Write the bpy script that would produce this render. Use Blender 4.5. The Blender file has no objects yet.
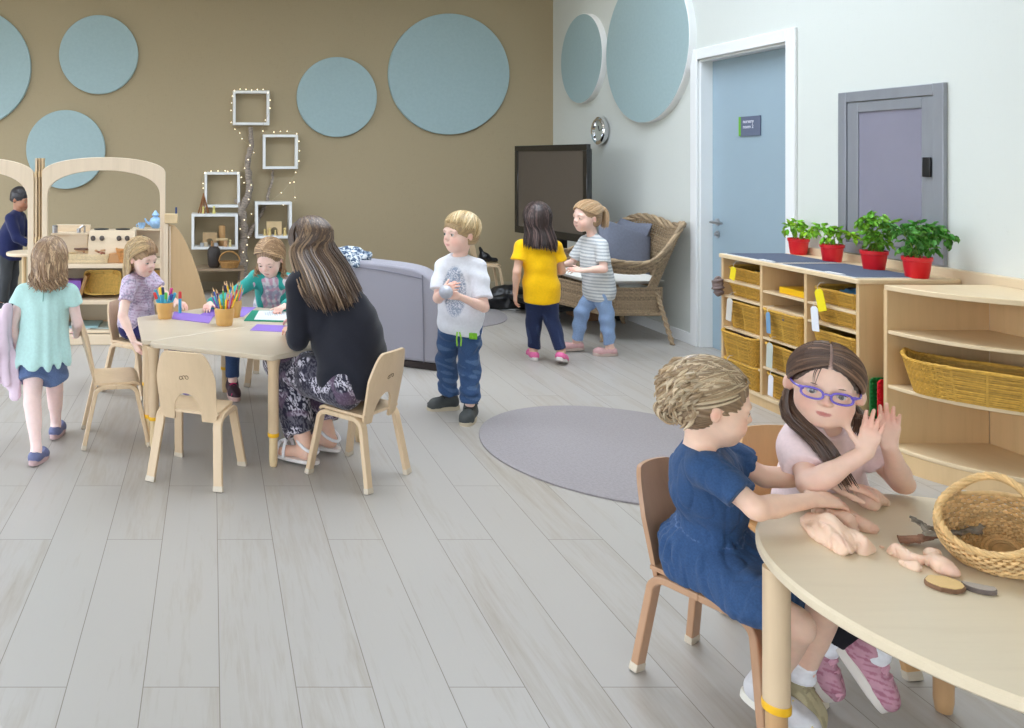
import bpy, bmesh, math, random
import numpy as np
from mathutils import Vector, Matrix
V = Vector
PI = math.pi
EYE, FOC = 1.336, 800.0
RNG = random.Random(11)
scene = bpy.context.scene
COL = scene.collection
def PX(px, py, D):
    return V(((px - 212) * D / FOC, D, EYE - (py - 158) * D / FOC))
def FL(px, py, z=0.0):
    D = FOC * (EYE - z) / (py - 158)
    return V(((px - 212) * D / FOC, D, z))
def nrm(v):
    return V(v).normalized()
def lerp(a, b, t):
    return a + (b - a) * t
def s2l(c):
    c = c / 255.0
    return c / 12.92 if c <= 0.04045 else ((c + 0.055) / 1.055) ** 2.4
def rgb(c):
    return (s2l(c[0]), s2l(c[1]), s2l(c[2]))
# ------------------------------------------------------------- materials
MATS = {}
def new_mat(name):
    m = bpy.data.materials.new(name); m.use_nodes = True
    nt = m.node_tree; b = nt.nodes['Principled BSDF']
    return m, nt, b
def coords(nt, scale=(1, 1, 1), rot=(0, 0, 0)):
    tc = nt.nodes.new('ShaderNodeTexCoord'); mp = nt.nodes.new('ShaderNodeMapping')
    mp.inputs['Scale'].default_value = scale; mp.inputs['Rotation'].default_value = rot
    nt.links.new(tc.outputs['Object'], mp.inputs['Vector'])
    return mp.outputs['Vector']
def noise(nt, vec, scale, detail=3, rough=0.55, dist=0.0):
    n = nt.nodes.new('ShaderNodeTexNoise')
    n.inputs['Scale'].default_value = scale; n.inputs['Detail'].default_value = detail
    n.inputs['Roughness'].default_value = rough; n.inputs['Distortion'].default_value = dist
    if vec is not None: nt.links.new(vec, n.inputs['Vector'])
    return n.outputs['Fac']
def ramp(nt, fac, stops, interp='LINEAR'):
    r = nt.nodes.new('ShaderNodeValToRGB'); r.color_ramp.interpolation = interp
    el = r.color_ramp.elements
    while len(el) < len(stops): el.new(0.5)
    for e, (p, c) in zip(el, stops):
        e.position = p; e.color = (c[0], c[1], c[2], 1)
    nt.links.new(fac, r.inputs['Fac'])
    return r.outputs['Color']
def bump(nt, b, h, strength=0.3, dist=0.002, normal=None):
    n = nt.nodes.new('ShaderNodeBump'); n.inputs['Strength'].default_value = strength
    n.inputs['Distance'].default_value = dist
    nt.links.new(h, n.inputs['Height'])
    if normal is not None: nt.links.new(normal, n.inputs['Normal'])
    nt.links.new(n.outputs['Normal'], b.inputs['Normal'])
    return n.outputs['Normal']
def pmat(name, c, rough=0.6, var=0.08, scale=12, bmp=0.0, bscale=60, stretch=(1, 1, 1), metallic=0.0, sheen=0.0, coat=0.0, spec=0.5, bdist=0.002):
    if name in MATS: return MATS[name]
    m, nt, b = new_mat(name)
    vec = coords(nt, stretch)
    c = rgb(c)
    f = noise(nt, vec, scale, 4)
    col = ramp(nt, f, [(0.3, [x * (1 - var) for x in c]), (0.7, [min(1, x * (1 + var)) for x in c])])
    nt.links.new(col, b.inputs['Base Color'])
    b.inputs['Roughness'].default_value = rough; b.inputs['Metallic'].default_value = metallic
    b.inputs['Sheen Weight'].default_value = sheen; b.inputs['Coat Weight'].default_value = coat
    b.inputs['Specular IOR Level'].default_value = spec
    if bmp > 0: bump(nt, b, noise(nt, vec, bscale, 3), bmp, bdist)
    MATS[name] = m
    return m
def wood(name, c, grain='z', var=0.10, rough=0.42, fine=1.0, coat=0.1):
    if name in MATS: return MATS[name]
    m, nt, b = new_mat(name)
    st = {'x': (0.6, 9, 9), 'y': (9, 0.6, 9), 'z': (9, 9, 0.6)}[grain]
    vec = coords(nt, [s * fine for s in st])
    c = rgb(c)
    f = noise(nt, vec, 2.2, 5, 0.6, 0.6)
    f2 = noise(nt, vec, 14.0, 3, 0.6)
    mx = nt.nodes.new('ShaderNodeMath'); mx.operation = 'MULTIPLY_ADD'; mx.inputs[1].default_value = 0.35
    nt.links.new(f2, mx.inputs[0]); nt.links.new(f, mx.inputs[2])
    col = ramp(nt, mx.outputs[0], [(0.42, [c[0] * (1 - var), c[1] * (1 - 1.25 * var), c[2] * (1 - 1.6 * var)]), (0.62, c), (0.86, [min(1, x * (1 + var * 0.7)) for x in c])])
    nt.links.new(col, b.inputs['Base Color'])
    b.inputs['Roughness'].default_value = rough; b.inputs['Coat Weight'].default_value = coat
    b.inputs['Coat Roughness'].default_value = 0.3
    bump(nt, b, f2, 0.06, 0.001)
    MATS[name] = m
    return m
def vcmat(name, rough=0.6, var=0.05, scale=30, bmp=0.0, bscale=80, sss=0.0, sheen=0.0, stretch=(1, 1, 1), spec=0.4, bdist=0.001):
    """base colour from the mesh's own colour attribute, modulated by a fine noise"""
    if name in MATS: return MATS[name]
    m, nt, b = new_mat(name)
    at = nt.nodes.new('ShaderNodeAttribute'); at.attribute_name = 'Col'
    vec = coords(nt, stretch)
    f = noise(nt, vec, scale, 3)
    g = ramp(nt, f, [(0.3, [1 - var] * 3), (0.7, [1 + var] * 3)])
    mx = nt.nodes.new('ShaderNodeMix'); mx.data_type = 'RGBA'; mx.blend_type = 'MULTIPLY'; mx.inputs['Factor'].default_value = 1
    nt.links.new(at.outputs['Color'], mx.inputs['A']); nt.links.new(g, mx.inputs['B'])
    nt.links.new(mx.outputs['Result'], b.inputs['Base Color'])
    b.inputs['Roughness'].default_value = rough
    b.inputs['Specular IOR Level'].default_value = spec
    b.inputs['Sheen Weight'].default_value = sheen
    if sss > 0:
        b.inputs['Subsurface Weight'].default_value = sss
        b.inputs['Subsurface Radius'].default_value = (0.012, 0.005, 0.003)
        b.inputs['Subsurface Scale'].default_value = 1.0
    if bmp > 0: bump(nt, b, noise(nt, vec, bscale, 2), bmp, bdist)
    MATS[name] = m
    return m
# ------------------------------------------------------------- object helpers
def tag(o, label=None, cat=None, group=None, kind=None):
    if label: o['label'] = label
    if cat: o['category'] = cat
    if group: o['group'] = group
    if kind: o['kind'] = kind
    return o
def empty(name, loc=(0, 0, 0), rz=0.0):
    o = bpy.data.objects.new(name, None); COL.objects.link(o)
    o.location = loc; o.rotation_euler = (0, 0, rz); o.empty_display_size = 0.05
    return o
def copy_tree(o, parent=None):
    c = o.copy(); COL.objects.link(c)
    if parent is not None: c.parent = parent
    for ch in list(o.children): copy_tree(ch, c)
    return c
class MB:
    def __init__(s):
        s.v = []; s.f = []; s.n = 0; s.c = []; s.mi = []
    def add(s, verts, faces, col=None, mi=0):
        verts = np.asarray(verts, dtype=np.float64).reshape(-1, 3)
        s.v.append(verts)
        n = s.n
        s.f.extend([tuple(int(i) + n for i in f) for f in faces])
        s.mi.extend([mi] * len(faces))
        s.n += len(verts)
        s.c.append(np.tile(np.array(col if col is not None else (1, 1, 1), dtype=np.float64), (len(verts), 1)))
        return s
    def box(s, c, size, rot=None, col=None, mi=0):
        c = V(c); h = V(size) * 0.5
        vs = []
        for z in (-1, 1):
            for y in (-1, 1):
                for x in (-1, 1):
                    p = V((x * h.x, y * h.y, z * h.z))
                    if rot is not None: p = rot @ p
                    vs.append(tuple(c + p))
        fs = [(0, 2, 3, 1), (4, 5, 7, 6), (0, 1, 5, 4), (2, 6, 7, 3), (0, 4, 6, 2), (1, 3, 7, 5)]
        return s.add(vs, fs, col, mi)
    def bx(s, x0, x1, y0, y1, z0, z1, col=None, mi=0):
        return s.box(((x0 + x1) / 2, (y0 + y1) / 2, (z0 + z1) / 2), (abs(x1 - x0), abs(y1 - y0), abs(z1 - z0)), None, col, mi)
    def prism(s, outline, M, h0, h1, col=None, mi=0):
        """outline: 2D points in the local xy plane of matrix M, extruded along its z from h0 to h1"""
        n = len(outline)
        vs = [tuple(M @ V((p[0], p[1], h0))) for p in outline] + [tuple(M @ V((p[0], p[1], h1))) for p in outline]
        fs = [tuple(range(n - 1, -1, -1)), tuple(range(n, 2 * n))]
        fs += [(i, (i + 1) % n, n + (i + 1) % n, n + i) for i in range(n)]
        return s.add(vs, fs, col, mi)
    def tube(s, pts, r, sides=8, closed=False, cap=True, col=None, mi=0, flat=None):
        P = np.array([tuple(p) for p in pts], dtype=np.float64); n = len(P)
        if n < 2: return s
        rr = np.full(n, float(r)) if np.isscalar(r) else np.array(r, dtype=np.float64)
        if closed: T = np.roll(P, -1, 0) - np.roll(P, 1, 0)
        else:
            T = np.empty_like(P); T[1:-1] = P[2:] - P[:-2]; T[0] = P[1] - P[0]; T[-1] = P[-1] - P[-2]
        T /= np.maximum(np.linalg.norm(T, axis=1, keepdims=True), 1e-9)
        up = np.array([0, 0, 1.0]) if abs(T[0][2]) < 0.9 else np.array([1.0, 0, 0])
        if flat is not None: up = np.array(tuple(flat[0]), dtype=np.float64)
        N = np.empty_like(P); prev = up
        for i in range(n):
            a = (up if flat is not None else prev); a = a - T[i] * a.dot(T[i]); l = np.linalg.norm(a)
            if l < 1e-6: a = N[i - 1] if i else np.array([0, 1.0, 0]); l = 1
            prev = a / l; N[i] = prev
        B = np.cross(T, N)
        an = np.arange(sides) * 2 * PI / sides + (PI / sides if sides == 4 else 0)
        ca, sa = np.cos(an), np.sin(an)
        fy = flat[1] if flat is not None else 1.0
        ring = P[:, None, :] + rr[:, None, None] * (ca[None, :, None] * N[:, None, :] * fy + sa[None, :, None] * B[:, None, :])
        fs = []
        m = n if closed else n - 1
        for i in range(m):
            a = i * sides; b = ((i + 1) % n) * sides
            for j in range(sides):
                k = (j + 1) % sides
                fs.append((a + j, a + k, b + k, b + j))
        if not closed and cap:
            fs.append(tuple(range(sides - 1, -1, -1))); fs.append(tuple((n - 1) * sides + j for j in range(sides)))
        return s.add(ring.reshape(-1, 3), fs, col, mi)
    def lathe(s, prof, c=(0, 0, 0), seg=32, col=None, mi=0, sx=1.0, sy=1.0, M=None, close=True):
        """prof: list of (r, z)"""
        c = V(c); vs = []
        for r, z in prof:
            for j in range(seg):
                a = 2 * PI * j / seg
                p = V((r * sx * math.cos(a), r * sy * math.sin(a), z))
                if M is not None: p = M @ p
                vs.append(tuple(c + p))
        fs = []
        for i in range(len(prof) - 1):
            for j in range(seg):
                k = (j + 1) % seg
                fs.append((i * seg + j, i * seg + k, (i + 1) * seg + k, (i + 1) * seg + j))
        if close:
            fs.append(tuple(range(seg - 1, -1, -1))); fs.append(tuple((len(prof) - 1) * seg + j for j in range(seg)))
        return s.add(vs, fs, col, mi)
    def sphere(s, c, r, seg=16, rings=10, M=None, col=None, mi=0):
        if np.isscalar(r): r = (r, r, r)
        prof = []
        c = V(c); vs = []
        for i in range(rings + 1):
            t = PI * (i + 0.0001) / (rings + 0.0002)
            for j in range(seg):
                a = 2 * PI * j / seg
                p = V((r[0] * math.sin(t) * math.cos(a), r[1] * math.sin(t) * math.sin(a), -r[2] * math.cos(t)))
                if M is not None: p = M @ p
                vs.append(tuple(c + p))
        fs = [(i * seg + j, i * seg + (j + 1) % seg, (i + 1) * seg + (j + 1) % seg, (i + 1) * seg + j) for i in range(rings) for j in range(seg)]
        return s.add(vs, fs, col, mi)
    def grid(s, fn, nu, nv, closed_u=False, thick=0.0, col=None, mi=0):
        """surface fn(u,v) -> point, u,v in 0..1; thick gives it a second skin along the normal"""
        us = [i / (nu if closed_u else nu - 1) for i in range(nu)]; vsn = [j / (nv - 1) for j in range(nv)]
        P = np.array([[tuple(fn(u, v)) for u in us] for v in vsn])
        if thick:
            du = (np.roll(P, -1, 1) - np.roll(P, 1, 1)) if closed_u else np.gradient(P, axis=1)
            dv = np.gradient(P, axis=0)
            N = np.cross(du, dv); N /= np.maximum(np.linalg.norm(N, axis=2, keepdims=True), 1e-9)
            Q = P - N * thick
            vs = np.concatenate([P.reshape(-1, 3), Q.reshape(-1, 3)])
        else: vs = P.reshape(-1, 3)
        fs = []; off = nu * nv
        mu = nu if closed_u else nu - 1
        for j in range(nv - 1):
            for i in range(mu):
                a = j * nu + i; b = j * nu + (i + 1) % nu; c2 = (j + 1) * nu + (i + 1) % nu; d = (j + 1) * nu + i
                fs.append((a, b, c2, d))
                if thick: fs.append((off + d, off + c2, off + b, off + a))
        if thick:
            for i in range(mu):
                a, b = i, (i + 1) % nu
                fs.append((b, a, off + a, off + b))
                a, b = (nv - 1) * nu + i, (nv - 1) * nu + (i + 1) % nu
                fs.append((a, b, off + b, off + a))
            if not closed_u:
                for j in range(nv - 1):
                    a, b = j * nu, (j + 1) * nu
                    fs.append((a, b, off + b, off + a))
                    a, b = j * nu + nu - 1, (j + 1) * nu + nu - 1
                    fs.append((b, a, off + a, off + b))
        return s.add(vs, fs, col, mi)
    def mesh(s, name):
        me = bpy.data.meshes.new(name)
        v = np.concatenate(s.v)
        me.from_pydata(v.tolist(), [], s.f)
        if any(np.any(c != 1) for c in s.c):
            ca = me.color_attributes.new('Col', 'FLOAT_COLOR', 'POINT')
            c = np.concatenate(s.c); ca.data.foreach_set('color', np.concatenate([c, np.ones((len(c), 1))], 1).ravel())
        if any(s.mi): me.polygons.foreach_set('material_index', s.mi)
        me.update()
        return me
    def build(s, name, mat, parent=None, smooth=True, bevel=0.0, seg=2, loc=None, rz=None, angle=40):
        me = s.mesh(name)
        for m in (mat if isinstance(mat, (list, tuple)) else [mat]): me.materials.append(m)
        o = bpy.data.objects.new(name, me); COL.objects.link(o)
        if smooth:
            me.polygons.foreach_set('use_smooth', [True] * len(me.polygons))
            try: me.set_sharp_from_angle(angle=math.radians(angle))
            except Exception: pass
        if bevel > 0:
            b = o.modifiers.new('bevel', 'BEVEL'); b.width = bevel; b.segments = seg; b.limit_method = 'ANGLE'; b.angle_limit = math.radians(50)
            b.harden_normals = False
        if loc is not None: o.location = loc
        if rz is not None: o.rotation_euler = (0, 0, rz)
        if parent is not None: o.parent = parent
        return o
def frame(origin, x, y, z):
    M = Matrix((tuple(x), tuple(y), tuple(z))).transposed().to_4x4()
    M.translation = V(origin)
    return M
def catmull(pts, n):
    P = [V(p) for p in pts]
    if len(P) == 2: return [P[0].lerp(P[1], i / (n - 1)) for i in range(n)]
    P = [P[0] * 2 - P[1]] + P + [P[-1] * 2 - P[-2]]
    m = len(P) - 3; out = []
    for i in range(n):
        t = i / (n - 1) * m; k = min(int(t), m - 1); t -= k
        a, b, c, d = P[k:k + 4]
        out.append(0.5 * ((2 * b) + (c - a) * t + (2 * a - 5 * b + 4 * c - d) * t * t + (3 * b - a - 3 * c + d) * t ** 3))
    return out
# ------------------------------------------------------------- implicit surfaces
class SDF:
    def __init__(s): s.p = []; s.disp = None
    def cap(s, a, b, ra, rb=None, k=0.02, op='u'):
        s.p.append(('c', np.array(tuple(a), float), np.array(tuple(b), float), ra, ra if rb is None else rb, k, op)); return s
    def cone(s, a, b, ra, rb, k=0.01, op='u'):
        s.p.append(('f', np.array(tuple(a), float), np.array(tuple(b), float), ra, rb, k, op)); return s
    def ell(s, c, r, M=None, k=0.02, op='u'):
        A = np.array(M.to_3x3() if M is not None else Matrix.Identity(3), float)   # columns = axes
        s.p.append(('e', np.array(tuple(c), float), A, np.array(r, float), 0, k, op)); return s
    def plane(s, p0, n, k=0.004):
        n = np.array(tuple(nrm(n)), float)
        s.p.append(('p', np.array(tuple(p0), float), n, 0, 0, k, 'i')); return s
    @staticmethod
    def dist(q, P):
        if q[0] == 'c':
            a, b, ra, rb = q[1], q[2], q[3], q[4]
            ab = b - a; L = max(ab.dot(ab), 1e-12)
            pa = P - a; t = np.clip(pa @ ab / L, 0, 1)
            return np.linalg.norm(pa - t[..., None] * ab, axis=-1) - (ra + (rb - ra) * t)
        if q[0] == 'f':
            a, b = q[1], q[2]; ab = b - a; L = max(ab.dot(ab), 1e-12); pa = P - a; t = pa @ ab / L; tc = np.clip(t, 0, 1)
            rad = np.linalg.norm(pa - tc[..., None] * ab, axis=-1) - (q[3] + (q[4] - q[3]) * tc)
            return np.maximum(rad, (t - 1) * math.sqrt(L))
        if q[0] == 'e':
            l = (P - q[1]) @ q[2]
            k0 = np.linalg.norm(l / q[3], axis=-1); k1 = np.linalg.norm(l / (q[3] ** 2), axis=-1)
            return k0 * (k0 - 1) / np.maximum(k1, 1e-9)
        return (P - q[1]) @ q[2]
    @staticmethod
    def comb(D, d, k, op):
        if op == 'u':
            h = np.clip(0.5 + 0.5 * (D - d) / k, 0, 1); return D + (d - D) * h - k * h * (1 - h)
        if op == 's': d = -d
        h = np.clip(0.5 - 0.5 * (D - d) / k, 0, 1); return D + (d - D) * h + k * h * (1 - h)
    def evalpts(s, P):
        D = np.full(P.shape[:-1], 10.0)
        for q in s.p: D = s.comb(D, s.dist(q, P), q[5], q[6])
        if s.disp is not None: D = D + s.disp(P)
        return D
    def polygonize(s, vox):
        lo = np.full(3, 1e9); hi = np.full(3, -1e9)
        for q in s.p:
            if q[6] != 'u': continue
            if q[0] in 'cf':
                for p, r in ((q[1], q[3]), (q[2], q[4])): lo = np.minimum(lo, p - r); hi = np.maximum(hi, p + r)
            else:
                r = np.abs(q[2]) @ q[3]; lo = np.minimum(lo, q[1] - r); hi = np.maximum(hi, q[1] + r)
        lo -= 0.03; hi += 0.03
        B = 8
        nb = np.ceil((hi - lo) / (vox * B)).astype(int)
        gi = np.stack(np.meshgrid(*[np.arange(n) for n in nb], indexing='ij'), -1).reshape(-1, 3)
        cen = lo + (gi + 0.5) * B * vox
        d = s.evalpts(cen)
        half = 0.5 * B * vox * math.sqrt(3)
        act = np.abs(d) < half + 0.016
        F = np.empty(tuple(nb * B), np.float32)
        Fb = F.reshape(nb[0], B, nb[1], B, nb[2], B)
        Fb[:] = np.where(d > 0, 1.0, -1.0).reshape(nb)[:, None, :, None, :, None]
        ag = gi[act]; ac = cen[act]
        off = np.stack(np.meshgrid(*[np.arange(B)] * 3, indexing='ij'), -1).reshape(-1, 3)
        P = (lo + (ag[:, None, :] * B + off[None]) * vox)
        D = np.full(P.shape[:2], 0.2)
        for q in s.p:
            dc = s.dist(q, ac)
            if q[6] == 'u': idx = np.nonzero(dc < half * 1.3 + 0.016 + q[5])[0]
            elif q[6] == 's': idx = np.nonzero(dc < half * 1.3 + 0.02 + q[5])[0]
            else: idx = np.nonzero(dc > -half * 1.3 - 0.02 - q[5])[0]
            if len(idx): D[idx] = s.comb(D[idx], s.dist(q, P[idx]), q[5], q[6])
        if s.disp is not None: D = D + s.disp(P)
        ix = (ag[:, None, :] * B + off[None]).reshape(-1, 3)
        F[ix[:, 0], ix[:, 1], ix[:, 2]] = D.reshape(-1)
        # surface nets
        S = F < 0
        n = np.array(F.shape)
        c8 = [(i, j, k) for i in (0, 1) for j in (0, 1) for k in (0, 1)]
        cnt = np.zeros(n - 1, np.uint8)
        for i, j, k in c8: cnt += S[i:n[0] - 1 + i, j:n[1] - 1 + j, k:n[2] - 1 + k]
        A = (cnt > 0) & (cnt < 8)
        cells = np.argwhere(A); idm = np.full(A.shape, -1, np.int64); idm[A] = np.arange(len(cells))
        acc = np.zeros((len(cells), 3)); w = np.zeros(len(cells))
        for a in c8:
            for ax in range(3):
                if a[ax]: continue
                b = list(a); b[ax] = 1
                fa = F[cells[:, 0] + a[0], cells[:, 1] + a[1], cells[:, 2] + a[2]]
                fb = F[cells[:, 0] + b[0], cells[:, 1] + b[1], cells[:, 2] + b[2]]
                m = (fa < 0) != (fb < 0)
                t = fa[m] / (fa[m] - fb[m])
                p = np.tile(np.array(a, float), (m.sum(), 1)); p[:, ax] += t
                acc[m] += p; w[m] += 1
        verts = lo + (cells + acc / w[:, None]) * vox
        quads = []
        for ax in range(3):
            o1, o2 = (ax + 1) % 3, (ax + 2) % 3
            sl0 = [slice(1, n[i] - 1) for i in range(3)]; sl1 = list(sl0); sl1[ax] = slice(2, n[ax])
            a = S[tuple(sl0)]; b = S[tuple(sl1)]
            for flip, m in ((False, a & ~b), (True, ~a & b)):
                e = np.argwhere(m) + 1
                if not len(e): continue
                def cid(d1, d2):
                    c = e.copy(); c[:, o1] -= d1; c[:, o2] -= d2
                    return idm[c[:, 0], c[:, 1], c[:, 2]]
                q = np.stack([cid(1, 1), cid(0, 1), cid(0, 0), cid(1, 0)], 1)
                if flip: q = q[:, ::-1]
                quads.append(q)
        return verts, np.concatenate(quads)
def sdf_object(S, name, mat, parent, vox, colfn=None, smooth_iter=1):
    verts, quads = S.polygonize(vox)
    ok = (quads >= 0).all(1); quads = quads[ok]
    for _ in range(smooth_iter):   # light relaxation
        acc = np.zeros_like(verts); w = np.zeros(len(verts))
        for i in range(4):
            j = (i + 1) % 4
            np.add.at(acc, quads[:, i], verts[quads[:, j]]); np.add.at(acc, quads[:, j], verts[quads[:, i]])
            np.add.at(w, quads[:, i], 1); np.add.at(w, quads[:, j], 1)
        w = np.maximum(w, 1)
        verts = verts * 0.55 + (acc / w[:, None]) * 0.45
    me = bpy.data.meshes.new(name)
    me.vertices.add(len(verts)); me.vertices.foreach_set('co', verts.ravel())
    me.loops.add(quads.size); me.loops.foreach_set('vertex_index', quads.ravel().astype(np.int32))
    me.polygons.add(len(quads)); me.polygons.foreach_set('loop_start', (np.arange(len(quads)) * 4).astype(np.int32))
    me.polygons.foreach_set('use_smooth', np.ones(len(quads), bool))
    me.update(); me.validate()
    if colfn is not None:
        ca = me.color_attributes.new('Col', 'FLOAT_COLOR', 'POINT')
        c = colfn(verts)
        c = np.concatenate([c, np.ones((len(c), 1))], 1)
        if len(me.vertices) == len(c): ca.data.foreach_set('color', c.ravel())
    me.materials.append(mat)
    o = bpy.data.objects.new(name, me); COL.objects.link(o)
    if parent is not None:
        o.parent = parent
        o.matrix_parent_inverse = Matrix.Translation(-V(parent.location))
    return o
def wparent(o, parent):
    """mesh built in world coordinates under a thing's empty"""
    o.parent = parent; o.matrix_parent_inverse = Matrix.Translation(-V(parent.location)); return o
def wbuild(mb, name, mat, parent, **k):
    o = mb.build(name, mat, None, **k); return wparent(o, parent)
# ------------------------------------------------------------- people
SKIN = vcmat('skin', 0.5, 0.03, 60, 0.08, 300, sss=0.12, spec=0.35)
CLOTH = vcmat('woven_cloth', 0.85, 0.05, 90, 0.25, 700, sheen=0.15, spec=0.2)
DENIM = vcmat('denim_cloth', 0.85, 0.16, 220, 0.35, 900, sheen=0.1, spec=0.2)
HAIR = vcmat('hair', 0.42, 0.10, 60, 0.0, spec=0.5)
EYEM = vcmat('eyeball', 0.12, 0.0, 10, 0.0, spec=0.6)
SHOEM = vcmat('shoe_upper', 0.6, 0.08, 60, 0.2, 400, spec=0.4)
RUBBER = pmat('shoe_rubber', (226, 222, 212), 0.6, 0.04)
def onb(f, u):
    f = nrm(f); u = V(u); u = (u - f * u.dot(f)).normalized(); l = u.cross(f)
    return f, l, u
class Head:
    def __init__(s, c, f, up=(0, 0, 1), g=1.0):
        s.c = V(c); s.f, s.l, s.u = onb(f, up); s.g = g
        s.M = Matrix((tuple(s.f), tuple(s.l), tuple(s.u))).transposed()
    def p(s, f, l, u): return s.c + (s.f * f + s.l * l + s.u * u) * s.g
    def r(s, *a): return [x * s.g for x in a]
    def d(s, f, l, u): return (s.f * f + s.l * l + s.u * u)
    def loc(s, P): return ((P - np.array(tuple(s.c))) @ np.array(s.M)) / s.g
    CC = (-0.010, 0.0, 0.024)
    def surf(s, d, lift=0.0, R=(0.093, 0.076, 0.082)):
        f, l, u = d; n = math.sqrt(f * f + l * l + u * u); f, l, u = f / n, l / n, u / n
        k = 1.0 / math.sqrt((f / R[0]) ** 2 + (l / R[1]) ** 2 + (u / R[2]) ** 2) + lift
        return s.p(s.CC[0] + f * k, s.CC[1] + l * k, s.CC[2] + u * k)
def head_prims(S, H, nb, detail=True, chub=1.0, lid=0.0052, lidz=-0.0035):
    p, r, M = H.p, H.r, H.M
    S.ell(p(-0.010, 0, 0.024), r(0.089, 0.071, 0.077), M, 0.02)
    S.ell(p(0.024, 0, -0.026), r(0.056, 0.056, 0.060), M, 0.03)
    S.ell(p(0.040, 0, -0.060), r(0.034, 0.036, 0.032), M, 0.03)
    S.cap(p(0.056, -0.006, -0.0755), p(0.056, 0.006, -0.0755), r(0.0135)[0], k=0.024)
    for sgn in (-1, 1):
        S.ell(p(0.046, 0.032 * sgn, -0.040), r(0.027 * chub, 0.025 * chub, 0.026 * chub), M, 0.022)
        S.ell(p(0.066, 0.028 * sgn, 0.014), r(0.013, 0.022, 0.010), M, 0.014)
        S.ell(p(-0.006, 0.070 * sgn, -0.014), r(0.012, 0.007, 0.021), M, 0.006)          # ear
        S.ell(p(-0.001, 0.078 * sgn, -0.014), r(0.006, 0.004, 0.011), M, 0.004, 's')
    # neck
    S.cap(nb, p(-0.018, 0, -0.045), 0.031 * H.g, 0.034 * H.g, k=0.022)
    # nose, mouth, eye sockets
    S.cap(p(0.076, 0, 0.004), p(0.0895, 0, -0.0215), 0.0065 * H.g, 0.0095 * H.g, k=0.012)
    for sgn in (-1, 1):
        S.ell(p(0.0845, 0.0085 * sgn, -0.0245), r(0.0075, 0.0055, 0.0055), M, 0.005)
        S.ell(p(0.084, 0.030 * sgn, -0.002), r(0.016, 0.018, 0.011), M, 0.012, 's')
        S.ell(p(0.0645, 0.030 * sgn, -0.003), r(0.0150, 0.0165, 0.0135), M, 0.005)
        if detail:
            S.ell(p(0.078, 0.030 * sgn, lidz), r(0.016, 0.0122, lid), M, 0.002, 's')
    S.ell(p(0.0765, 0, -0.0505), r(0.0075, 0.0170, 0.0046), M, 0.007)
    S.ell(p(0.0750, 0, -0.0572), r(0.0075, 0.0135, 0.0048), M, 0.006)
    if detail:
        S.ell(p(0.0880, 0, -0.0538), r(0.010, 0.0165, 0.0012), M, 0.0025, 's')
def hand_prims(S, w, d, n, thumb_side, g=0.68, curl=(0.35, 0.4, 0.45, 0.5), spread=0.12, thumb=(0.6, 0.75, -0.15), tc=0.3, k=0.005):
    """w wrist, d direction of palm, n back-of-hand normal, thumb_side +1 / -1 along cross(d, n)"""
    w = V(w); d = nrm(d); n = V(n); n = (n - d * n.dot(d)).normalized(); s = d.cross(n) * thumb_side
    r4 = [0.0092, 0.0094, 0.0090, 0.0080]
    lat = [0.026, 0.009, -0.009, -0.026]; bl = [0.088, 0.092, 0.087, 0.078]
    ln = [0.074, 0.082, 0.076, 0.060]
    knu = []
    for i in range(4):
        b = w + (d * bl[i] + s * lat[i]) * g
        knu.append(b)
        S.cap(w + (s * lat[i] * 0.55 + d * 0.012) * g, b, 0.0135 * g, 0.0115 * g, k=0.012 * g)
        dd = nrm(d + s * (lat[i] / 0.026) * spread); pos = b
        for j, (fr, c) in enumerate(((0.46, 0.8), (0.31, 1.0), (0.23, 0.7))):
            a = curl[i] * c
            ax = nrm(dd.cross(n))
            q = Matrix.Rotation(-a, 3, ax)
            dd2 = q @ dd
            if dd2.dot(-n) < dd.dot(-n) - 1e-6: dd2 = Matrix.Rotation(a, 3, ax) @ dd
            nn = n
            dd = nrm(dd2); e = pos + dd * ln[i] * fr * g
            ra = r4[i] * g * (1 - 0.10 * j); S.cap(pos, e, ra, ra * 0.9, k=k * g if j == 0 else 0.003 * g)
            pos = e
            # normal follows the bend
            n2 = n - dd * n.dot(dd)
            if n2.length > 0.05: pass
    b = w + (d * 0.022 + s * 0.022 - n * 0.004) * g
    td = nrm(d * thumb[0] + s * thumb[1] + n * thumb[2])
    e = b + td * 0.036 * g; S.cap(b, e, 0.0150 * g, 0.0115 * g, k=0.012 * g)
    td = nrm(td + (d * tc)); e2 = e + td * 0.030 * g; S.cap(e, e2, 0.0108 * g, 0.0098 * g, k=0.003)
    td = nrm(td + (d * tc)); S.cap(e2, e2 + td * 0.025 * g, 0.0098 * g, 0.0078 * g, k=0.003)
def torso_frame(J):
    sp = nrm(J['neck'] - J['pel']); lat = J['sL'] - J['sR']; lat = (lat - sp * lat.dot(sp)).normalized(); fr = lat.cross(sp)
    latp = J['hL'] - J['hR']; latp = (latp - sp * latp.dot(sp)).normalized()
    return sp, lat, fr, latp
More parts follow.
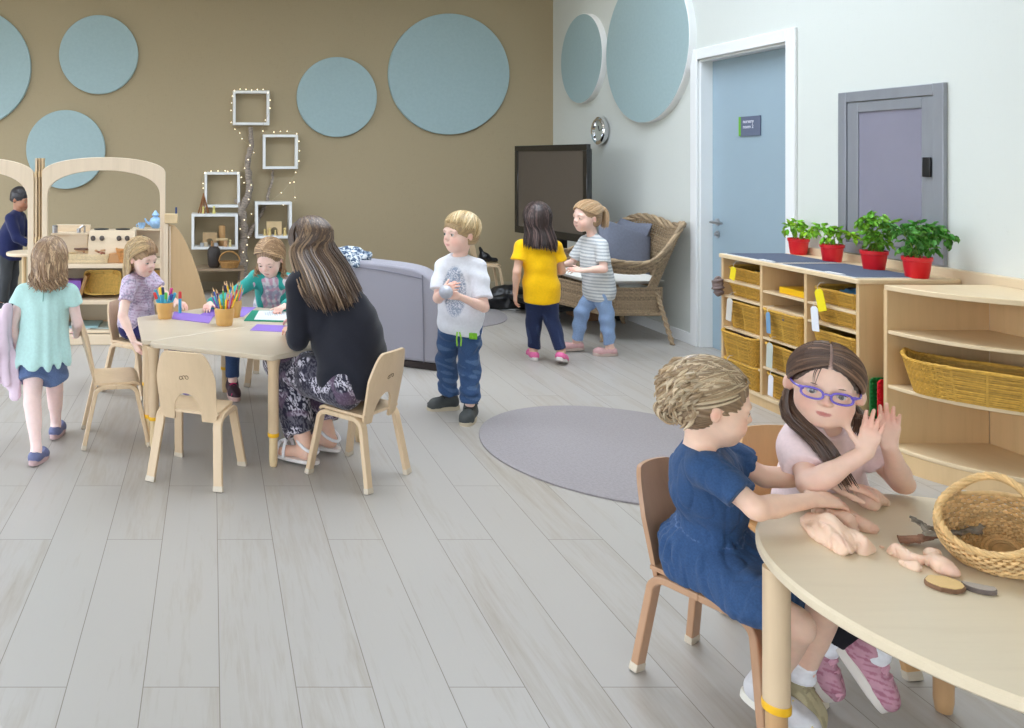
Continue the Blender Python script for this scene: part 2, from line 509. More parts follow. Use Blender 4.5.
def torso_prims(S, J, g, off=0.0, k=0.03, deep=1.0, belly=True):
    sp, lat, fr, latp = torso_frame(J)
    hs = (J['sL'] - J['sR']).length / 2
    M = Matrix((tuple(lat), tuple(fr), tuple(sp))).transposed()
    Mp = Matrix((tuple(latp), tuple(latp.cross(sp)), tuple(sp))).transposed()
    L = (J['neck'] - J['pel']).length
    c = J['pel'].lerp(J['neck'], 0.66)
    S.ell(c + fr * 0.002, (hs * 0.86 + off, 0.058 * g * deep + off, L * 0.36 + off), M, k)
    if belly: S.ell(J['pel'].lerp(J['neck'], 0.33) + fr * 0.008 * g, (0.074 * g + off, 0.060 * g * deep + off, L * 0.30 + off), Matrix(M).lerp(Mp, 0.5) if False else M, k)
    S.ell(J['pel'], (0.082 * g + off, 0.066 * g + off, 0.062 * g + off), Mp, k)
    a = J['sL'].lerp(J['sR'], 0.10); b = J['sR'].lerp(J['sL'], 0.10)
    S.cap(a, b, 0.030 * g + off, k=k)
    mid = (a + b) / 2
    nb = J['neck']
    S.cap(nb - sp * 0.01 * g, lerp(nb, a, 0.6), 0.026 * g + off, 0.026 * g + off, k=0.02)
    S.cap(nb - sp * 0.01 * g, lerp(nb, b, 0.6), 0.026 * g + off, 0.026 * g + off, k=0.02)
def arm_prims(S, J, side, g, off=0.0, frac=2.0, k=0.02, flare=0.0):
    """frac: 0..1 upper arm, 1..2 forearm"""
    s, e, w = J['s' + side], J['e' + side], J['w' + side]
    r0, r1, r2 = 0.0290 * g + off, 0.0235 * g + off, 0.0160 * g + off
    if frac <= 1:
        m = s.lerp(e, frac)
        if off: S.cone(s, m, r0 + 0.001, lerp(r0, r1, frac) + flare, k=k)
        else: S.cap(s, m, r0, lerp(r0, r1, frac), k=k)
        return m, nrm(e - s)
    S.cap(s, e, r0, r1, k=k)
    m = e.lerp(w, min(frac - 1, 1)); (S.cone if off else S.cap)(e, m, r1, lerp(r1, r2, min(frac - 1, 1)) + flare, k=0.012)
    if frac >= 2 and off == 0: S.ell(e.lerp(w, 0.28), (0.024 * g, 0.024 * g, 0.045 * g), Matrix((tuple(nrm(w - e).orthogonal().normalized()), tuple(nrm(w - e).cross(nrm(w - e).orthogonal().normalized())), tuple(nrm(w - e)))).transposed(), 0.01)
    return m, nrm(w - e)
def leg_prims(S, J, side, g, off=0.0, frac=2.0, k=0.02, r=(0.054, 0.037, 0.023), flare=0.0):
    h, kn, a = J['h' + side], J['k' + side], J['a' + side]
    r0, r1, r2 = r[0] * g + off, r[1] * g + off, r[2] * g + off
    if frac <= 1:
        m = h.lerp(kn, frac); (S.cone if off else S.cap)(h, m, r0, lerp(r0, r1, frac) + flare, k=k); return m, nrm(kn - h)
    S.cap(h, kn, r0, r1, k=k)
    m = kn.lerp(a, min(1, frac - 1)); (S.cone if off else S.cap)(kn, m, r1, lerp(r1, r2, min(1, frac - 1)) + flare, k=0.012)
    if frac > 1.5:
        ax = nrm(a - kn); back = (kn - h); back = (back - ax * back.dot(ax))
        back = back.normalized() if back.length > 1e-3 else ax.orthogonal().normalized()
        S.cap(kn.lerp(a, 0.2) - back * 0.006 * g, kn.lerp(a, 0.45) - back * 0.006 * g, 0.030 * g + off, 0.027 * g + off, k=0.02)
    return m, nrm(a - kn)
def foot_frame(J, side):
    t = nrm(J['t' + side]); u = J['f' + side] if 'f' + side in J else V((0, 0, 1))
    u = (u - t * u.dot(t)).normalized(); return t, u, u.cross(t)
def foot_prims(S, J, side, g, fl=0.150, ha=0.057):
    t, u, l = foot_frame(J, side); a = J['a' + side]
    o = a - u * ha * g
    S.cap(a, o - t * 0.012 * g + u * 0.026 * g, 0.022 * g, 0.022 * g, k=0.012)
    S.cap(o - t * 0.012 * g + u * 0.026 * g, o + t * (fl - 0.085) * g + u * 0.018 * g, 0.021 * g, 0.015 * g, k=0.02)
    S.cap(o + t * (fl - 0.095) * g + u * 0.016 * g + l * 0.010 * g, o + t * (fl - 0.060) * g + u * 0.013 * g + l * 0.010 * g, 0.014 * g, 0.011 * g, k=0.012)
    S.cap(o + t * (fl - 0.095) * g + u * 0.016 * g - l * 0.012 * g, o + t * (fl - 0.068) * g + u * 0.013 * g - l * 0.012 * g, 0.014 * g, 0.010 * g, k=0.012)
def lumps(amp, sc, seed=0, ax=(1, 1, 1)):
    R = np.random.RandomState(seed); A = R.normal(size=(5, 3)) * sc * np.array(ax); ph = R.rand(5) * 6.28
    B = R.normal(size=(5, 3)) * sc * 0.5 * np.array(ax)
    def f(P):
        r = 0
        for i in range(5): r = r + np.sin(P @ A[i] + ph[i] + 1.3 * np.sin(P @ B[i] + ph[i] * 2)) / (1 + 0.35 * i)
        return r * amp
    return f
def folds(base, amp, n, centre, seed=0, zt=None, zb=None):
    """vertical gathers around a vertical axis through centre, growing from zt down to zb"""
    g = lumps(base, 30, seed); cx, cy = centre[0], centre[1]
    def f(P):
        th = np.arctan2(P[..., 1] - cy, P[..., 0] - cx)
        w = np.clip((zt - P[..., 2]) / (zt - zb), 0, 1)
        return g(P) + amp * w * np.sin(th * n + 2 * np.sin(th * 3 + seed)) 
    return f
def cfn(base, *mods):
    """colour function: base linear colour then (fn(P)->weight, colour)"""
    base = np.array(base)
    def f(P):
        c = np.tile(base, (len(P), 1))
        for w, col in mods:
            ww = np.clip(w(P), 0, 1)[:, None]
            c = c * (1 - ww) + np.array(col) * ww
        return c
    return f
def blob(c, r, soft=0.5):
    c = np.array(tuple(c))
    return lambda P: np.clip((1 - np.linalg.norm(P - c, axis=1) / r) / soft, 0, 1)
def ndots(scale, seed, thr, dark=1.0):
    g = lumps(1.0, scale, seed)
    return lambda P: np.clip((g(P) - thr) * 4, 0, 1) * dark
def make_person(label, J, g, base_loc, skin=(232, 190, 168), vox=0.0045, hg=None, head=None, hands=True, eyes=(70, 60, 50), lips=(190, 105, 100), brow=None, foot=True, leg_r=(0.054, 0.037, 0.023), cat='child', chub=1.0, deep=1.0, extra=None, lid=0.0050, lidz=-0.0035, det=None):
    root = empty('person', base_loc)
    tag(root, label, cat)
    H = head; S = SDF()
    torso_prims(S, J, g, 0.0, deep=deep)
    for sd in 'LR':
        arm_prims(S, J, sd, g); leg_prims(S, J, sd, g, r=leg_r)
        if foot: foot_prims(S, J, sd, g)
        if hands:
            hd = J['hand' + sd]
            hand_prims(S, J['w' + sd], hd[0], hd[1], hd[2], **(hd[3] if len(hd) > 3 else {}))
    det = (vox < 0.0041) if det is None else det
    head_prims(S, H, J['neck'], det, chub, lid, lidz)
    if extra: extra(S)
    sk = rgb(skin); li = rgb(lips)
    blush = [sk[0] * 0.98, sk[1] * 0.80, sk[2] * 0.78]
    def lipw(P):
        q = H.loc(P); e = ((q[:, 1] / 0.0165) ** 2 + ((q[:, 2] + 0.0548 - 9.0 * q[:, 1] ** 2) / 0.0062) ** 2)
        return np.where((q[:, 0] > 0.055), np.clip((1.15 - e) * 3, 0, 1), 0) * 0.7
    mods = [(blob(H.p(0.065, 0.038, -0.034), 0.034 * H.g, 0.9), blush), (blob(H.p(0.065, -0.038, -0.034), 0.034 * H.g, 0.9), blush),
            (blob(H.p(0.098, 0, -0.022), 0.016 * H.g, 0.9), blush)]
    for sd in 'LR':
        if hands:
            hd = J['hand' + sd]; hgk = (hd[3].get('g', 0.68) if len(hd) > 3 else 0.68)
            mods.append((blob(J['w' + sd] + nrm(hd[0]) * 0.13 * hgk, 0.07 * hgk, 0.8), blush))
        mods.append((blob(J['e' + sd], 0.04 * g, 0.9), [a * 0.6 + b * 0.4 for a, b in zip(sk, blush)]))
    mods.append((lipw, li))
    for sg in (-1, 1): mods.append((blob(H.p(-0.006, 0.074 * sg, -0.014), 0.02 * H.g, 0.8), blush))
    body = sdf_object(S, 'body', SKIN, root, vox, cfn(sk, *mods))
    # eyes
    for sg in (-1, 1):
        mb = MB(); r = 0.0128 * H.g; c = H.p(0.0655 if det else 0.0664, 0.030 * sg, -0.0035)
        gaze = nrm(H.f + H.l * sg * -0.02 + H.u * -0.05)
        x = nrm(gaze.cross(H.u)); y = x.cross(gaze)
        prof_ang = [0, 0.19, 0.20, 0.34, 0.47, 0.49, 0.7, 1.2, 1.8, 3.1]
        vs = [tuple(c + gaze * r)]; cs = [(0.005, 0.005, 0.005)]; fs = []; seg = 16
        ir = rgb(eyes)
        for a in prof_ang[1:]:
            col = (0.006, 0.006, 0.006) if a < 0.195 else (ir if a < 0.48 else (0.66, 0.63, 0.61))
            for j in range(seg):
                th = 2 * PI * j / seg
                vs.append(tuple(c + (gaze * math.cos(a) + (x * math.cos(th) + y * math.sin(th)) * math.sin(a)) * r)); cs.append(col)
        for j in range(seg): fs.append((0, 1 + j, 1 + (j + 1) % seg))
        for i in range(len(prof_ang) - 2):
            for j in range(seg):
                a0 = 1 + i * seg; fs.append((a0 + j, a0 + seg + j, a0 + seg + (j + 1) % seg, a0 + (j + 1) % seg))
        mb.v.append(np.array(vs)); mb.f = fs; mb.mi = [0] * len(fs); mb.n = len(vs); mb.c.append(np.array(cs))
        wbuild(mb, 'eye', EYEM, root)
        if brow is not None:
            mb = MB(); pts = []; bc = rgb(brow)
            for t in (-1, -0.5, 0, 0.5, 1):
                pts.append(H.p(0.0795 - 0.006 * (t + 0.1) ** 2 - 0.003 * t, (0.030 + 0.0155 * t) * sg, 0.0175 - 0.004 * t * t))
            mb.tube(pts, [0.0006 * H.g, 0.0017 * H.g, 0.0019 * H.g, 0.0016 * H.g, 0.0005 * H.g], 6, col=bc)
            wbuild(mb, 'eyebrow', HAIR, root)
            if det:
                mb = MB(); pts = []
                for t in (-1, -0.6, -0.2, 0.2, 0.6, 1):
                    pts.append(H.p(0.0795 - 0.0045 * t * t - 0.002 * (t + 1) * 0.5, (0.030 + 0.0132 * t) * sg, lidz + (lid + 0.0009) * math.sqrt(max(0, 1 - t * t * 0.85))))
                mb.tube(pts, [0.0004, 0.0008, 0.0010, 0.0010, 0.0009, 0.0004], 6, col=(0.06, 0.04, 0.03))
                wbuild(mb, 'eyelashes', HAIR, root)
    return root, S
def garment(name, root, prims, cuts=(), color=(200, 200, 200), mods=(), mat=None, vox=0.005, disp=None, subs=(), cutk=0.004):
    S = SDF(); prims(S)
    for c, r, M, k in subs: S.ell(c, r, M, k, 's')
    for p0, n in cuts: S.plane(p0, n, cutk)
    S.disp = disp
    return sdf_object(S, name, mat or CLOTH, root, vox, cfn(rgb(color), *mods))
def slerp(a, b, t):
    a = V(a).normalized(); b = V(b).normalized(); w = math.acos(max(-1, min(1, a.dot(b))))
    if w < 1e-3: return a
    return (a * math.sin((1 - t) * w) + b * math.sin(t * w)) / math.sin(w)
def hair_cap(H, root, color, R=(0.091, 0.0745, 0.0805), face=((0.078, 0, -0.012), (0.052, 0.066, 0.070)), extra=None, vox=0.005, name='hair', groove=0.0012, cutlow=None, part=None):
    S = SDF(); S.ell(H.p(*H.CC), H.r(*R), H.M, 0.01)
    S.ell(H.p(-0.035, 0, -0.02), H.r(0.058, 0.062, 0.058), H.M, 0.02)
    if extra: extra(S)
    S.ell(H.p(*face[0]), H.r(*face[1]), H.M, 0.006, 's')
    for sg in (-1, 1): S.ell(H.p(0.0, 0.085 * sg, -0.018), H.r(0.017, 0.022, 0.022), H.M, 0.006, 's')
    S.ell(H.p(0.05, 0, -0.10), H.r(0.085, 0.09, 0.07), H.M, 0.006, 's')
    if cutlow is not None: S.plane(H.p(0, 0, cutlow), -H.u, 0.006)
    g = lumps(1, 55, 5)
    def disp(P):
        q = H.loc(P); a = np.arctan2(q[..., 1], q[..., 2] + 0.03)
        return groove * np.sin(a * 34 + 1.5 * g(P))
    S.disp = disp
    c = np.array(rgb(color)); ng = lumps(1, 130, 3)
    def colf(P):
        q = H.loc(P); a = np.arctan2(q[:, 1], q[:, 2] + 0.03)
        o = c[None] * (1 + 0.22 * np.sin(a * 46 + 2 * g(P)))[:, None]
        if part is not None:
            w = np.clip((0.0045 - np.abs(q[:, 1])) / 0.0015, 0, 1) * (q[:, 2] > 0.04) * (q[:, 0] > -0.05); o = o * (1 - w[:, None]) + np.array(rgb(part)) * w[:, None]
        return o
    return sdf_object(S, name, HAIR, root, vox, colf)
def hair_locks(H, root, n, start, end, guides, color, r=0.0022, spread=0.008, lift=0.002, seed=1, var=0.28, name='hair_strands', sides=4, tint=None, curl=0.0, curln=3, tpow=1.0, R=(0.093, 0.076, 0.082), nc=8, nt=9, merge=1.0):
    """locks follow the skull from start(rng,t) to end(rng,t) and then hang along guides interpolated at t"""
    rg = random.Random(seed); mb = MB(); base = rgb(color)
    for i in range(n):
        t = rg.random()
        a, b = start(rg, t), end(rg, t)
        lf = lift + rg.random() * 0.005
        pts = [H.surf(slerp(a, b, j / (nc - 1)), lf, R) for j in range(nc)]
        if guides:
            k = t * (len(guides) - 1); i0 = min(int(k), len(guides) - 2); fr = k - i0
            ga, gb = guides[i0], guides[i0 + 1]
            off = V((rg.gauss(0, 1), rg.gauss(0, 1), rg.gauss(0, 1))) * spread
            poly = [V(p).lerp(V(q), fr) for p, q in zip(ga, gb)]
            cut = 1 - 0.25 * rg.random()
            tail = [p + off * (0.5 + 0.5 * (m / len(poly))) for m, p in enumerate(poly)]
            tl = catmull([pts[-1]] + tail, nt + 4)
            tl = tl[1:max(3, int(len(tl) * cut))]
            if curl:
                ph = rg.random() * 6
                for m, p in enumerate(tl):
                    w = m / len(tl)
                    tl[m] = p + (H.f * math.cos(ph + w * curln * 6.28) + H.l * math.sin(ph + w * curln * 6.28)) * curl * w
            pts = pts[:-1] + tl if merge else pts + tl
        m = len(pts)
        if m < 4: continue
        rr = [r * (0.5 + 0.7 * math.sin(PI * min(1, 0.15 + 0.9 * j / (m - 1)))) for j in range(m)]; rr[-1] = r * 0.15; rr[0] = r * 0.4
        f = 1 + rg.uniform(-var, var); c = [x * f for x in base]
        if tint is not None and rg.random() < tint[1]: c = [x * f for x in rgb(tint[0])]
        mb.tube(pts, rr, sides, col=c, cap=True)
    return wbuild(mb, name, HAIR, root)
def shoe(root, J, side, g, color, sole=(225, 220, 208), style='sneaker', trim=None, fl=0.165, ha=0.06, vox=0.004, mods=(), name='shoe', soleth=0.018):
    t, u, l = foot_frame(J, side); a = J['a' + side]; o = a - u * ha * g
    M = frame(o, t, l, u); sgn = 1 if side == 'L' else -1
    out = []
    for i in range(28):
        th = 2 * PI * i / 28; c, s_ = math.cos(th), math.sin(th)
        x = (fl * 0.5 - 0.052) + (fl * 0.5) * c
        w = 0.031 + 0.006 * (c > 0) * c
        y = w * (abs(s_) ** 0.8) * (1 if s_ >= 0 else -1) - sgn * 0.004 * (c > 0) * c
        out.append((x * g, y * g))
    b = MB(); b.prism(out, M, -0.004 * g, soleth * g)
    so = pmat('sole_%d_%d_%d' % tuple(sole), sole, 0.6, 0.05)
    if style == 'sandal':
        s = b; so_o = wbuild(MB().prism(out, M, -0.002 * g, 0.009 * g), name, so, root, bevel=0.002)
        st = MB()
        def strap(x, r0, h):
            pts = []
            for k in range(9):
                th = PI * k / 8
                pts.append(M @ V((x * g, math.cos(th) * 0.033 * g, (0.006 + math.sin(th) * h) * g)))
            st.tube(pts, 0.008 * g, 6, flat=(t, 1.0)) if False else st.tube(pts, r0 * g, 6)
        strap(fl * 0.52, 0.006, 0.040); strap(fl * 0.36, 0.005, 0.052)
        pts = [M @ V((math.cos(q) * 0.034 * g - 0.012 * g, math.sin(q) * 0.030 * g, (0.052 + 0.02 * math.cos(q)) * g)) for q in [2 * PI * k / 16 for k in range(16)]]
        st.tube(pts, 0.005 * g, 6, closed=True)
        pts = [M @ V((x * g, 0, z * g)) for x, z in ((fl * 0.52, 0.046), (fl * 0.36, 0.060), (0.02, 0.074))]
        st.tube(pts, 0.005 * g, 6)
        pts = [M @ V((fl * 0.52 * g, 0, 0.045 * g)), M @ V((fl * 0.62 * g, 0, 0.030 * g)), M @ V((fl * 0.66 * g, 0, 0.008 * g))]
        st.tube(pts, 0.0035 * g, 6)
        so2 = wbuild(st, 'strap', pmat('strap_white', (228, 228, 230), 0.4, 0.03), root)
        so2.parent = so_o; so2.matrix_parent_inverse = Matrix.Identity(4)
        return so_o
    S = SDF()
    P = lambda x, y, z: M @ V((x * g, y * g, z * g))
    hi = 0.030 if style != 'flat' else 0.022
    S.cap(P(-0.016, 0, hi + 0.004), P(fl * 0.40, 0, hi - 0.002), 0.0315 * g, 0.030 * g, k=0.02)
    S.cap(P(fl * 0.40, -sgn * 0.002, 0.024), P(fl * 0.535, -sgn * 0.006, 0.020), 0.029 * g, 0.0235 * g, k=0.02)
    if style != 'flat':
        S.cap(P(-0.010, 0, 0.04), P(-0.010, 0, 0.062 if style == 'sneaker' else 0.085), 0.030 * g, 0.030 * g, k=0.015)
        S.ell(P(-0.006, 0, 0.100 if style == 'boot' else 0.082), (0.024 * g, 0.022 * g, 0.022 * g), M.to_3x3(), 0.004, 's') if False else None
    else:
        S.ell(P(0.02, 0, 0.062), (0.055 * g, 0.023 * g, 0.030 * g), M.to_3x3(), 0.006, 's')
    S.plane(P(0, 0, 0.010), -u, 0.003)
    if style != 'flat': S.plane(P(0, 0, 0.070 if style == 'sneaker' else 0.088), u + t * 0.25, 0.004)
    m = list(mods)
    up = sdf_object(S, name, SHOEM, root, vox, cfn(rgb(color), *m))
    so_o = wbuild(b, 'sole', so, root, bevel=0.003)
    so_o.parent = up; so_o.matrix_parent_inverse = Matrix.Identity(4)
    if style != 'flat':
        lc = MB()
        for k in range(4):
            x = 0.030 + 0.020 * k; z = 0.0635 - 0.0078 * k
            pts = [P(x, math.cos(PI * q / 6) * 0.0185, z - 0.012 + math.sin(PI * q / 6) * 0.0125) for q in range(7)]
            lc.tube(pts, 0.0022 * g if trim is None or len(trim) < 4 else 0.006 * g, 5)
            pts = [P(x + 0.012 * (q - 3) / 3, math.cos(PI * q / 6) * 0.0185, z - 0.014 + math.sin(PI * q / 6) * 0.0125) for q in range(7)]
            lc.tube(pts, 0.0020 * g, 5)
        ln = wbuild(lc, 'laces' if (trim is None or len(trim) < 4) else 'straps', pmat('lace_%s' % str(trim), (trim or (230, 228, 220))[:3], 0.8), root)
        ln.parent = up; ln.matrix_parent_inverse = Matrix.Identity(4)
    return up
def sock(root, J, side, g, color=(238, 238, 242), h=0.05, vox=0.004, ha=0.06):
    t, u, l = foot_frame(J, side); a = J['a' + side]; ax = nrm(J['k' + side] - a)
    def pr(S):
        S.cap(a, a - u * 0.035 * g - t * 0.012 * g, 0.0285 * g, 0.0275 * g, k=0.01); S.cap(a - u * 0.02 * g, a + ax * (h + 0.02) * g, 0.0285 * g, 0.0285 * g, k=0.01)
    g_ = lumps(0.0008, 120, 4)
    return garment('sock', root, pr, [(a + ax * h * g, ax)], color, vox=vox, disp=lambda P: g_(P) + 0.0008 * np.sin(((P - np.array(tuple(a))) @ np.array(tuple(ax))) * 900))
# ------------------------------------------------------------- the room
XR, YB, XL, YF, ZC = 3.44, 8.07, -4.6, -2.6, 3.35
def struct(name, mb, mat, **k):
    o = mb.build(name, mat, **k); o['kind'] = 'structure'; return o
def floor_mat():
    m, nt, b = new_mat('oak_planks')
    tc = nt.nodes.new('ShaderNodeTexCoord'); sp = nt.nodes.new('ShaderNodeSeparateXYZ'); cb = nt.nodes.new('ShaderNodeCombineXYZ')
    nt.links.new(tc.outputs['Object'], sp.inputs[0])
    ad = nt.nodes.new('ShaderNodeMath'); ad.operation = 'ADD'; ad.inputs[1].default_value = 10 * 0.193 * 4 - 0.019
    nt.links.new(sp.outputs['X'], ad.inputs[0])
    ay = nt.nodes.new('ShaderNodeMath'); ay.operation = 'ADD'; ay.inputs[1].default_value = 20.3
    nt.links.new(sp.outputs['Y'], ay.inputs[0])
    nt.links.new(ay.outputs[0], cb.inputs['X']); nt.links.new(ad.outputs[0], cb.inputs['Y'])
    br = nt.nodes.new('ShaderNodeTexBrick'); nt.links.new(cb.outputs[0], br.inputs['Vector'])
    br.offset = 0.37; br.offset_frequency = 2; br.squash = 1.0
    br.inputs['Scale'].default_value = 1.0; br.inputs['Brick Width'].default_value = 1.24; br.inputs['Row Height'].default_value = 0.193
    br.inputs['Mortar Size'].default_value = 0.0014; br.inputs['Mortar Smooth'].default_value = 0.3
    br.inputs['Color1'].default_value = (0.25, 0.25, 0.25, 1); br.inputs['Color2'].default_value = (0.85, 0.85, 0.85, 1)
    br.inputs['Mortar'].default_value = (0, 0, 0, 1)
    # per plank shift of the grain
    mu = nt.nodes.new('ShaderNodeVectorMath'); mu.operation = 'MULTIPLY_ADD'
    mu.inputs[1].default_value = (7, 13, 3); nt.links.new(br.outputs['Color'], mu.inputs[0]); nt.links.new(tc.outputs['Object'], mu.inputs[2])
    mp = nt.nodes.new('ShaderNodeMapping'); mp.inputs['Scale'].default_value = (9, 0.8, 1); nt.links.new(mu.outputs[0], mp.inputs['Vector'])
    n1 = noise(nt, mp.outputs[0], 1.6, 6, 0.62, 0.9); n2 = noise(nt, mp.outputs[0], 9.0, 4, 0.6, 0.3)
    n3 = noise(nt, mu.outputs[0], 2.0, 3, 0.5)
    a = nt.nodes.new('ShaderNodeMath'); a.operation = 'MULTIPLY_ADD'; a.inputs[1].default_value = 0.45; nt.links.new(n2, a.inputs[0]); nt.links.new(n1, a.inputs[2])
    wn = nt.nodes.new('ShaderNodeMath'); wn.operation = 'MULTIPLY_ADD'; wn.inputs[1].default_value = 0.28; nt.links.new(br.outputs['Color'], wn.inputs[0]); nt.links.new(a.outputs[0], wn.inputs[2])
    w2 = nt.nodes.new('ShaderNodeMath'); w2.operation = 'MULTIPLY_ADD'; w2.inputs[1].default_value = 0.25; nt.links.new(n3, w2.inputs[0]); nt.links.new(wn.outputs[0], w2.inputs[2])
    col = ramp(nt, w2.outputs[0], [(0.55, rgb((150, 140, 128))), (0.78, rgb((168, 160, 150))), (1.15, rgb((177, 172, 166)))])
    mo = nt.nodes.new('ShaderNodeMix'); mo.data_type = 'RGBA'; nt.links.new(br.outputs['Fac'], mo.inputs['Factor'])
    nt.links.new(col, mo.inputs['A']); mo.inputs['B'].default_value = (*rgb((124, 115, 104)), 1)
    nt.links.new(mo.outputs['Result'], b.inputs['Base Color'])
    b.inputs['Roughness'].default_value = 0.36; b.inputs['Specular IOR Level'].default_value = 0.5
    iv = nt.nodes.new('ShaderNodeMath'); iv.operation = 'MULTIPLY_ADD'; iv.inputs[1].default_value = -3.0; nt.links.new(br.outputs['Fac'], iv.inputs[0]); nt.links.new(n2, iv.inputs[2])
    bump(nt, b, iv.outputs[0], 0.12, 0.002)
    return m
def hessian(name, c, amt=0.12):
    m, nt, b = new_mat(name)
    v1 = coords(nt, (60, 60, 4)); v2 = coords(nt, (4, 4, 60)); v3 = coords(nt, (1, 1, 1))
    a = noise(nt, v1, 4, 3); c2 = noise(nt, v2, 4, 3); d = noise(nt, v3, 1.2, 3)
    s = nt.nodes.new('ShaderNodeMath'); s.operation = 'ADD'; nt.links.new(a, s.inputs[0]); nt.links.new(c2, s.inputs[1])
    s2 = nt.nodes.new('ShaderNodeMath'); s2.operation = 'MULTIPLY_ADD'; s2.inputs[1].default_value = 0.3; nt.links.new(d, s2.inputs[0]); nt.links.new(s.outputs[0], s2.inputs[2])
    c = rgb(c)
    col = ramp(nt, s2.outputs[0], [(0.85, [x * (1 - amt) for x in c]), (1.4, [x * (1 + amt) for x in c])])
    nt.links.new(col, b.inputs['Base Color']); b.inputs['Roughness'].default_value = 0.9; b.inputs['Specular IOR Level'].default_value = 0.15
    bump(nt, b, s.outputs[0], 0.15, 0.001)
    return m
WHITE = pmat('white_paint', (232, 233, 232), 0.45, 0.015, 3)
PALEWALL = hessian('pale_green_wallcovering', (208, 211, 205), 0.02)
KHAKI = hessian('khaki_hessian_wallcovering', (163, 148, 120), 0.07)
CEIL = pmat('ceiling_paint', (236, 235, 230), 0.9, 0.01, 2)
mb = MB(); mb.bx(XL - 0.1, XR + 0.1, YF - 0.1, YB + 0.1, -0.12, 0)
struct('floor', mb, floor_mat(), smooth=False)
RL_ = [(0.5, 2.9, 3.2, 5.9), (-2.8, -1.1, 4.6, 6.4)]   # unseen rooflights added to brighten the middle floor: x0 x1 y0 y1
mb = MB()
def cut_rects(x0, x1, y0, y1, holes):
    xs = sorted({x0, x1, *[h[0] for h in holes], *[h[1] for h in holes]}); ys = sorted({y0, y1, *[h[2] for h in holes], *[h[3] for h in holes]})
    for i in range(len(xs) - 1):
        for j in range(len(ys) - 1):
            cx, cy_ = (xs[i] + xs[i + 1]) / 2, (ys[j] + ys[j + 1]) / 2
            if not any(h[0] < cx < h[1] and h[2] < cy_ < h[3] for h in holes): yield xs[i], xs[i + 1], ys[j], ys[j + 1]
for a, b_, c, d in cut_rects(XL - 0.1, XR + 0.1, YF - 0.1, YB + 0.1, RL_): mb.bx(a, b_, c, d, ZC, ZC + 0.12)
struct('ceiling', mb, CEIL, smooth=False)
mb = MB(); mb.bx(XL - 0.1, XR + 0.12, YB, YB + 0.12, 0, ZC)
struct('wall_back', mb, KHAKI, smooth=False)
# right wall with the doorway and the recess of the steel hatch
DY0, DY1, DZ = 4.775, 5.65, 2.03
HY0, HY1, HZ0, HZ1 = 3.74, 4.37, 0.86, 1.69
mb = MB()
for y0, y1, z0, z1 in ((DY1, YB, 0, ZC), (DY0, DY1, DZ, ZC), (YF, DY0, 0, ZC)):
    mb.bx(XR, XR + 0.14, y0, y1, z0, z1)
struct('wall_right', mb, PALEWALL, smooth=False)
# left wall and front wall with tall windows (behind and beside the camera)
def window_wall(name, axis, pos, a0, a1, holes, z0, z1, sgn):
    mb = MB(); cur = a0
    def b(u0, u1, w0, w1):
        if axis == 'x': mb.bx(pos, pos + sgn * 0.14, u0, u1, w0, w1)
        else: mb.bx(u0, u1, pos, pos + sgn * 0.14, w0, w1)
    for h0, h1 in holes:
        b(cur, h0, 0, ZC); b(h0, h1, 0, z0); b(h0, h1, z1, ZC); cur = h1
    b(cur, a1, 0, ZC)
    struct(name, mb, PALEWALL, smooth=False)
def glass_mat():
    m, nt, b = new_mat('window_glass')
    nt.nodes.remove(b)
    t = nt.nodes.new('ShaderNodeBsdfTransparent'); g = nt.nodes.new('ShaderNodeBsdfGlossy'); g.inputs['Roughness'].default_value = 0.02
    mx = nt.nodes.new('ShaderNodeMixShader'); mx.inputs[0].default_value = 0.05
    nt.links.new(t.outputs[0], mx.inputs[1]); nt.links.new(g.outputs[0], mx.inputs[2])
    nt.links.new(mx.outputs[0], nt.nodes['Material Output'].inputs['Surface'])
    return m
GLASS = glass_mat()
LH = [(-2.3, 0.5), (0.8, 3.5), (3.8, 7.75)]
FH = [(-3.9, -1.7), (-0.9, 1.1)]
window_wall('wall_left', 'x', XL, YF, YB, LH, 0.06, 2.50, -1)
window_wall('wall_front', 'y', YF, XL, XR + 0.14, FH, 0.06, 2.50, -1)
nwin = 0
for axis, pos, holes, sgn in (('x', XL, LH, -1), ('y', YF, FH, -1)):
    for h0, h1 in holes:
        nwin += 1
        mb = MB(); pos2 = pos + sgn * 0.05
        def b(u0, u1, w0, w1, d0=-0.03, d1=0.03):
            if axis == 'x': mb.bx(pos2 + d0, pos2 + d1, u0, u1, w0, w1)
            else: mb.bx(u0, u1, pos2 + d0, pos2 + d1, w0, w1)
        mid = (h0 + h1) / 2
        for u0, u1, w0, w1 in ((h0, h0 + 0.06, 0.06, 2.50), (h1 - 0.06, h1, 0.06, 2.50), (mid - 0.03, mid + 0.03, 0.06, 2.50), (h0, h1, 0.06, 0.12), (h0, h1, 2.44, 2.50)): b(u0, u1, w0, w1)
        fr = struct('window_%d' % nwin, mb, WHITE, smooth=False)
        mb = MB(); b(h0 + 0.05, h1 - 0.05, 0.11, 2.45, -0.004, 0.004)
        p = mb.build('pane', GLASS, fr, smooth=False)
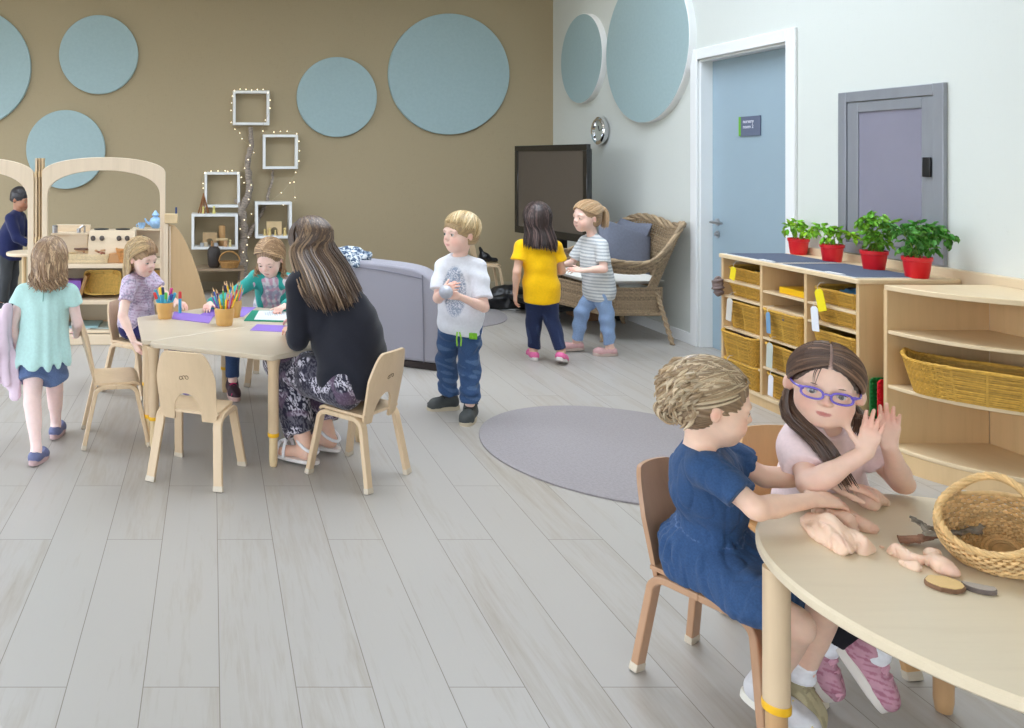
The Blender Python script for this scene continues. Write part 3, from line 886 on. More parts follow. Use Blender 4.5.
for x0, x1, y0, y1 in RL_:  # frames and panes of the added rooflights, numbered with the windows
    nwin += 1; mb = MB()
    for q in ((x0, x0 + 0.05, y0, y1), (x1 - 0.05, x1, y0, y1), (x0, x1, y0, y0 + 0.05), (x0, x1, y1 - 0.05, y1), ((x0 + x1) / 2 - 0.025, (x0 + x1) / 2 + 0.025, y0, y1)): mb.bx(q[0], q[1], q[2], q[3], ZC + 0.03, ZC + 0.25)
    fr = struct('window_%d' % nwin, mb, WHITE, smooth=False)
    mb = MB(); mb.bx(x0 + 0.04, x1 - 0.04, y0 + 0.04, y1 - 0.04, ZC + 0.16, ZC + 0.168); mb.build('pane', GLASS, fr, smooth=False)
# baseboards
mb = MB(); mb.bx(XL, XR, YB - 0.015, YB, 0, 0.09); struct('baseboard_back', mb, pmat('khaki_skirting', (160, 150, 126), 0.7, 0.02), bevel=0.003)
mb = MB(); mb.bx(XR - 0.015, XR, DY1 + 0.07, YB, 0, 0.08); struct('baseboard_right', mb, WHITE, bevel=0.003)
# door
mb = MB()
for y0, y1, z0, z1 in ((DY1, DY1 + 0.075, 0, DZ + 0.075), (DY0 - 0.075, DY0, 0, DZ + 0.075), (DY0, DY1, DZ, DZ + 0.075)):
    mb.bx(XR - 0.02, XR, y0, y1, z0, z1)
for y0, y1, z0, z1 in ((DY1 - 0.015, DY1, 0, DZ), (DY0, DY0 + 0.015, 0, DZ), (DY0, DY1, DZ - 0.015, DZ)):
    mb.bx(XR, XR + 0.14, y0, y1, z0, z1)
struct('trim_1', mb, WHITE, bevel=0.004)
DOORM = pmat('blue_door_laminate', (152, 172, 184), 0.35, 0.02, 3)
mb = MB(); mb.bx(XR + 0.085, XR + 0.13, DY0 + 0.016, DY1 - 0.016, 0.001, DZ - 0.016)
door = struct('door_1', mb, DOORM, bevel=0.002)
STEEL = pmat('brushed_steel', (185, 185, 188), 0.28, 0.03, 30, metallic=1.0)
mb = MB(); hz, hy = 0.89, DY1 - 0.075; xx = XR + 0.085
mb.lathe([(0.0255, 0), (0.0255, 0.008), (0.012, 0.010), (0.010, 0.05)], (xx, hy, hz), 20, M=Matrix.Rotation(-PI / 2, 3, 'Y'))
mb.tube([(xx - 0.05, hy, hz), (xx - 0.055, hy - 0.02, hz), (xx - 0.055, hy - 0.125, hz)], 0.0095, 10)
mb.build('door_handle', STEEL, door)
mb = MB(); mb.lathe([(0.024, 0), (0.024, 0.008), (0.010, 0.010), (0.009, 0.022)], (xx, hy, hz - 0.085), 20, M=Matrix.Rotation(-PI / 2, 3, 'Y'))
mb.build('door_lock', STEEL, door)
# room sign: plate, green edge, two lines of white lettering
sg = empty('door_sign', (XR + 0.080, 5.20, 1.55))
tag(sg, 'small grey door sign with a green left edge and two lines of white lettering', 'sign')
sx0 = XR + 0.0765
sy1, sy0 = FOC * (sx0) / (738.5 - 212), FOC * sx0 / (760.0 - 212)
SZ0, SZ1 = 1.336 + (158 - 136) / 151.5, 1.336 + (158 - 116.5) / 151.5
mb = MB(); mb.bx(sx0, sx0 + 0.0075, sy0, sy1 - 0.022, SZ0, SZ1)
wbuild(mb, 'plate', pmat('sign_grey', (98, 106, 128), 0.4, 0.02), sg, bevel=0.001)
mb = MB(); mb.bx(sx0, sx0 + 0.0075, sy1 - 0.0215, sy1, SZ0, SZ1)
wbuild(mb, 'edge_strip', pmat('sign_green', (104, 170, 50), 0.4, 0.02), sg, bevel=0.001)
def text_mesh(s, size, name, mat, parent, M, ext=0.0008, align='LEFT'):
    cu = bpy.data.curves.new(name, 'FONT'); cu.body = s; cu.size = size; cu.extrude = ext; cu.align_x = align
    o = bpy.data.objects.new(name, cu)
    COL.objects.link(o)
    dg = bpy.context.evaluated_depsgraph_get(); dg.update()
    me = bpy.data.meshes.new_from_object(o.evaluated_get(dg)); bpy.data.objects.remove(o)
    me.transform(M)
    o = bpy.data.objects.new(name, me); COL.objects.link(o); me.materials.clear(); me.materials.append(mat)
    wparent(o, parent); return o
LETW = pmat('lettering_white', (225, 225, 235), 0.5, 0.0)
Mt = frame((sx0 - 0.0006, sy1 - 0.045, SZ0 + 0.085), (0, -1, 0), (0, 0, 1), (-1, 0, 0))
text_mesh('nursery', 0.034, 'lettering', LETW, sg, Mt)
Mt = frame((sx0 - 0.0006, sy1 - 0.045, SZ0 + 0.050), (0, -1, 0), (0, 0, 1), (-1, 0, 0))
text_mesh('room 2', 0.034, 'lettering', LETW, sg, Mt)
# round wall boards
BLUE = pmat('pale_blue_felt', (160, 181, 183), 0.95, 0.03, 40, 0.1, 200, spec=0.1)
def board(px, py, r_px, D, th, label):
    s = FOC / D; r = r_px / s
    c = PX(px, py, D); t = empty('round_wall_board', (c.x, YB, c.z)); tag(t, label, 'wall board', 'round pinboards')
    M = Matrix.Rotation(PI / 2, 3, 'X')
    mb = MB(); mb.lathe([(r - 0.012, th - 0.001), (r - 0.0035, th), (r - 0.0035, th + 0.002), (0.001, th + 0.002)], (0, 0, 0), 96, M=M)
    mb.build('face', BLUE, t)
    mb = MB(); mb.lathe([(r - 0.01, 0.0), (r, 0.0), (r, th - 0.004), (r - 0.003, th), (r - 0.012, th)], (0, 0, 0), 96, M=M)
    mb.build('rim', pmat('board_rim', (170, 196, 200), 0.7, 0.02), t)
    return t
for px, py, r, lab in ((-29, 67.5, 59.5, 'large pale blue round board cut off by the left edge of the picture'),
                       (98.5, 54.5, 39.5, 'pale blue round board on the back wall, upper of the two small ones on the left'),
                       (65.5, 149.5, 39.5, 'pale blue round board partly behind the wooden arch'),
                       (337, 97, 40, 'pale blue round board between the white box shelves and the largest disc'),
                       (449, 74, 60.5, 'largest pale blue round board on the khaki wall, left of the corner')):
    board(px, py, r, YB - 0.04, 0.04, lab)
def board_r(yc, zc, r, label):
    t = empty('round_wall_board', (XR, yc, zc)); tag(t, label, 'wall board', 'round pinboards')
    M = Matrix.Rotation(-PI / 2, 3, 'Y')
    mb = MB(); mb.lathe([(r - 0.03, 0.049), (r - 0.0045, 0.050), (r - 0.0045, 0.052), (0.001, 0.052)], (0, 0, 0), 96, M=M); mb.build('face', BLUE, t)
    mb = MB(); mb.lathe([(r - 0.03, 0.0), (r, 0.0), (r, 0.046), (r - 0.004, 0.0505), (r - 0.013, 0.0505)], (0, 0, 0), 96, M=M); mb.build('rim', WHITE, t)
board_r(7.36, 1.336 + (158 - 58.5) / 109.0, 0.41, 'smaller pale blue round board with white rim on the right wall by the corner')
board_r(6.28, 1.336 + (158 - 46.5) / 127.4, 0.60, 'large pale blue round board with white rim on the right wall left of the door')
# chrome wall clock
ck = empty('wall_clock', (XR, 7.03, 1.575)); tag(ck, 'small round chrome clock on the right wall below the round boards', 'clock')
M = Matrix.Rotation(-PI / 2, 3, 'Y')
mb = MB(); mb.lathe([(0.10, 0), (0.115, 0.01), (0.125, 0.03), (0.122, 0.05), (0.108, 0.06), (0.092, 0.055), (0.086, 0.035)], (0, 0, 0), 48, M=M, close=False)
mb.build('case', pmat('chrome', (225, 225, 228), 0.08, 0.0, metallic=1.0), ck)
mb = MB(); mb.lathe([(0.001, 0.030), (0.092, 0.030), (0.092, 0.034), (0.001, 0.034)], (0, 0, 0), 32, M=M)
mb.build('dial', pmat('clock_dial', (176, 180, 170), 0.4, 0.02), ck)
mb = MB(); mb.tube([(-0.037, 0, 0), (-0.037, 0.02, 0.045)], 0.0035, 5); mb.tube([(-0.037, 0, 0), (-0.037, -0.058, 0.02)], 0.0025, 5)
mb.build('hands', pmat('black_plastic', (24, 24, 26), 0.4, 0.02), ck)
# steel hatch let into the right wall
ht = empty('wall_hatch', (XR, 4.05, HZ0)); tag(ht, 'grey steel framed wall hatch with frosted glass behind the potted plants', 'hatch')
HM = pmat('hatch_steel', (150, 153, 160), 0.38, 0.04, 20, 0.02, 100, stretch=(1, 1, 0.15), metallic=0.35)
def ring(mb, x0, x1, y0, y1, z0, z1, w):
    mb.bx(x0, x1, y0, y0 + w, z0, z1); mb.bx(x0, x1, y1 - w, y1, z0, z1)
    mb.bx(x0, x1, y0 + w, y1 - w, z0, z0 + w); mb.bx(x0, x1, y0 + w, y1 - w, z1 - w, z1)
mb = MB(); ring(mb, XR - 0.022, XR, HY0, HY1, HZ0 - 0.03, HZ1, 0.055); wbuild(mb, 'frame', HM, ht, bevel=0.003)
mb = MB(); (mb.bx(XR - 0.016, XR, HY0 + 0.058, 3.862, HZ0 + 0.028, HZ1 - 0.058), mb.bx(XR - 0.016, XR, 4.243, HY1 - 0.058, HZ0 + 0.028, HZ1 - 0.058), mb.bx(XR - 0.016, XR, 3.862, 4.243, 1.578, HZ1 - 0.058), mb.bx(XR - 0.016, XR, 3.862, 4.243, HZ0 + 0.028, HZ0 + 0.12)); wbuild(mb, 'inner_frame', HM, ht, bevel=0.003)
mb = MB(); mb.bx(XR - 0.008, XR, 3.860, 4.245, HZ0 + 0.118, 1.58)
wbuild(mb, 'frosted_panel', pmat('frosted_glass', (134, 132, 148), 0.22, 0.03, 4, coat=0.5), ht)
mb = MB(); mb.bx(XR - 0.028, XR - 0.016, 3.803, 3.846, 1.245, 1.34); wbuild(mb, 'lock', pmat('black_plastic', (24, 24, 26), 0.4, 0.02), ht, bevel=0.004)
# rugs
def rug(x, y, r, label):
    mb = MB(); mb.lathe([(0.001, 0.0), (r, 0.0), (r, 0.006), (r - 0.006, 0.010), (0.001, 0.010)], (0, 0, 0), 96)
    o = mb.build('round_rug', pmat('grey_rug_pile', (152, 146, 148), 1.0, 0.09, 90, 0.5, 700, spec=0.05, sheen=0.2), None, loc=(x, y, 0.001)); tag(o, label, 'rug')
rug(1.885, 3.66, 0.63, 'large round grey rug on the open floor in front of the shelving')
rug(1.88, 6.88, 0.62, 'round grey rug farther back near the grey armchair and the screen')
# unseen ceiling panels added to light the room: square, flush
LP = pmat('added_light_housing', (240, 240, 240), 0.5, 0.0)
m, nt, b = new_mat('added_light_diffuser'); b.inputs['Emission Color'].default_value = (1.0, 0.93, 0.84, 1); b.inputs['Emission Strength'].default_value = 2.0; b.inputs['Base Color'].default_value = (0.8, 0.8, 0.8, 1)
DIFF = m
k = 0
for y in (0.3, 2.6, 6.7):
    for x in (-3.4, -0.3, 3.0):
        k += 1
        row = {0.3: 'nearest the camera', 2.6: 'in the middle row', 6.7: 'in the row toward the khaki wall'}[y]
        colm = {-3.4: 'left', -0.3: 'centre', 3.0: 'right'}[x]
        t = empty('added_ceiling_light', (x, y, ZC)); tag(t, 'added unseen square white flush ceiling light, %s, %s' % (colm, row), 'ceiling light', 'added ceiling lights')
        mb = MB(); ring(mb, -0.05, 0, -0.32, 0.32, -0.32, 0.32, 0.02)
        mb2 = MB()
        for x0, x1, y0, y1 in ((-0.32, -0.30, -0.32, 0.32), (0.30, 0.32, -0.32, 0.32), (-0.3, 0.3, -0.32, -0.30), (-0.3, 0.3, 0.30, 0.32)): mb2.bx(x0, x1, y0, y1, -0.05, -0.001)
        mb2.build('frame', LP, t)
        mb = MB(); mb.bx(-0.3, 0.3, -0.3, 0.3, -0.045, -0.035); mb.build('diffuser', DIFF, t, smooth=False)
# sky outside, seen through the windows
w = bpy.data.worlds.new('sky'); scene.world = w; w.use_nodes = True
nt = w.node_tree; bg = nt.nodes['Background']
tc = nt.nodes.new('ShaderNodeTexCoord'); sp = nt.nodes.new('ShaderNodeSeparateXYZ'); nt.links.new(tc.outputs['Generated'], sp.inputs[0])
hz_ = nt.nodes.new('ShaderNodeMath'); hz_.operation = 'MULTIPLY_ADD'; hz_.inputs[1].default_value = 0.5; hz_.inputs[2].default_value = 0.5; nt.links.new(sp.outputs['Z'], hz_.inputs[0])
c = ramp(nt, hz_.outputs[0], [(0.0, (0.13, 0.13, 0.11)), (0.495, (0.16, 0.16, 0.14)), (0.51, (0.63, 0.68, 0.75)), (0.78, (0.66, 0.76, 0.90)), (0.9, (0.80, 0.89, 1.0)), (1.0, (0.84, 0.91, 1.0))])
nt.links.new(c, bg.inputs['Color']); bg.inputs['Strength'].default_value = 8.8
for axis, pos, holes in (('x', XL, LH), ('y', YF, FH)):
    for h0, h1 in holes:
        L = bpy.data.lights.new('window_portal', 'AREA'); L.shape = 'RECTANGLE'; L.size = (h1 - h0); L.size_y = 2.44; L.cycles.is_portal = True
        o = bpy.data.objects.new('window_portal', L); COL.objects.link(o)
        if axis == 'x': o.location = (pos - 0.12, (h0 + h1) / 2, 1.28); o.rotation_euler = (PI / 2, 0, -PI / 2)
        else: o.location = ((h0 + h1) / 2, pos - 0.12, 1.28); o.rotation_euler = (-PI / 2, PI, 0)
for x0, x1, y0, y1 in RL_:
    L = bpy.data.lights.new('added_rooflight_portal', 'AREA'); L.shape = 'RECTANGLE'; L.size = x1 - x0; L.size_y = y1 - y0; L.cycles.is_portal = True
    o = bpy.data.objects.new('added_rooflight_portal', L); COL.objects.link(o); o.location = ((x0 + x1) / 2, (y0 + y1) / 2, ZC + 0.2)
# camera
cam = bpy.data.cameras.new('camera'); co = bpy.data.objects.new('camera', cam); COL.objects.link(co)
co.location = (0, 0, EYE); co.rotation_euler = (PI / 2, 0, 0)
cam.sensor_fit = 'HORIZONTAL'; cam.sensor_width = 36.0; cam.lens = 36.0 * FOC / 1024.0
cam.shift_x = (512 - 212) / 1024.0; cam.shift_y = -(364 - 158) / 1024.0
cam.clip_start = 0.05; cam.clip_end = 100
scene.camera = co
scene.view_settings.view_transform = 'Standard'; scene.view_settings.look = 'None'
scene.view_settings.gamma = 1.0; scene.view_settings.use_curve_mapping = False
scene.view_settings.exposure = 0.04
scene.cycles.use_denoising = True
scene.cycles.max_bounces = 8; scene.cycles.diffuse_bounces = 5; scene.cycles.transparent_max_bounces = 12
scene.cycles.caustics_reflective = False; scene.cycles.caustics_refractive = False
# ------------------------------------------------------------- furniture
BIRCH = wood('birch', (210, 184, 150), 'z', 0.07)
BIRCHX = wood('birch_flat', (222, 203, 172), 'x', 0.06)
BIRCHY = wood('birch_deep', (221, 201, 168), 'y', 0.06)
MAPLE = wood('maple_panel', (214, 188, 146), 'z', 0.09)
TABTOP = wood('table_laminate', (206, 192, 170), 'x', 0.04, 0.35)
BEECH = wood('beech_brown', (180, 140, 108), 'z', 0.10)
BLACKP = pmat('black_plastic', (24, 24, 26), 0.4, 0.02)
YELLOWP = pmat('yellow_band', (235, 180, 30), 0.4, 0.02)
CAPM = pmat('clear_foot_cap', (205, 192, 172), 0.3, 0.02)
WICKY = vcmat('golden_wicker', 0.6, 0.14, 60, 0.0)
def woven(mb, fn, rows, ribs, r=0.003, amp=0.0035, closed=True, n_per=6, col=(0.5, 0.35, 0.12), var=0.18, seed=1, ribr=None, vr=(0.0, 1.0), sides=5, ribcol=None, skip=None):
    """real weave: strands running round (u) over and under upright ribs (v); fn(u, v) -> (point, normal)"""
    rg = random.Random(seed); n = ribs * n_per // 2
    for i in range(rows):
        v = vr[0] + (vr[1] - vr[0]) * (i + 0.5) / rows; pts = []
        f = 1 + rg.uniform(-var, var); c = [x * f for x in col]; seg = []
        m = n if closed else n + 1
        for j in range(m):
            u = j / n
            if skip and skip(u, v):
                if len(seg) > 2: mb.tube(seg, r, sides, col=c)
                seg = []; continue
            p, nn = fn(u, v); seg.append(p + nn * amp * math.sin(PI * ribs * u + PI * i))
        if len(seg) == m and closed: mb.tube(seg, r, sides, closed=True, col=c)
        elif len(seg) > 2: mb.tube(seg, r, sides, col=c)
    for k in range(ribs if closed else ribs + 1):
        u = k / ribs; seg = []
        for i in range(7):
            v = vr[0] + (vr[1] - vr[0]) * i / 6
            if skip and skip(u, v):
                if len(seg) > 1: mb.tube(seg, ribr or r, 4, col=ribcol or col)
                seg = []; continue
            seg.append(fn(u, v)[0])
        if len(seg) > 1: mb.tube(seg, ribr or r, 4, col=ribcol or col)
# ---- bentwood child's chair
def make_chair(name, woodm, sz=0.285, W=0.30, Dp=0.30, top=0.55, seatwood=None, splay=0.052):
    t = empty(name); sw = seatwood or woodm
    for sx in (-1, 1):
        for sy in (-1, 1):
            foot = V((sx * W / 2, sy * Dp / 2, 0.001)); x1 = sx * (W / 2 - 0.022); y1 = sy * (Dp / 2 - splay)
            pts = [foot + V((0, 0, 0.0)), lerp(foot, V((x1, y1, sz - 0.05)), 0.5), V((x1, y1, sz - 0.05))]
            for k in range(1, 7):
                a = PI / 2 * k / 6
                pts.append(V((x1, y1 - sy * 0.045 * (1 - math.cos(a)), sz - 0.05 + 0.042 * math.sin(a))))
            pts.append(V((x1, 0.0, sz - 0.008)))
            mb = MB(); mb.tube(pts, 0.0135, 4, flat=((1, 0, 0), 1.95)); lg = mb.build('leg', woodm, t, bevel=0.003)
            mb = MB(); d = nrm(pts[1] - pts[0]); mb.tube([foot - d * 0.0, foot + d * 0.022], 0.015, 4, flat=((1, 0, 0), 1.9)); mb.build('foot_cap', CAPM, lg, bevel=0.002)
    # seat
    w2 = W / 2 - 0.02
    def sf(u, v):
        x = (u - 0.5) * 2 * w2; y = -Dp / 2 + splay - 0.006 + v * (Dp - 2 * splay + 0.022)
        z = sz + 0.012 - 0.006 * math.cos((u - 0.5) * PI) * math.sin(v * PI)
        if v > 0.85: z -= 0.02 * ((v - 0.85) / 0.15) ** 2
        e = 1 - 0.12 * max(0, (v - 0.8) / 0.2) ** 2
        return V((x * e, y, z))
    mb = MB(); mb.grid(sf, 17, 17, thick=0.011); mb.build('seat', sw, t)
    # back: one plywood sheet with an arched cut-out at its foot
    bw = W / 2 - 0.018
    def bf(u, v):
        x = (u - 0.5) * 2 * bw; q = abs(x) / bw
        zt = top - 0.11 * max(0, (q - 0.55) / 0.45) ** 2.2 - 0.006 * q * q
        zb = sz - 0.03
        if abs(x) < 0.064: zb = sz - 0.005 + 0.094 * math.sqrt(max(0, 1 - (x / 0.064) ** 2))
        z = lerp(zb, zt, v); h = (z - sz) / (top - sz)
        xx = x * (1 - 0.06 * (1 - h) ** 2) * (1.0 if h > 0.0 else 1.0)
        return V((xx, -Dp / 2 + splay - 0.004 - 0.050 * h - 0.022 * (1 - q * q) * min(1, max(h, 0) + 0.2), z))
    mb = MB(); mb.grid(bf, 61, 11, thick=0.011); bk = mb.build('backrest', woodm, t, angle=50)
    mb = MB()   # small burnt-in maker's mark on the rear of the back
    for dx in (-0.013, 0.0, 0.013):
        p = []
        for k in range(13):
            a = 2 * PI * k / 12 * (1 if dx else 0.75)
            x = dx + 0.007 * math.cos(a); z = lerp(sz, top, 0.60) + 0.0075 * math.sin(a) + dx * 0.15
            p.append(bf(0.5 + x / 2 / bw, (z - (sz + 0.089)) / (top - sz - 0.089)) + V((0, -0.0006, 0)))
        mb.tube(p, 0.0012, 4)
        
    mb.build('maker_mark', pmat('burnt_mark', (92, 70, 52), 0.7, 0.02), bk)
    return t
def chair_at(feet_rear, feet_front, label, woodm=None, **k):
    """place from the mid points of the rear and the front pair of feet"""
    a, b = V(feet_rear), V(feet_front); d = b - a
    t = make_chair('child_chair', woodm or BIRCH, Dp=k.pop('Dp', 0.30), **k)
    t.location = ((a.x + b.x) / 2, (a.y + b.y) / 2, 0); t.rotation_euler = (0, 0, math.atan2(d.y, d.x) - PI / 2)
    tag(t, label, 'chair', 'bentwood child chairs'); return t
# empty chair in front of the left table: back to the camera
chair_at((-0.118, 3.245), (-0.005, 3.54), 'empty light birch child chair with its back to the camera, at the left table')
chair_at((-0.615, 3.81), (-0.315, 3.86), 'empty light birch child chair seen from the side at the left end of the table')
chair_at((0.742, 3.268), (0.497, 3.512), 'light birch child chair under the woman in the black cardigan', W=0.29, splay=0.042)
chair_at((-0.545, 4.705), (-0.295, 4.535), 'light birch child chair under the girl in the lilac blouse', top=0.50)
chair_at((0.42, 4.93), (0.35, 4.63), 'light birch child chair under the girl in the teal cardigan')
chair_at((1.215, 2.155), (1.372, 1.875), 'brown beech child chair under the girl in the denim dress', BEECH, W=0.25, Dp=0.31, sz=0.268, top=0.512, splay=0.03)
chair_at((1.655, 2.36), (1.65, 2.04), 'honey coloured child chair under the girl with purple glasses', wood('honey_beech', (205, 160, 108), 'z', 0.09), W=0.29, top=0.545)
ch = chair_at((2.42, 7.46), (2.68, 7.43), 'light birch child chair standing by the back wall behind the boy', W=0.28, top=0.62, sz=0.355)
# ---- tables
def table_leg(t, x, y, top, r=0.0235, zr=0.0, ext=None):
    fl_ = 1.0 if ext else 1.35
    mb = MB(); mb.lathe([(r * fl_, top), (r * (1 + (fl_ - 1) * 0.5), top - 0.02), (r, top - 0.055), (r, 0.145 + zr), (r * 0.92, 0.143 + zr)][::-1], (x, y, 0), 24)
    lg = mb.build('leg', BIRCH, t)
    mb = MB(); mb.lathe([(r * 1.04, 0.130 + zr), (r * 1.07, 0.133 + zr), (r * 1.07, 0.144 + zr), (r * 1.04, 0.147 + zr)], (x, y, 0), 24); mb.build('yellow_band', YELLOWP, lg)
    mb = MB(); mb.lathe([(r * 0.58, 0.001), (r * 0.66, 0.004), (r * 0.80, 0.03), (r * 0.80, 0.13 + zr)], (x, y, 0), 20); mb.build('leg_extension', ext or MAPLE, lg)
    return lg
def rounded(poly, r, n=6):
    out = []; m = len(poly)
    for i in range(m):
        p = V((*poly[i], 0)); a = V((*poly[i - 1], 0)) - p; b = V((*poly[(i + 1) % m], 0)) - p
        an = a.angle(b); d = r / math.tan(an / 2); a.normalize(); b.normalize()
        c = p + (a + b).normalized() * (r / math.sin(an / 2)); s = p + a * d - c; e = p + b * d - c
        for k in range(n + 1):
            v = s.lerp(e, k / n).normalized() * r; out.append(((c + v).x, (c + v).y))
    return out
P1, P2, P3, P4, P5, P6 = (-0.40, 4.256), (-0.322, 3.678), (0.255, 3.415), (0.745, 3.765), (0.665, 4.355), (0.085, 4.62)
for poly, lab in (((P2, P3, P4, P5), 'pale birch trapezoid table with rounded corners, the half nearer the camera'),
                  ((P5, P6, P1, P2), 'pale birch trapezoid table making the far half of the hexagon')):
    c = (sum(p[0] for p in poly) / 4, sum(p[1] for p in poly) / 4)
    t = empty('trapezoid_table', (c[0], c[1], 0)); tag(t, lab, 'table', 'pair of trapezoid tables')
    q = [(c[0] + (p[0] - c[0]) * 0.996 - c[0], c[1] + (p[1] - c[1]) * 0.996 - c[1]) for p in poly]
    mb = MB(); mb.prism(rounded(q, 0.035), Matrix.Identity(4), 0.467, 0.490); mb.build('tabletop', TABTOP, t, bevel=0.005, seg=3)
    for p in q: 
        k = 0.90 if (abs(p[0]) + abs(p[1])) > 0 else 1
        d = V((p[0], p[1], 0)); d = d * (1 - 0.052 / d.length); table_leg(t, d.x, d.y, 0.467)
TC = (1.615, 1.545); TR = 0.468; TZ = 0.496
t = empty('round_table', (TC[0], TC[1], 0)); tag(t, 'round pale birch table in the right foreground with play dough and a basket on it', 'table')
mb = MB(); mb.lathe([(0.001, TZ - 0.024), (TR - 0.004, TZ - 0.024), (TR, TZ - 0.020), (TR, TZ - 0.006), (TR - 0.006, TZ), (0.001, TZ)], (0, 0, 0), 128)
mb.build('tabletop', wood('round_table_laminate', (221, 205, 177), 'x', 0.04, 0.35), t, angle=30)
for x, y in ((-0.426, 0.140), (0.150, 0.385), (0.41, -0.14), (-0.15, -0.41)):
    table_leg(t, x, y, TZ - 0.024, 0.0250, 0.045, wood('leg_brown', (190, 150, 106), 'z', 0.1))
# ---- storage cabinet along the right wall
CX0, CX1, CD0, CD1, CZ = 2.94, 3.40, 3.635, 4.62, 0.785
DIV = [4.62, 4.285, 3.965, 3.635]
CARC = wood('cabinet_birch', (212, 180, 134), 'z', 0.07)
CARCX = wood('cabinet_birch_top', (222, 198, 160), 'y', 0.05)
SHELVES = [(0.64, 0.552, 0.372, 0.20), (0.63, 0.548, 0.383, 0.225), (0.63, 0.54, 0.372, 0.20)]
cab = empty('storage_cabinet', (3.17, 4.13, 0)); tag(cab, 'long low birch storage cabinet of wicker baskets under the potted plants', 'cabinet')
mb = MB(); mb.prism(rounded([(CX0 - 0.012, CD1 - 0.012), (CX1, CD1 - 0.012), (CX1, CD0 + 1.0), (CX0 - 0.012, CD0 + 1.0)] if False else [(CX0 - 0.012, CD0 - 0.0), (CX1, CD0), (CX1, CD1), (CX0 - 0.012, CD1)] if False else [(CX0 - 0.012, 3.625), (CX1 + 0.0, 3.625), (CX1 + 0.0, 4.63), (CX0 - 0.012, 4.63)], 0.012), Matrix.Identity(4), CZ - 0.022, CZ)
wbuild(mb, 'top', CARCX, cab, bevel=0.004)
for i, d in enumerate(DIV):
    y0 = d - 0.018 if i == 0 else (d if i == 3 else d - 0.009)
    mb = MB(); mb.bx(CX0, CX1 - 0.01, y0, y0 + 0.018, 0.0 if i in (0, 3) else 0.07, CZ - 0.0225); wbuild(mb, 'side_panel' if i in (0, 3) else 'divider', CARC, cab, bevel=0.002)
mb = MB(); mb.bx(CX1 - 0.01, CX1, 3.635, 4.62, 0.0, CZ - 0.0225); wbuild(mb, 'back_panel', CARC, cab)
mb = MB(); mb.bx(CX0 + 0.004, CX1 - 0.012, 3.654, 4.60, 0.05, 0.068); wbuild(mb, 'bottom', CARCX, cab)
mb = MB(); mb.bx(CX0 + 0.012, CX0 + 0.03, 3.654, 4.60, 0.0, 0.0495); wbuild(mb, 'plinth', CARC, cab)
for i in range(3):
    for z in SHELVES[i]:
        mb = MB(); mb.bx(CX0 + 0.004, CX1 - 0.012, DIV[i + 1] + (0.019 if i == 2 else 0.010), DIV[i] - (0.019 if i == 0 else 0.010), z - 0.012, z); wbuild(mb, 'shelf', CARCX, cab, bevel=0.001)
# ledge between the cabinet and the wall
mb = MB(); mb.bx(CX1 + 0.001, XR - 0.001, 2.95, 4.63, 0.0, 0.825)
o = mb.build('upstand_board', wood('upstand_birch', (216, 196, 164), 'y', 0.05), None, bevel=0.003); tag(o, 'pale wooden board standing behind the cabinets against the right wall', 'board')
# felt top mats
MATM = pmat('slate_blue_mat', (82, 92, 112), 0.9, 0.04, 60, 0.1, 300)
for i, (y0, y1, lab) in enumerate(((4.19, 4.60, 'slate blue mat with a pale edge on the far end of the cabinet top'), (3.665, 4.155, 'slate blue mat with a pale edge on the near end of the cabinet top'))):
    t = empty('table_mat', (3.11, (y0 + y1) / 2, CZ + 0.0005)); tag(t, lab, 'mat', 'slate mats on the cabinet')
    h = (y1 - y0) / 2
    mb = MB(); mb.bx(-0.166, 0.175, -h, h, 0, 0.002); mb.build('backing', pmat('mat_edge', (214, 214, 214), 0.6, 0.02), t)
    mb = MB(); mb.bx(-0.152, 0.17, -h + 0.008, h - 0.008, 0.002, 0.004); mb.build('felt', MATM, t)
    mb = MB(); mb.bx(-0.160, -0.135, -h + 0.03 + 0.06 * i, -h + 0.13 + 0.06 * i, 0.004, 0.0048); mb.build('paper_label', WHITE, t)
# wicker baskets
def drawer_fn(w, d, h, taper=0.88, sag=0.0):
    def f(u, v):
        a = 2 * PI * u; c, s = math.cos(a), math.sin(a); e = 0.22
        k = taper + (1 - taper) * v
        x = d / 2 * k * abs(c) ** e * (1 if c >= 0 else -1); y = w / 2 * k * abs(s) ** e * (1 if s >= 0 else -1)
        l = math.hypot(c / d, s / w)
        z = h * v + 0.012 * v * (abs(s) ** 4 - 0.0) * 0.6
        if v > 0.7: z -= sag * (1 - abs(s) ** 4) * 0.5
        return V((x, y, z)), V((c / d / l, s / w / l, 0))
    return f
GOLD = (s2l(196), s2l(152), s2l(62))
def make_drawer(w, d, h, seed, rows=None):
    t = empty('wicker_basket'); fn = drawer_fn(w, d, h)
    mb = MB(); woven(mb, fn, rows or max(5, int(h / 0.0085)), 44, 0.0042, 0.003, n_per=4, col=GOLD, seed=seed, sides=4)
    mb.grid(lambda u, v: fn(u, v)[0] - fn(u, v)[1] * 0.004, 44, 3, closed_u=True, col=[c * 0.75 for c in GOLD])
    mb.build('woven_wall', WICKY, t)
    mb = MB(); mb.bx(-d / 2 * 0.86, d / 2 * 0.86, -w / 2 * 0.86, w / 2 * 0.86, 0.0005, 0.006, col=[c * 0.7 for c in GOLD]); mb.build('base', WICKY, t)
    mb = MB()
    for k in range(2):
        mb.tube([fn(j / 60, 1.0)[0] + fn(j / 60, 1.0)[1] * (0.004 * math.sin(j * PI / 2 + k * PI)) + V((0, 0, 0.003 * math.cos(j * PI / 2 + k * PI))) for j in range(60)], 0.0055, 6, closed=True, col=[c * 1.1 for c in GOLD])
    mb.build('rim', WICKY, t)
    return t
d_tall = None
protos = {}
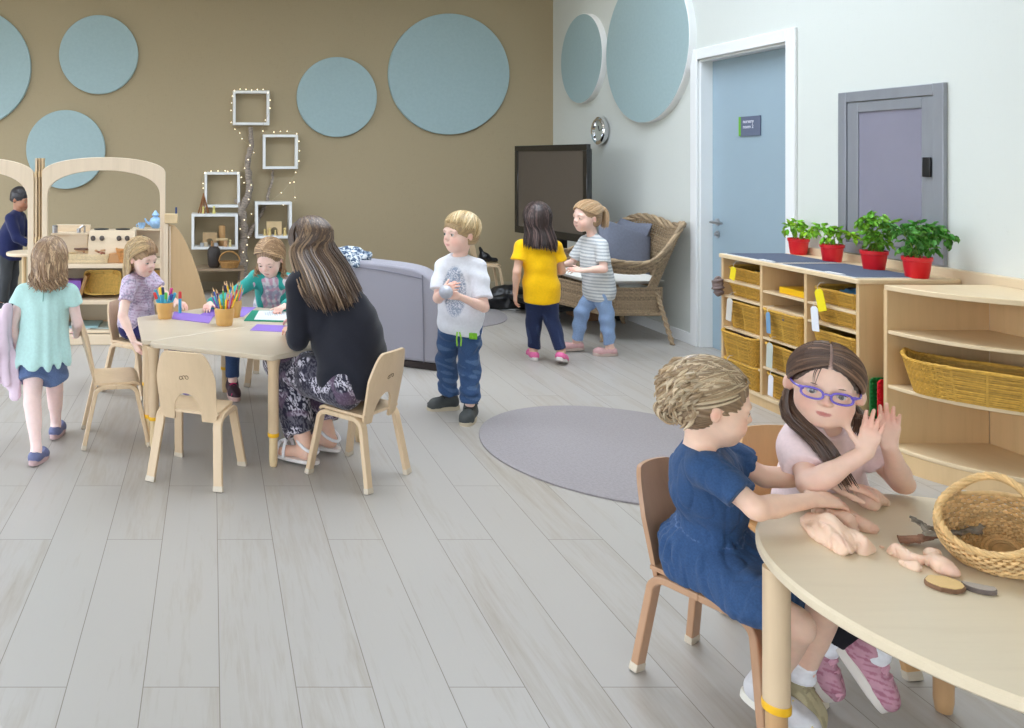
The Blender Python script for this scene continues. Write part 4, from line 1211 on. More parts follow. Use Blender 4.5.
def put_drawer(kind, x, y, z, label, seed=1):
    dims = {'low': (0.290, 0.37, 0.070), 'tall': (0.290, 0.39, 0.150), 'mid': (0.290, 0.39, 0.125)}[kind]
    if kind not in protos: t = protos[kind] = make_drawer(*dims, seed)
    else: t = copy_tree(protos[kind])
    t.location = (x, y, z + 0.001); tag(t, label, 'basket', 'wicker baskets in the cabinet'); return t
cy = [(DIV[i] + DIV[i + 1]) / 2 for i in range(3)]
colname = ['far column by the door', 'middle column', 'near column']
for i, rows in enumerate(((('low', 0.64, 0.0, 'low wicker basket with a dark lining, topmost in the far column by the door'), ('low', 0.552, 0.0, 'low wicker basket second from the top in the far column by the door'), ('tall', 0.372, 0.0, 'deep wicker basket third from the top in the far column by the door'), ('tall', 0.20, -0.035, 'deep wicker basket pulled slightly out, fourth down in the far column'), ('mid', 0.068, -0.02, 'deep wicker basket at the bottom of the far column')),
                          (('tall', 0.383, -0.02, 'deep wicker basket holding blue things below the empty shelf of the middle column'), ('mid', 0.225, -0.01, 'wicker basket fourth down in the middle column'), ('mid', 0.068, 0.0, 'wicker basket at the bottom of the middle column')),
                          (('low', 0.63, 0.0, 'low wicker basket with light blue things, topmost in the near column'), ('low', 0.54, 0.0, 'low wicker basket second from the top in the near column'), ('mid', 0.372, 0.0, 'deep wicker basket below the two low ones in the near column'), ('mid', 0.20, 0.0, 'wicker basket behind the head of the girl with glasses, near column')))):
    for kind, z, dx, lab in rows: put_drawer(kind, CX0 + 0.205 + dx, cy[i], z, lab)
# things lying in the drawers
def fill(name, label, cat, x, y, z, cols, n, sz, seed, group=None, spread=(0.12, 0.11)):
    rg = random.Random(seed)
    for k in range(n):
        t = MB(); w = sz * rg.uniform(0.8, 1.2)
        ax, ay = rg.uniform(-1, 1) * spread[0], rg.uniform(-1, 1) * spread[1]
        r3 = Matrix.Rotation(rg.uniform(0, 3), 3, 'Z') @ Matrix.Rotation(rg.uniform(-0.3, 0.3), 3, 'X')
        t.box((0, 0, w * 0.3), (w * 1.8, w, w * 0.6), r3)
        c = cols[k % len(cols)]
        o = t.build(name, pmat('toy_%d_%d_%d' % c, c, 0.45, 0.03), None, bevel=0.006, seg=3, loc=(x + ax, y + ay, z)); tag(o, label, cat, group)
fill('toy_block', 'dark toy block in the topmost wicker basket of the far column', 'toy', CX0 + 0.20, cy[0], 0.665, [(52, 44, 44), (70, 60, 58)], 6, 0.06, 2, 'dark toys in the top drawer')
fill('toy_block', 'coloured toy block in the fourth wicker basket of the far column', 'toy', CX0 + 0.14, cy[0], 0.315, [(40, 110, 70), (90, 40, 44), (44, 40, 60)], 7, 0.055, 3, 'toys in the fourth drawer', (0.10, 0.10))
fill('toy_block', 'dark purple toy block in the bottom wicker basket of the far column', 'toy', CX0 + 0.16, cy[0], 0.155, [(90, 40, 90), (50, 44, 60)], 5, 0.05, 4, 'toys in the bottom drawer', (0.10, 0.10))
fill('toy_block', 'blue toy block in the wicker basket of the middle column', 'toy', CX0 + 0.13, cy[1], 0.495, [(44, 92, 170), (36, 60, 120)], 6, 0.055, 5, 'blue toys in the middle drawer', (0.08, 0.10))
fill('toy_block', 'light blue toy block in the top wicker basket of the near column', 'toy', CX0 + 0.12, cy[2] - 0.03, 0.672, [(90, 160, 215)], 5, 0.05, 6, 'light blue toys in the top drawer', (0.06, 0.08))
fill('toy_block', 'dark toy block at the back of the top wicker basket in the near column', 'toy', CX0 + 0.24, cy[2], 0.665, [(60, 52, 46)], 4, 0.055, 16, 'dark toys in the near top drawer', (0.06, 0.09))
mb = MB(); mb.prism(rounded([(-0.13, -0.105), (0.13, -0.105), (0.13, 0.105), (-0.13, 0.105)], 0.01), Matrix.Identity(4), 0, 0.032)
o = mb.build('plastic_tray', pmat('yellow_plastic', (242, 190, 20), 0.35, 0.02), None, bevel=0.003, loc=(CX0 + 0.16, cy[1] - 0.035, 0.631)); tag(o, 'flat yellow plastic tray on the upper shelf of the middle column', 'tray')
# luggage-style tags and labels hanging from the drawers
def hang_tag(x, y, z, w, h, c, label, tilt=0.0, rim=None, txt=None):
    t = empty('hanging_label', (x, y, z)); tag(t, label, 'label', None)
    Rm = Matrix.Rotation(tilt, 3, 'X')
    out = rounded([(-w / 2, -h), (w / 2, -h), (w / 2, -0.012), (w * 0.22, 0.0), (-w * 0.22, 0.0), (-w / 2, -0.012)], 0.004, 3)
    M = (Matrix.Rotation(-PI / 2, 4, 'Z') @ Matrix.Rotation(PI / 2, 4, 'X')); M = Rm.to_4x4() @ M
    mb = MB(); mb.prism(out, M, -0.0012, 0.0012); mb.build('card', pmat('card_%d_%d_%d' % c, c, 0.5, 0.02), t)
    mb = MB()
    for k in range(3): mb.box(M @ V((0, -h * (0.35 + 0.16 * k), -0.0016)), (0.0006, w * (0.6 - 0.1 * k), 0.004), (M.to_3x3() @ Matrix.Rotation(PI / 2, 3, 'X') @ Matrix.Rotation(PI / 2, 3, 'Z')) if False else Rm)
    mb.build('print', pmat('print_grey', (70, 66, 60), 0.6, 0.02), t)
    mb = MB(); mb.tube([V((0, 0, -0.006)), V((-0.004, 0, 0.012)), V((0.012, 0.003, 0.03)), V((0.03, 0.0, 0.032))], 0.0012, 5); mb.build('string', pmat('string_white', (210, 205, 196), 0.9), t)
    return t
xf = CX0 - 0.025
def yat(px, x): return FOC * x / (px - 212)
def zat(py, y): return EYE - (py - 158) * y / FOC
for (px, py, w, h, c, tl, lab) in ((734, 270, 0.042, 0.075, (238, 214, 30), 0.25, 'yellow tag hanging on the topmost drawer of the far column'),
                                  (730, 301, 0.045, 0.13, (205, 200, 190), 0.1, 'grey and white tag hanging on the third drawer of the far column'),
                                  (768, 315, 0.03, 0.11, (120, 160, 196), -0.05, 'pale blue tag hanging on the deep drawer of the middle column'),
                                  (770, 346, 0.045, 0.13, (190, 196, 186), 0.05, 'pale patterned tag hanging on the fourth drawer of the middle column'),
                                  (771, 378, 0.035, 0.11, (226, 226, 232), 0.05, 'white tag hanging on the bottom drawer of the middle column'),
                                  (818, 292, 0.052, 0.105, (240, 220, 24), -0.3, 'large yellow tag hanging on the top drawer of the near column'),
                                  (814, 309, 0.045, 0.12, (228, 230, 236), -0.1, 'white tag hanging below the large yellow one in the near column'),
                                  (728, 364, 0.04, 0.05, (96, 160, 196), 0.0, 'small blue tag on the bottom drawer of the far column')):
    y = yat(px, xf - 0.01); hang_tag(xf - 0.01, y, zat(py - 3, y), w, h, c, lab, tl)
# grey fluffy pom-pom at the far corner
S = SDF(); S.ell((CX0 - 0.03, 4.60, 0.60), (0.028, 0.03, 0.055)); g_ = lumps(0.004, 160, 9); S.disp = g_
o = sdf_object(S, 'pom_pom', pmat('grey_wool', (120, 104, 100), 1.0, 0.15, 80), None, 0.005); tag(o, 'grey woolly pom-pom hanging at the far corner of the cabinet', 'decoration')
# red and green studded building plates leaning against the end of the cabinet
def baseplate(x0, z1, y, w, h, c, lab, th=0.006):
    t = empty('building_plate', (x0 + w / 2, y, 0)); tag(t, lab, 'toy plate', 'studded building plates')
    m = pmat('plate_%d_%d_%d' % c, c, 0.35, 0.03)
    mb = MB(); mb.prism(rounded([(-w / 2, 0.002), (w / 2, 0.002), (w / 2, h), (-w / 2, h)], 0.02), Matrix.Rotation(PI / 2, 4, 'X'), 0, th); mb.build('sheet', m, t, bevel=0.001)
    mb = MB()
    n = int(w / 0.018); k2 = int(h / 0.018)
    for i in range(n):
        for j in range(k2): mb.lathe([(0.006, 0), (0.006, 0.005)], (-w / 2 + w * (i + 0.5) / n, -th, h * (j + 0.5) / k2), 8, M=Matrix.Rotation(PI / 2, 3, 'X'))
    st = mb.build('studs', m, t); st['kind'] = 'stuff'; return t
baseplate(2.958, 0.33, 3.60, 0.25, 0.350, (20, 110, 50), 'green studded building plate leaning between cabinet and corner shelf')
baseplate(2.972, 0.33, 3.575, 0.25, 0.347, (205, 16, 40), 'red studded building plate in front of the green one')
# ---- curved corner shelf
QC = (3.395, 3.48); QR = 0.460
cs = empty('corner_shelf', (3.2, 3.3, 0)); tag(cs, 'quarter round open birch corner shelf at the right edge of the picture', 'shelf')
def quarter(r, inset=0.0, n=24):
    return [(QC[0] - inset, QC[1] - inset)] + [(QC[0] - inset - (r - inset) * math.cos(PI / 2 * k / n) * 1.0, QC[1] - inset - (r - inset) * math.sin(PI / 2 * k / n)) for k in range(n + 1)]
I4 = Matrix.Identity(4)
for z0, z1, nm, r in ((CZ - 0.022, CZ, 'top', QR + 0.012), (0.572, 0.588, 'shelf', QR - 0.004), (0.336, 0.352, 'shelf', QR - 0.004), (0.078, 0.095, 'bottom', QR - 0.004)):
    mb = MB(); mb.prism(quarter(r), I4, z0, z1); wbuild(mb, nm, CARCX, cs, bevel=0.003, angle=30)
mb = MB()
q = quarter(QR - 0.006); q2 = quarter(QR - 0.024)
mb.prism(q[1:] + q2[1:][::-1], I4, 0.0, 0.0775); wbuild(mb, 'plinth', CARC, cs, angle=30)
mb = MB(); mb.bx(QC[0] - QR, QC[0] - 0.012, QC[1], QC[1] + 0.018, 0, CZ - 0.0225); wbuild(mb, 'side_panel', CARC, cs, bevel=0.003)
mb = MB(); mb.bx(QC[0] - 0.011, QC[0], QC[1] - QR, QC[1], 0, CZ - 0.0225); wbuild(mb, 'back_panel', CARC, cs)
mb = MB(); mb.bx(QC[0] - 0.13, QC[0] - 0.118, QC[1] - QR + 0.02, QC[1] - 0.001, 0.0955, CZ - 0.0225)
# long curved basket on the middle shelf
def longb(u, v):
    a = 2 * PI * u; c, s = math.cos(a), math.sin(a); k = 0.84 + 0.16 * v
    x = 0.40 * k * abs(c) ** 0.35 * (1 if c >= 0 else -1); y = 0.105 * k * abs(s) ** 0.45 * (1 if s >= 0 else -1)
    z = 0.135 * v + 0.02 * v * abs(c) ** 6
    y += 0.05 * (1 - (x / 0.40) ** 2)
    th = math.radians(-50)
    return V((x, y, z)), V((c * 0.25, s, 0)).normalized()
bk = empty('long_basket', (3.155, 3.245, 0.3535), math.radians(-47)); tag(bk, 'long golden wicker basket on the middle shelf of the corner unit', 'basket')
def lb(u, v):
    p, n = longb(u, v); return V((p.x * 0.665, -p.y * 0.95, p.z)), V((n.x, -n.y, 0))
mb = MB(); woven(mb, lb, 15, 84, 0.0046, 0.0035, n_per=4, col=GOLD, seed=5, sides=4)
mb.grid(lambda u, v: lb(u, v)[0] - lb(u, v)[1] * 0.004, 84, 3, closed_u=True, col=[c * 0.75 for c in GOLD]); mb.build('woven_wall', WICKY, bk)
mb = MB()
for k in range(2):
    mb.tube([lb(j / 120, 1.0)[0] + lb(j / 120, 1.0)[1] * (0.004 * math.sin(j * PI / 2 + k * PI)) + V((0, 0, 0.003 * math.cos(j * PI / 2 + k * PI))) for j in range(120)], 0.006, 6, closed=True, col=[c * 1.1 for c in GOLD])
mb.build('rim', WICKY, bk)
mb = MB(); mb.prism([tuple(lb(j / 40, 0.0)[0])[:2] for j in range(40)], I4, 0.0, 0.006, col=[c * 0.7 for c in GOLD]); mb.build('base', WICKY, bk)
# ---- potted basil plants
LEAF = vcmat('basil_leaf', 0.45, 0.12, 40, 0.2, 90, spec=0.5)
REDP = pmat('red_pot', (212, 24, 34), 0.35, 0.03)
def plant(px, pyb, D, r, h, clumps, seed, label, leafc):
    leafc = tuple(min(255, int(c * 1.15)) for c in leafc)
    x = (px - 212) * D / FOC
    t = empty('potted_basil', (x, D, CZ + 0.001)); tag(t, label, 'plant', 'red potted basil plants')
    if abs(x - 3.3) > 0: pass
    mb = MB(); mb.lathe([(r * 0.72, 0.0), (r * 0.76, 0.003), (r * 0.93, h * 0.80), (r * 0.95, h * 0.80), (r, h * 0.82), (r * 1.02, h), (r * 0.95, h), (r * 0.88, h * 0.82), (r * 0.7, 0.01), (0.001, 0.01)], (0, 0, 0), 32)
    mb.build('pot', REDP, t)
    mb = MB(); mb.lathe([(r * 0.9, h * 0.84), (r * 0.5, h * 0.88), (0.001, h * 0.9)], (0, 0, 0), 20, close=False); mb.build('soil', pmat('soil', (60, 44, 34), 1.0, 0.3, 60, 0.6, 120), t)
    rg = random.Random(seed); st = MB(); lf = MB()
    for (cx_, cy_, cz_, cr, n) in clumps:
        cx_ *= 0.78; cr *= 0.80; cz_ *= 0.90
        tip = V((cx_, cy_, h + cz_)); b = V((rg.uniform(-0.02, 0.02), rg.uniform(-0.02, 0.02), h * 0.8))
        st.tube(catmull([b, b.lerp(tip, 0.5) + V((0, 0, 0.015)), tip], 7), [0.0026] * 4 + [0.002] * 3, 6, col=rgb((120, 150, 60)))
        for k in range(n):
            d = V((rg.gauss(0, 1), rg.gauss(0, 1), rg.gauss(0.1, 0.6))).normalized(); p = tip + d * cr * rg.uniform(0.25, 1.0) * 1.0
            p.z = tip.z + (p.z - tip.z) * 0.7
            L = rg.uniform(0.026, 0.042); w = L * 0.36
            f = nrm(d + V((0, 0, rg.uniform(-0.6, 0.1)))); nn = nrm(V((rg.uniform(-.4, .4), rg.uniform(-.4, .4), 1))); nn = nrm(nn - f * nn.dot(f)); s = f.cross(nn)
            c0 = rgb(leafc); k1 = rg.uniform(0.55, 1.35); col = [c0[0] * k1 * rg.uniform(0.8, 1.3), c0[1] * k1, c0[2] * k1]
            def lfn(u, v):
                ww = w * math.sin(PI * min(1, max(0.02, u)) ** 0.8) * (1 - 0.15 * u)
                a = (v - 0.5) * 2
                return p + f * L * u + s * ww * a + nn * (0.010 * (a * a) - 0.012 * u * u * (1 + 0.5) + 0.004 * math.sin(u * 9))
            lf.grid(lfn, 6, 5, col=col)
            if k % 4 == 0: st.tube([tip, p], 0.001, 4, col=rgb((120, 150, 60)))
    st.build('stems', LEAF, t); lf.build('foliage', LEAF, t)
    return t
plant(798.5, 254, 4.57, 0.052, 0.092, [(-0.06, 0, .06, .045, 16), (0.0, 0.02, .085, .04, 16), (0.06, -0.01, .05, .04, 14), (0.02, -0.03, .03, .03, 8)], 1, 'small sparse basil in a red pot, farthest along the cabinet beside the door', (126, 176, 40))
plant(832, 261, 4.25, 0.054, 0.092, [(-0.065, 0, .085, .045, 16), (0.05, 0.0, .06, .05, 18), (-0.02, 0, .03, .03, 8), (0.09, -0.02, .05, .04, 10), (0.0, 0.0, .08, .03, 8)], 2, 'leaning basil in a red pot, second from the door', (122, 178, 44))
plant(874, 269, 3.94, 0.056, 0.095, [(-0.05, 0, .15, .05, 26), (0.02, 0, .165, .055, 30), (0.07, -0.02, .13, .04, 18), (0.02, 0, .08, .06, 34), (0.0, -0.02, .04, .055, 26), (0.05, 0.02, .03, .045, 16)], 3, 'tall bushy basil in a red pot, third from the door', (96, 150, 40))
plant(917, 278, 3.68, 0.056, 0.096, [(-0.08, 0, .12, .055, 30), (0.0, 0, .145, .06, 34), (0.08, 0, .13, .06, 34), (0.14, -0.01, .10, .05, 26), (0.04, -0.02, .10, .06, 34), (-0.03, -0.01, .07, .05, 24), (-0.07, -0.02, .035, .035, 10), (0.05, 0, .035, .05, 22)], 4, 'widest and darkest basil in a red pot, nearest the camera', (66, 124, 44))
# ------------------------------------------------------------- play units on the left
PLY = wood('pale_plywood', (222, 202, 176), 'z', 0.06)
PLYX = wood('pale_plywood_flat', (224, 204, 176), 'x', 0.06)
def arch_panel(mb, x0, x1, y, th, ztop, zspring, post, rise, z0=0.0, zin=None):
    """posts with a curved head; one outline"""
    n = 28; out = []; xc = (x0 + x1) / 2; hw = (x1 - x0) / 2; hi = hw - post
    out += [(x0, z0), ]
    for k in range(n + 1):
        a = PI - PI * k / n; out.append((xc + hw * math.cos(a) * 1.0, ztop - rise + rise * max(0, math.sin(a)) ** 0.9))
    out += [(x1, z0), (x1 - post, z0)]
    zi = zspring
    for k in range(n + 1):
        a = PI * k / n; out.append((xc + hi * math.cos(a), zi + (ztop - 0.095 - zi) * max(0, math.sin(a)) ** 0.75))
    out += [(x0 + post, z0)]
    M = frame((0, y, 0), (1, 0, 0), (0, 0, 1), (0, -1, 0))
    mb.prism(out, M, -th / 2, th / 2)
U0, U1, UD = -1.212, -0.333, 5.72
pu = empty('play_shelf', ((U0 + U1) / 2, 5.9, 0)); tag(pu, 'open wooden play shelf under an arch, holding the toy kitchen and baskets', 'shelf')
mb = MB(); arch_panel(mb, U0, U1, UD, 0.032, 1.342, 1.05, 0.038, 0.115); wbuild(mb, 'arch', PLY, pu, bevel=0.004)
for x in (U0 + 0.010, U1 - 0.028): 
    mb = MB(); mb.bx(x, x + 0.018, UD + 0.018, 6.12, 0.0, 0.565); wbuild(mb, 'side_panel', PLY, pu, bevel=0.002)
mb = MB(); mb.bx(U0 + 0.03, U1 - 0.03, 6.10, 6.118, 0.02, 0.54); wbuild(mb, 'back_panel', wood('play_back', (205, 188, 158), 'x', 0.05), pu)
for z, nm in ((0.575, 'shelf'), (0.315, 'shelf'), (0.10, 'bottom')):
    mb = MB(); mb.bx(U0 + (0.03 if z < 0.5 else 0.01), U1 - (0.03 if z < 0.5 else 0.01), UD + 0.0165, 6.099, z - (0.03 if z > 0.2 else 0.022), z); wbuild(mb, nm, PLYX, pu, bevel=0.003)
mb = MB(); mb.bx(U0 + 0.039, U1 - 0.039, UD - 0.01, UD + 0.012, 0.002, 0.075); wbuild(mb, 'plinth', PLYX, pu, bevel=0.003)
# second, farther arch at the left edge, with a post pair between
lu = empty('play_arch', (-1.75, 5.75, 0)); tag(lu, 'wooden play arch at the left edge of the picture with the boy behind it', 'arch')
mb = MB(); arch_panel(mb, -2.18, -1.275, UD + 0.02, 0.032, 1.342, 1.02, 0.045, 0.13); wbuild(mb, 'arch', PLY, lu, bevel=0.004)
fp = empty('folding_screen', (-1.24, 5.9, 0)); tag(fp, 'narrow folded wooden screen panels standing edge on between the two arches', 'screen')
for i, (x, c) in enumerate(((-1.268, (214, 190, 156)), (-1.247, (190, 162, 124)), (-1.228, (206, 180, 142)))):
    mb = MB(); mb.bx(x, x + 0.015, UD + 0.01 + 0.01 * i, UD + 0.09, 0.0, 1.335); wbuild(mb, 'panel', wood('screen_%d' % i, c, 'z', 0.06), fp, bevel=0.002)
    for z in (0.25, 0.75, 1.22):
        mb = MB(); mb.lathe([(0.009, z - 0.02), (0.009, z + 0.02)], (x + 0.0075, UD + 0.003 + 0.01 * i, 0), 12); wbuild(mb, 'hinge', MAPLE, fp)
# wing panel to the right of the play shelf, with a sweeping edge
wg = empty('wing_panel', (-0.18, 5.62, 0)); tag(wg, 'tall maple panel with a sweeping curved edge right of the play shelf', 'screen')
out = [(-0.325, 0.0)]
out += [(-0.325, 0.865), (-0.30, 0.875), (-0.262, 0.865)]
for k in range(1, 15):
    t_ = k / 14; out.append((-0.262 + 0.30 * t_ ** 0.85, 0.865 - 0.865 * (0.5 * t_ + 0.5 * t_ ** 1.8)))
mb = MB(); mb.prism(out, frame((0, 5.60, 0), (1, 0, 0), (0, 0, 1), (0, -1, 0)), -0.011, 0.011); wbuild(mb, 'sheet', wood('wing_wood', (196, 164, 122), 'z', 0.08), wg, bevel=0.003)
mb = MB(); mb.bx(-0.335, -0.305, 5.57, 5.60 - 0.012, 0, 0.88); mb.bx(-0.30, -0.288, 5.58, 5.5885, 0, 0.86); wbuild(mb, 'post', PLY, wg, bevel=0.003)
mb = MB(); mb.bx(-0.332, -0.240, 5.565, 5.66, 0.881, 0.945)
o = mb.build('wooden_block', MAPLE, None, bevel=0.004); tag(o, 'small pale wooden block on top of the curved maple panel', 'block')
mb = MB(); mb.tube([(-0.252, 5.62, 0.9455), (-0.252, 5.62, 0.99)], 0.007, 8); o = mb.build('toy_peg', pmat('dark_blue', (40, 60, 110), 0.4), None); tag(o, 'tiny dark blue peg standing on the block on the maple panel', 'toy')
# toy kitchen pieces on the shelf
SZ = 0.576
hob = empty('toy_hob', PX(113, 255, 5.95)); hob.location.z = SZ; tag(hob, 'pale wooden toy hob with black rings and four dark knobs', 'toy')
hx = hob.location.x; hy = 5.95
mb = MB(); mb.prism([(-0.10, 0), (0.10, 0), (0.10, 0.285), (-0.02, 0.285), (-0.10, 0.20)][::-1] if False else [(-0.11, 0.0), (0.10, 0.0), (0.10, 0.225), (-0.045, 0.225), (-0.11, 0.12)], frame((0, 0, 0), (0, 1, 0), (0, 0, 1), (1, 0, 0)), -0.17, 0.17)
mb.build('case', PLYX, hob, bevel=0.004)
mb = MB()
for x in (-0.09, 0.07):
    mb.lathe([(0.055, 0), (0.055, 0.006), (0.035, 0.008)], (x, 0.03, 0.226), 20)
mb.build('rings', BLACKP, hob)
for x in (-0.135, -0.07, 0.055, 0.115):
    mb = MB(); mb.lathe([(0.018, 0), (0.018, 0.014), (0.010, 0.02)], (x, -0.082, 0.168), 14, M=Matrix.Rotation(1.02, 3, 'X')); mb.build('knob', pmat('dark_knob', (74, 62, 54), 0.5), hob)
ub = empty('toy_worktop', (-1.05, 6.0, SZ)); tag(ub, 'pale wooden toy sink unit with steel fittings left of the hob', 'toy')
mb = MB(); mb.bx(-0.13, 0.13, -0.08, 0.08, 0.0, 0.19); mb.bx(-0.14, 0.14, -0.09, 0.09, 0.19, 0.205); mb.bx(-0.13, 0.13, 0.06, 0.08, 0.205, 0.255); mb.build('case', PLYX, ub, bevel=0.003)
mb = MB(); mb.lathe([(0.02, 0), (0.022, 0.05), (0.015, 0.055)], (-0.115, -0.06, 0.206), 14); mb.tube([(0.10, -0.03, 0.205), (0.10, -0.03, 0.25), (0.09, -0.06, 0.255), (0.07, -0.075, 0.24)], 0.007, 8); mb.lathe([(0.016, 0), (0.016, 0.03)], (0.06, -0.05, 0.206), 12); mb.build('tap', STEEL, ub)
# flat wicker tray with wooden odds and ends
tr = empty('wicker_tray', (-0.90, 5.84, SZ)); tag(tr, 'pale shallow wicker tray of wooden pieces on the toy kitchen shelf', 'tray')
def trf(u, v):
    a = 2 * PI * u; c, s = math.cos(a), math.sin(a)
    return V((0.155 * (0.92 + 0.08 * v) * abs(c) ** 0.4 * (1 if c >= 0 else -1), 0.085 * (0.92 + 0.08 * v) * abs(s) ** 0.4 * (1 if s >= 0 else -1), 0.065 * v + 0.001)), V((c, s, 0))
PALEW = (s2l(226), s2l(206), s2l(168))
mb = MB(); woven(mb, trf, 8, 40, 0.0042, 0.003, n_per=4, col=PALEW, sides=4); mb.build('woven_wall', WICKY, tr)
mb = MB(); mb.prism([tuple(trf(j / 32, 0)[0])[:2] for j in range(32)], I4, 0.0005, 0.006, col=PALEW); mb.build('base', WICKY, tr)
rg = random.Random(5)
for k in range(9):
    mb = MB(); a = rg.uniform(0, 3.1); d = V((math.cos(a), math.sin(a), rg.uniform(-.1, .3))) * rg.uniform(0.03, 0.055)
    mb.tube([-d, d * 0.3, d], [0.007, 0.009, 0.006], 7)
    o = mb.build('wooden_stick', pmat('stick_%d' % (k % 3), [(150, 100, 80), (190, 150, 110), (110, 84, 70)][k % 3], 0.7, 0.1), None, loc=(-0.90 + rg.uniform(-0.09, 0.09), 5.84 + rg.uniform(-.03, .03), SZ + 0.072 + 0.012 * (k % 3))); tag(o, 'short wooden stick lying in the pale shallow wicker tray', 'stick', 'sticks in the shallow tray')
# bread shape, orange basket, dark pot, small upper shelf with blue tea set
mb = MB(); mb.prism([(0.085 * math.cos(a), 0.072 * math.sin(a)) for a in [PI * k / 14 for k in range(15)]], frame((0, 0, 0), (1, 0, 0), (0, 0, 1), (0, -1, 0)), -0.05, 0.05)
o = mb.build('wooden_arch_block', wood('bread_wood', (190, 142, 92), 'x', 0.08), None, bevel=0.004, loc=(-0.715, 5.84, SZ)); tag(o, 'half round brown wooden block on the shelf left of the orange basket', 'block')
ob = empty('orange_basket', (-0.60, 5.84, SZ)); tag(ob, 'small orange brown wicker basket on the upper play shelf', 'basket')
def obf(u, v):
    a = 2 * PI * u; c, s = math.cos(a), math.sin(a); k = 0.78 + 0.22 * v
    return V((0.095 * k * abs(c) ** 0.5 * (1 if c >= 0 else -1), 0.075 * k * abs(s) ** 0.5 * (1 if s >= 0 else -1), 0.10 * v + 0.001)), V((c, s, 0))
ORW = (s2l(206), s2l(146), s2l(84))
mb = MB(); woven(mb, obf, 11, 32, 0.0045, 0.0025, n_per=4, col=ORW, sides=4); mb.grid(lambda u, v: obf(u, v)[0] - obf(u, v)[1] * 0.004, 32, 3, closed_u=True, col=ORW); mb.build('woven_wall', WICKY, ob)
mb = MB(); mb.tube([obf(j / 32, 1.0)[0] for j in range(32)], 0.006, 6, closed=True, col=ORW); mb.build('rim', WICKY, ob)
pt = empty('toy_saucepan', (-0.515, 6.0, SZ)); tag(pt, 'dark shiny toy saucepan behind the orange basket', 'toy')
mb = MB(); mb.lathe([(0.07, 0.001), (0.078, 0.01), (0.08, 0.12), (0.084, 0.125), (0.05, 0.150), (0.01, 0.16)], (0, 0, 0), 28); mb.build('pan', pmat('dark_enamel', (50, 48, 62), 0.2, 0.02, coat=0.4), pt)
mb = MB(); mb.tube([(-0.08, -0.01, 0.10), (-0.115, -0.02, 0.12), (-0.15, -0.03, 0.125)], 0.008, 8); mb.sphere((0, 0, 0.17), 0.012, 12, 8); mb.build('handle', BLACKP, pt)
ush = empty('small_shelf', (-0.46, 6.12, 0.80)); tag(ush, 'small pale upper shelf with brackets carrying the blue tea set', 'shelf')
mb = MB(); mb.bx(-0.15, 0.10, -0.07, 0.09, -0.015, 0.0); mb.build('board', PLYX, ush, bevel=0.003)
mb = MB(); mb.bx(-0.14, 0.09, 0.06, 0.08, -0.225, -0.0155); mb.build('back', PLYX, ush, bevel=0.003)
BLW = pmat('blue_white_ceramic', (150, 186, 222), 0.3, 0.3, 30)
tp = empty('toy_teapot', (-0.43, 6.10, 0.801)); tag(tp, 'blue and white toy teapot on the small upper shelf', 'teapot')
mb = MB(); mb.lathe([(0.025, 0), (0.045, 0.02), (0.05, 0.045), (0.038, 0.075), (0.02, 0.085), (0.018, 0.09), (0.03, 0.10), (0.02, 0.115), (0.006, 0.135)], (0, 0, 0), 24); mb.build('pot', BLW, tp)
mb = MB(); mb.tube([(-0.045, 0, 0.03), (-0.07, 0, 0.05), (-0.082, 0, 0.075)], [0.011, 0.008, 0.006], 8); mb.build('spout', BLW, tp)
mb = MB(); mb.tube(catmull([(0.045, 0, 0.07), (0.072, 0, 0.07), (0.072, 0, 0.03), (0.045, 0, 0.025)], 10), 0.005, 6); mb.build('handle', BLW, tp)
cu = empty('toy_cup', (-0.535, 6.09, 0.801)); tag(cu, 'small blue toy cup beside the toy teapot', 'cup')
mb = MB(); mb.lathe([(0.018, 0), (0.026, 0.02), (0.028, 0.042), (0.025, 0.042), (0.02, 0.008), (0.001, 0.006)], (0, 0, 0), 20); mb.build('bowl', BLW, cu)
mb = MB(); mb.tube(catmull([(-0.026, 0, 0.032), (-0.04, 0, 0.03), (-0.038, 0, 0.012), (-0.024, 0, 0.012)], 8), 0.003, 6); mb.build('handle', BLW, cu)
# second shelf: yellow baskets standing on their sides, a purple box, another at the far right
def side_basket(x, z, w, h, col, lab, tilt=0.22, nm='tray_basket'):
    t = empty(nm, (x, 5.90, z)); tag(t, lab, 'basket')
    def f(u, v):
        a = 2 * PI * u; c, s = math.cos(a), math.sin(a); k = 0.82 + 0.18 * v
        return V((w / 2 * k * abs(c) ** 0.3 * (1 if c >= 0 else -1), -0.09 * v, h / 2 + h / 2 * k * abs(s) ** 0.3 * (1 if s >= 0 else -1))), V((c, 0, s))
    R3 = Matrix.Rotation(tilt * 0 - 0.0, 3, 'X')
    mb = MB(); woven(mb, f, 7, 36, 0.005, 0.003, n_per=4, col=col, sides=4); mb.grid(lambda u, v: f(u, v)[0] + f(u, v)[1] * 0.003, 36, 2, closed_u=True, col=[c * .8 for c in col]); mb.build('woven_wall', WICKY, t)
    mb = MB(); mb.prism([(f(j / 36, 0)[0].x, f(j / 36, 0)[0].z) for j in range(36)], frame((0, 0, 0), (1, 0, 0), (0, 0, 1), (0, -1, 0)), -0.006, 0.0, col=[min(1, c * 1.15) for c in col]); mb.build('base', WICKY, t)
    t.rotation_euler = (-tilt, 0, 0); return t
YEL = (s2l(214), s2l(178), s2l(92))
side_basket(-0.80, 0.325, 0.27, 0.175, YEL, 'yellow wicker tray leaning on the middle play shelf, showing its woven base')
side_basket(-0.44, 0.325, 0.20, 0.17, (s2l(196), s2l(156), s2l(84)), 'yellow wicker basket behind the girl in the lilac blouse on the middle play shelf')
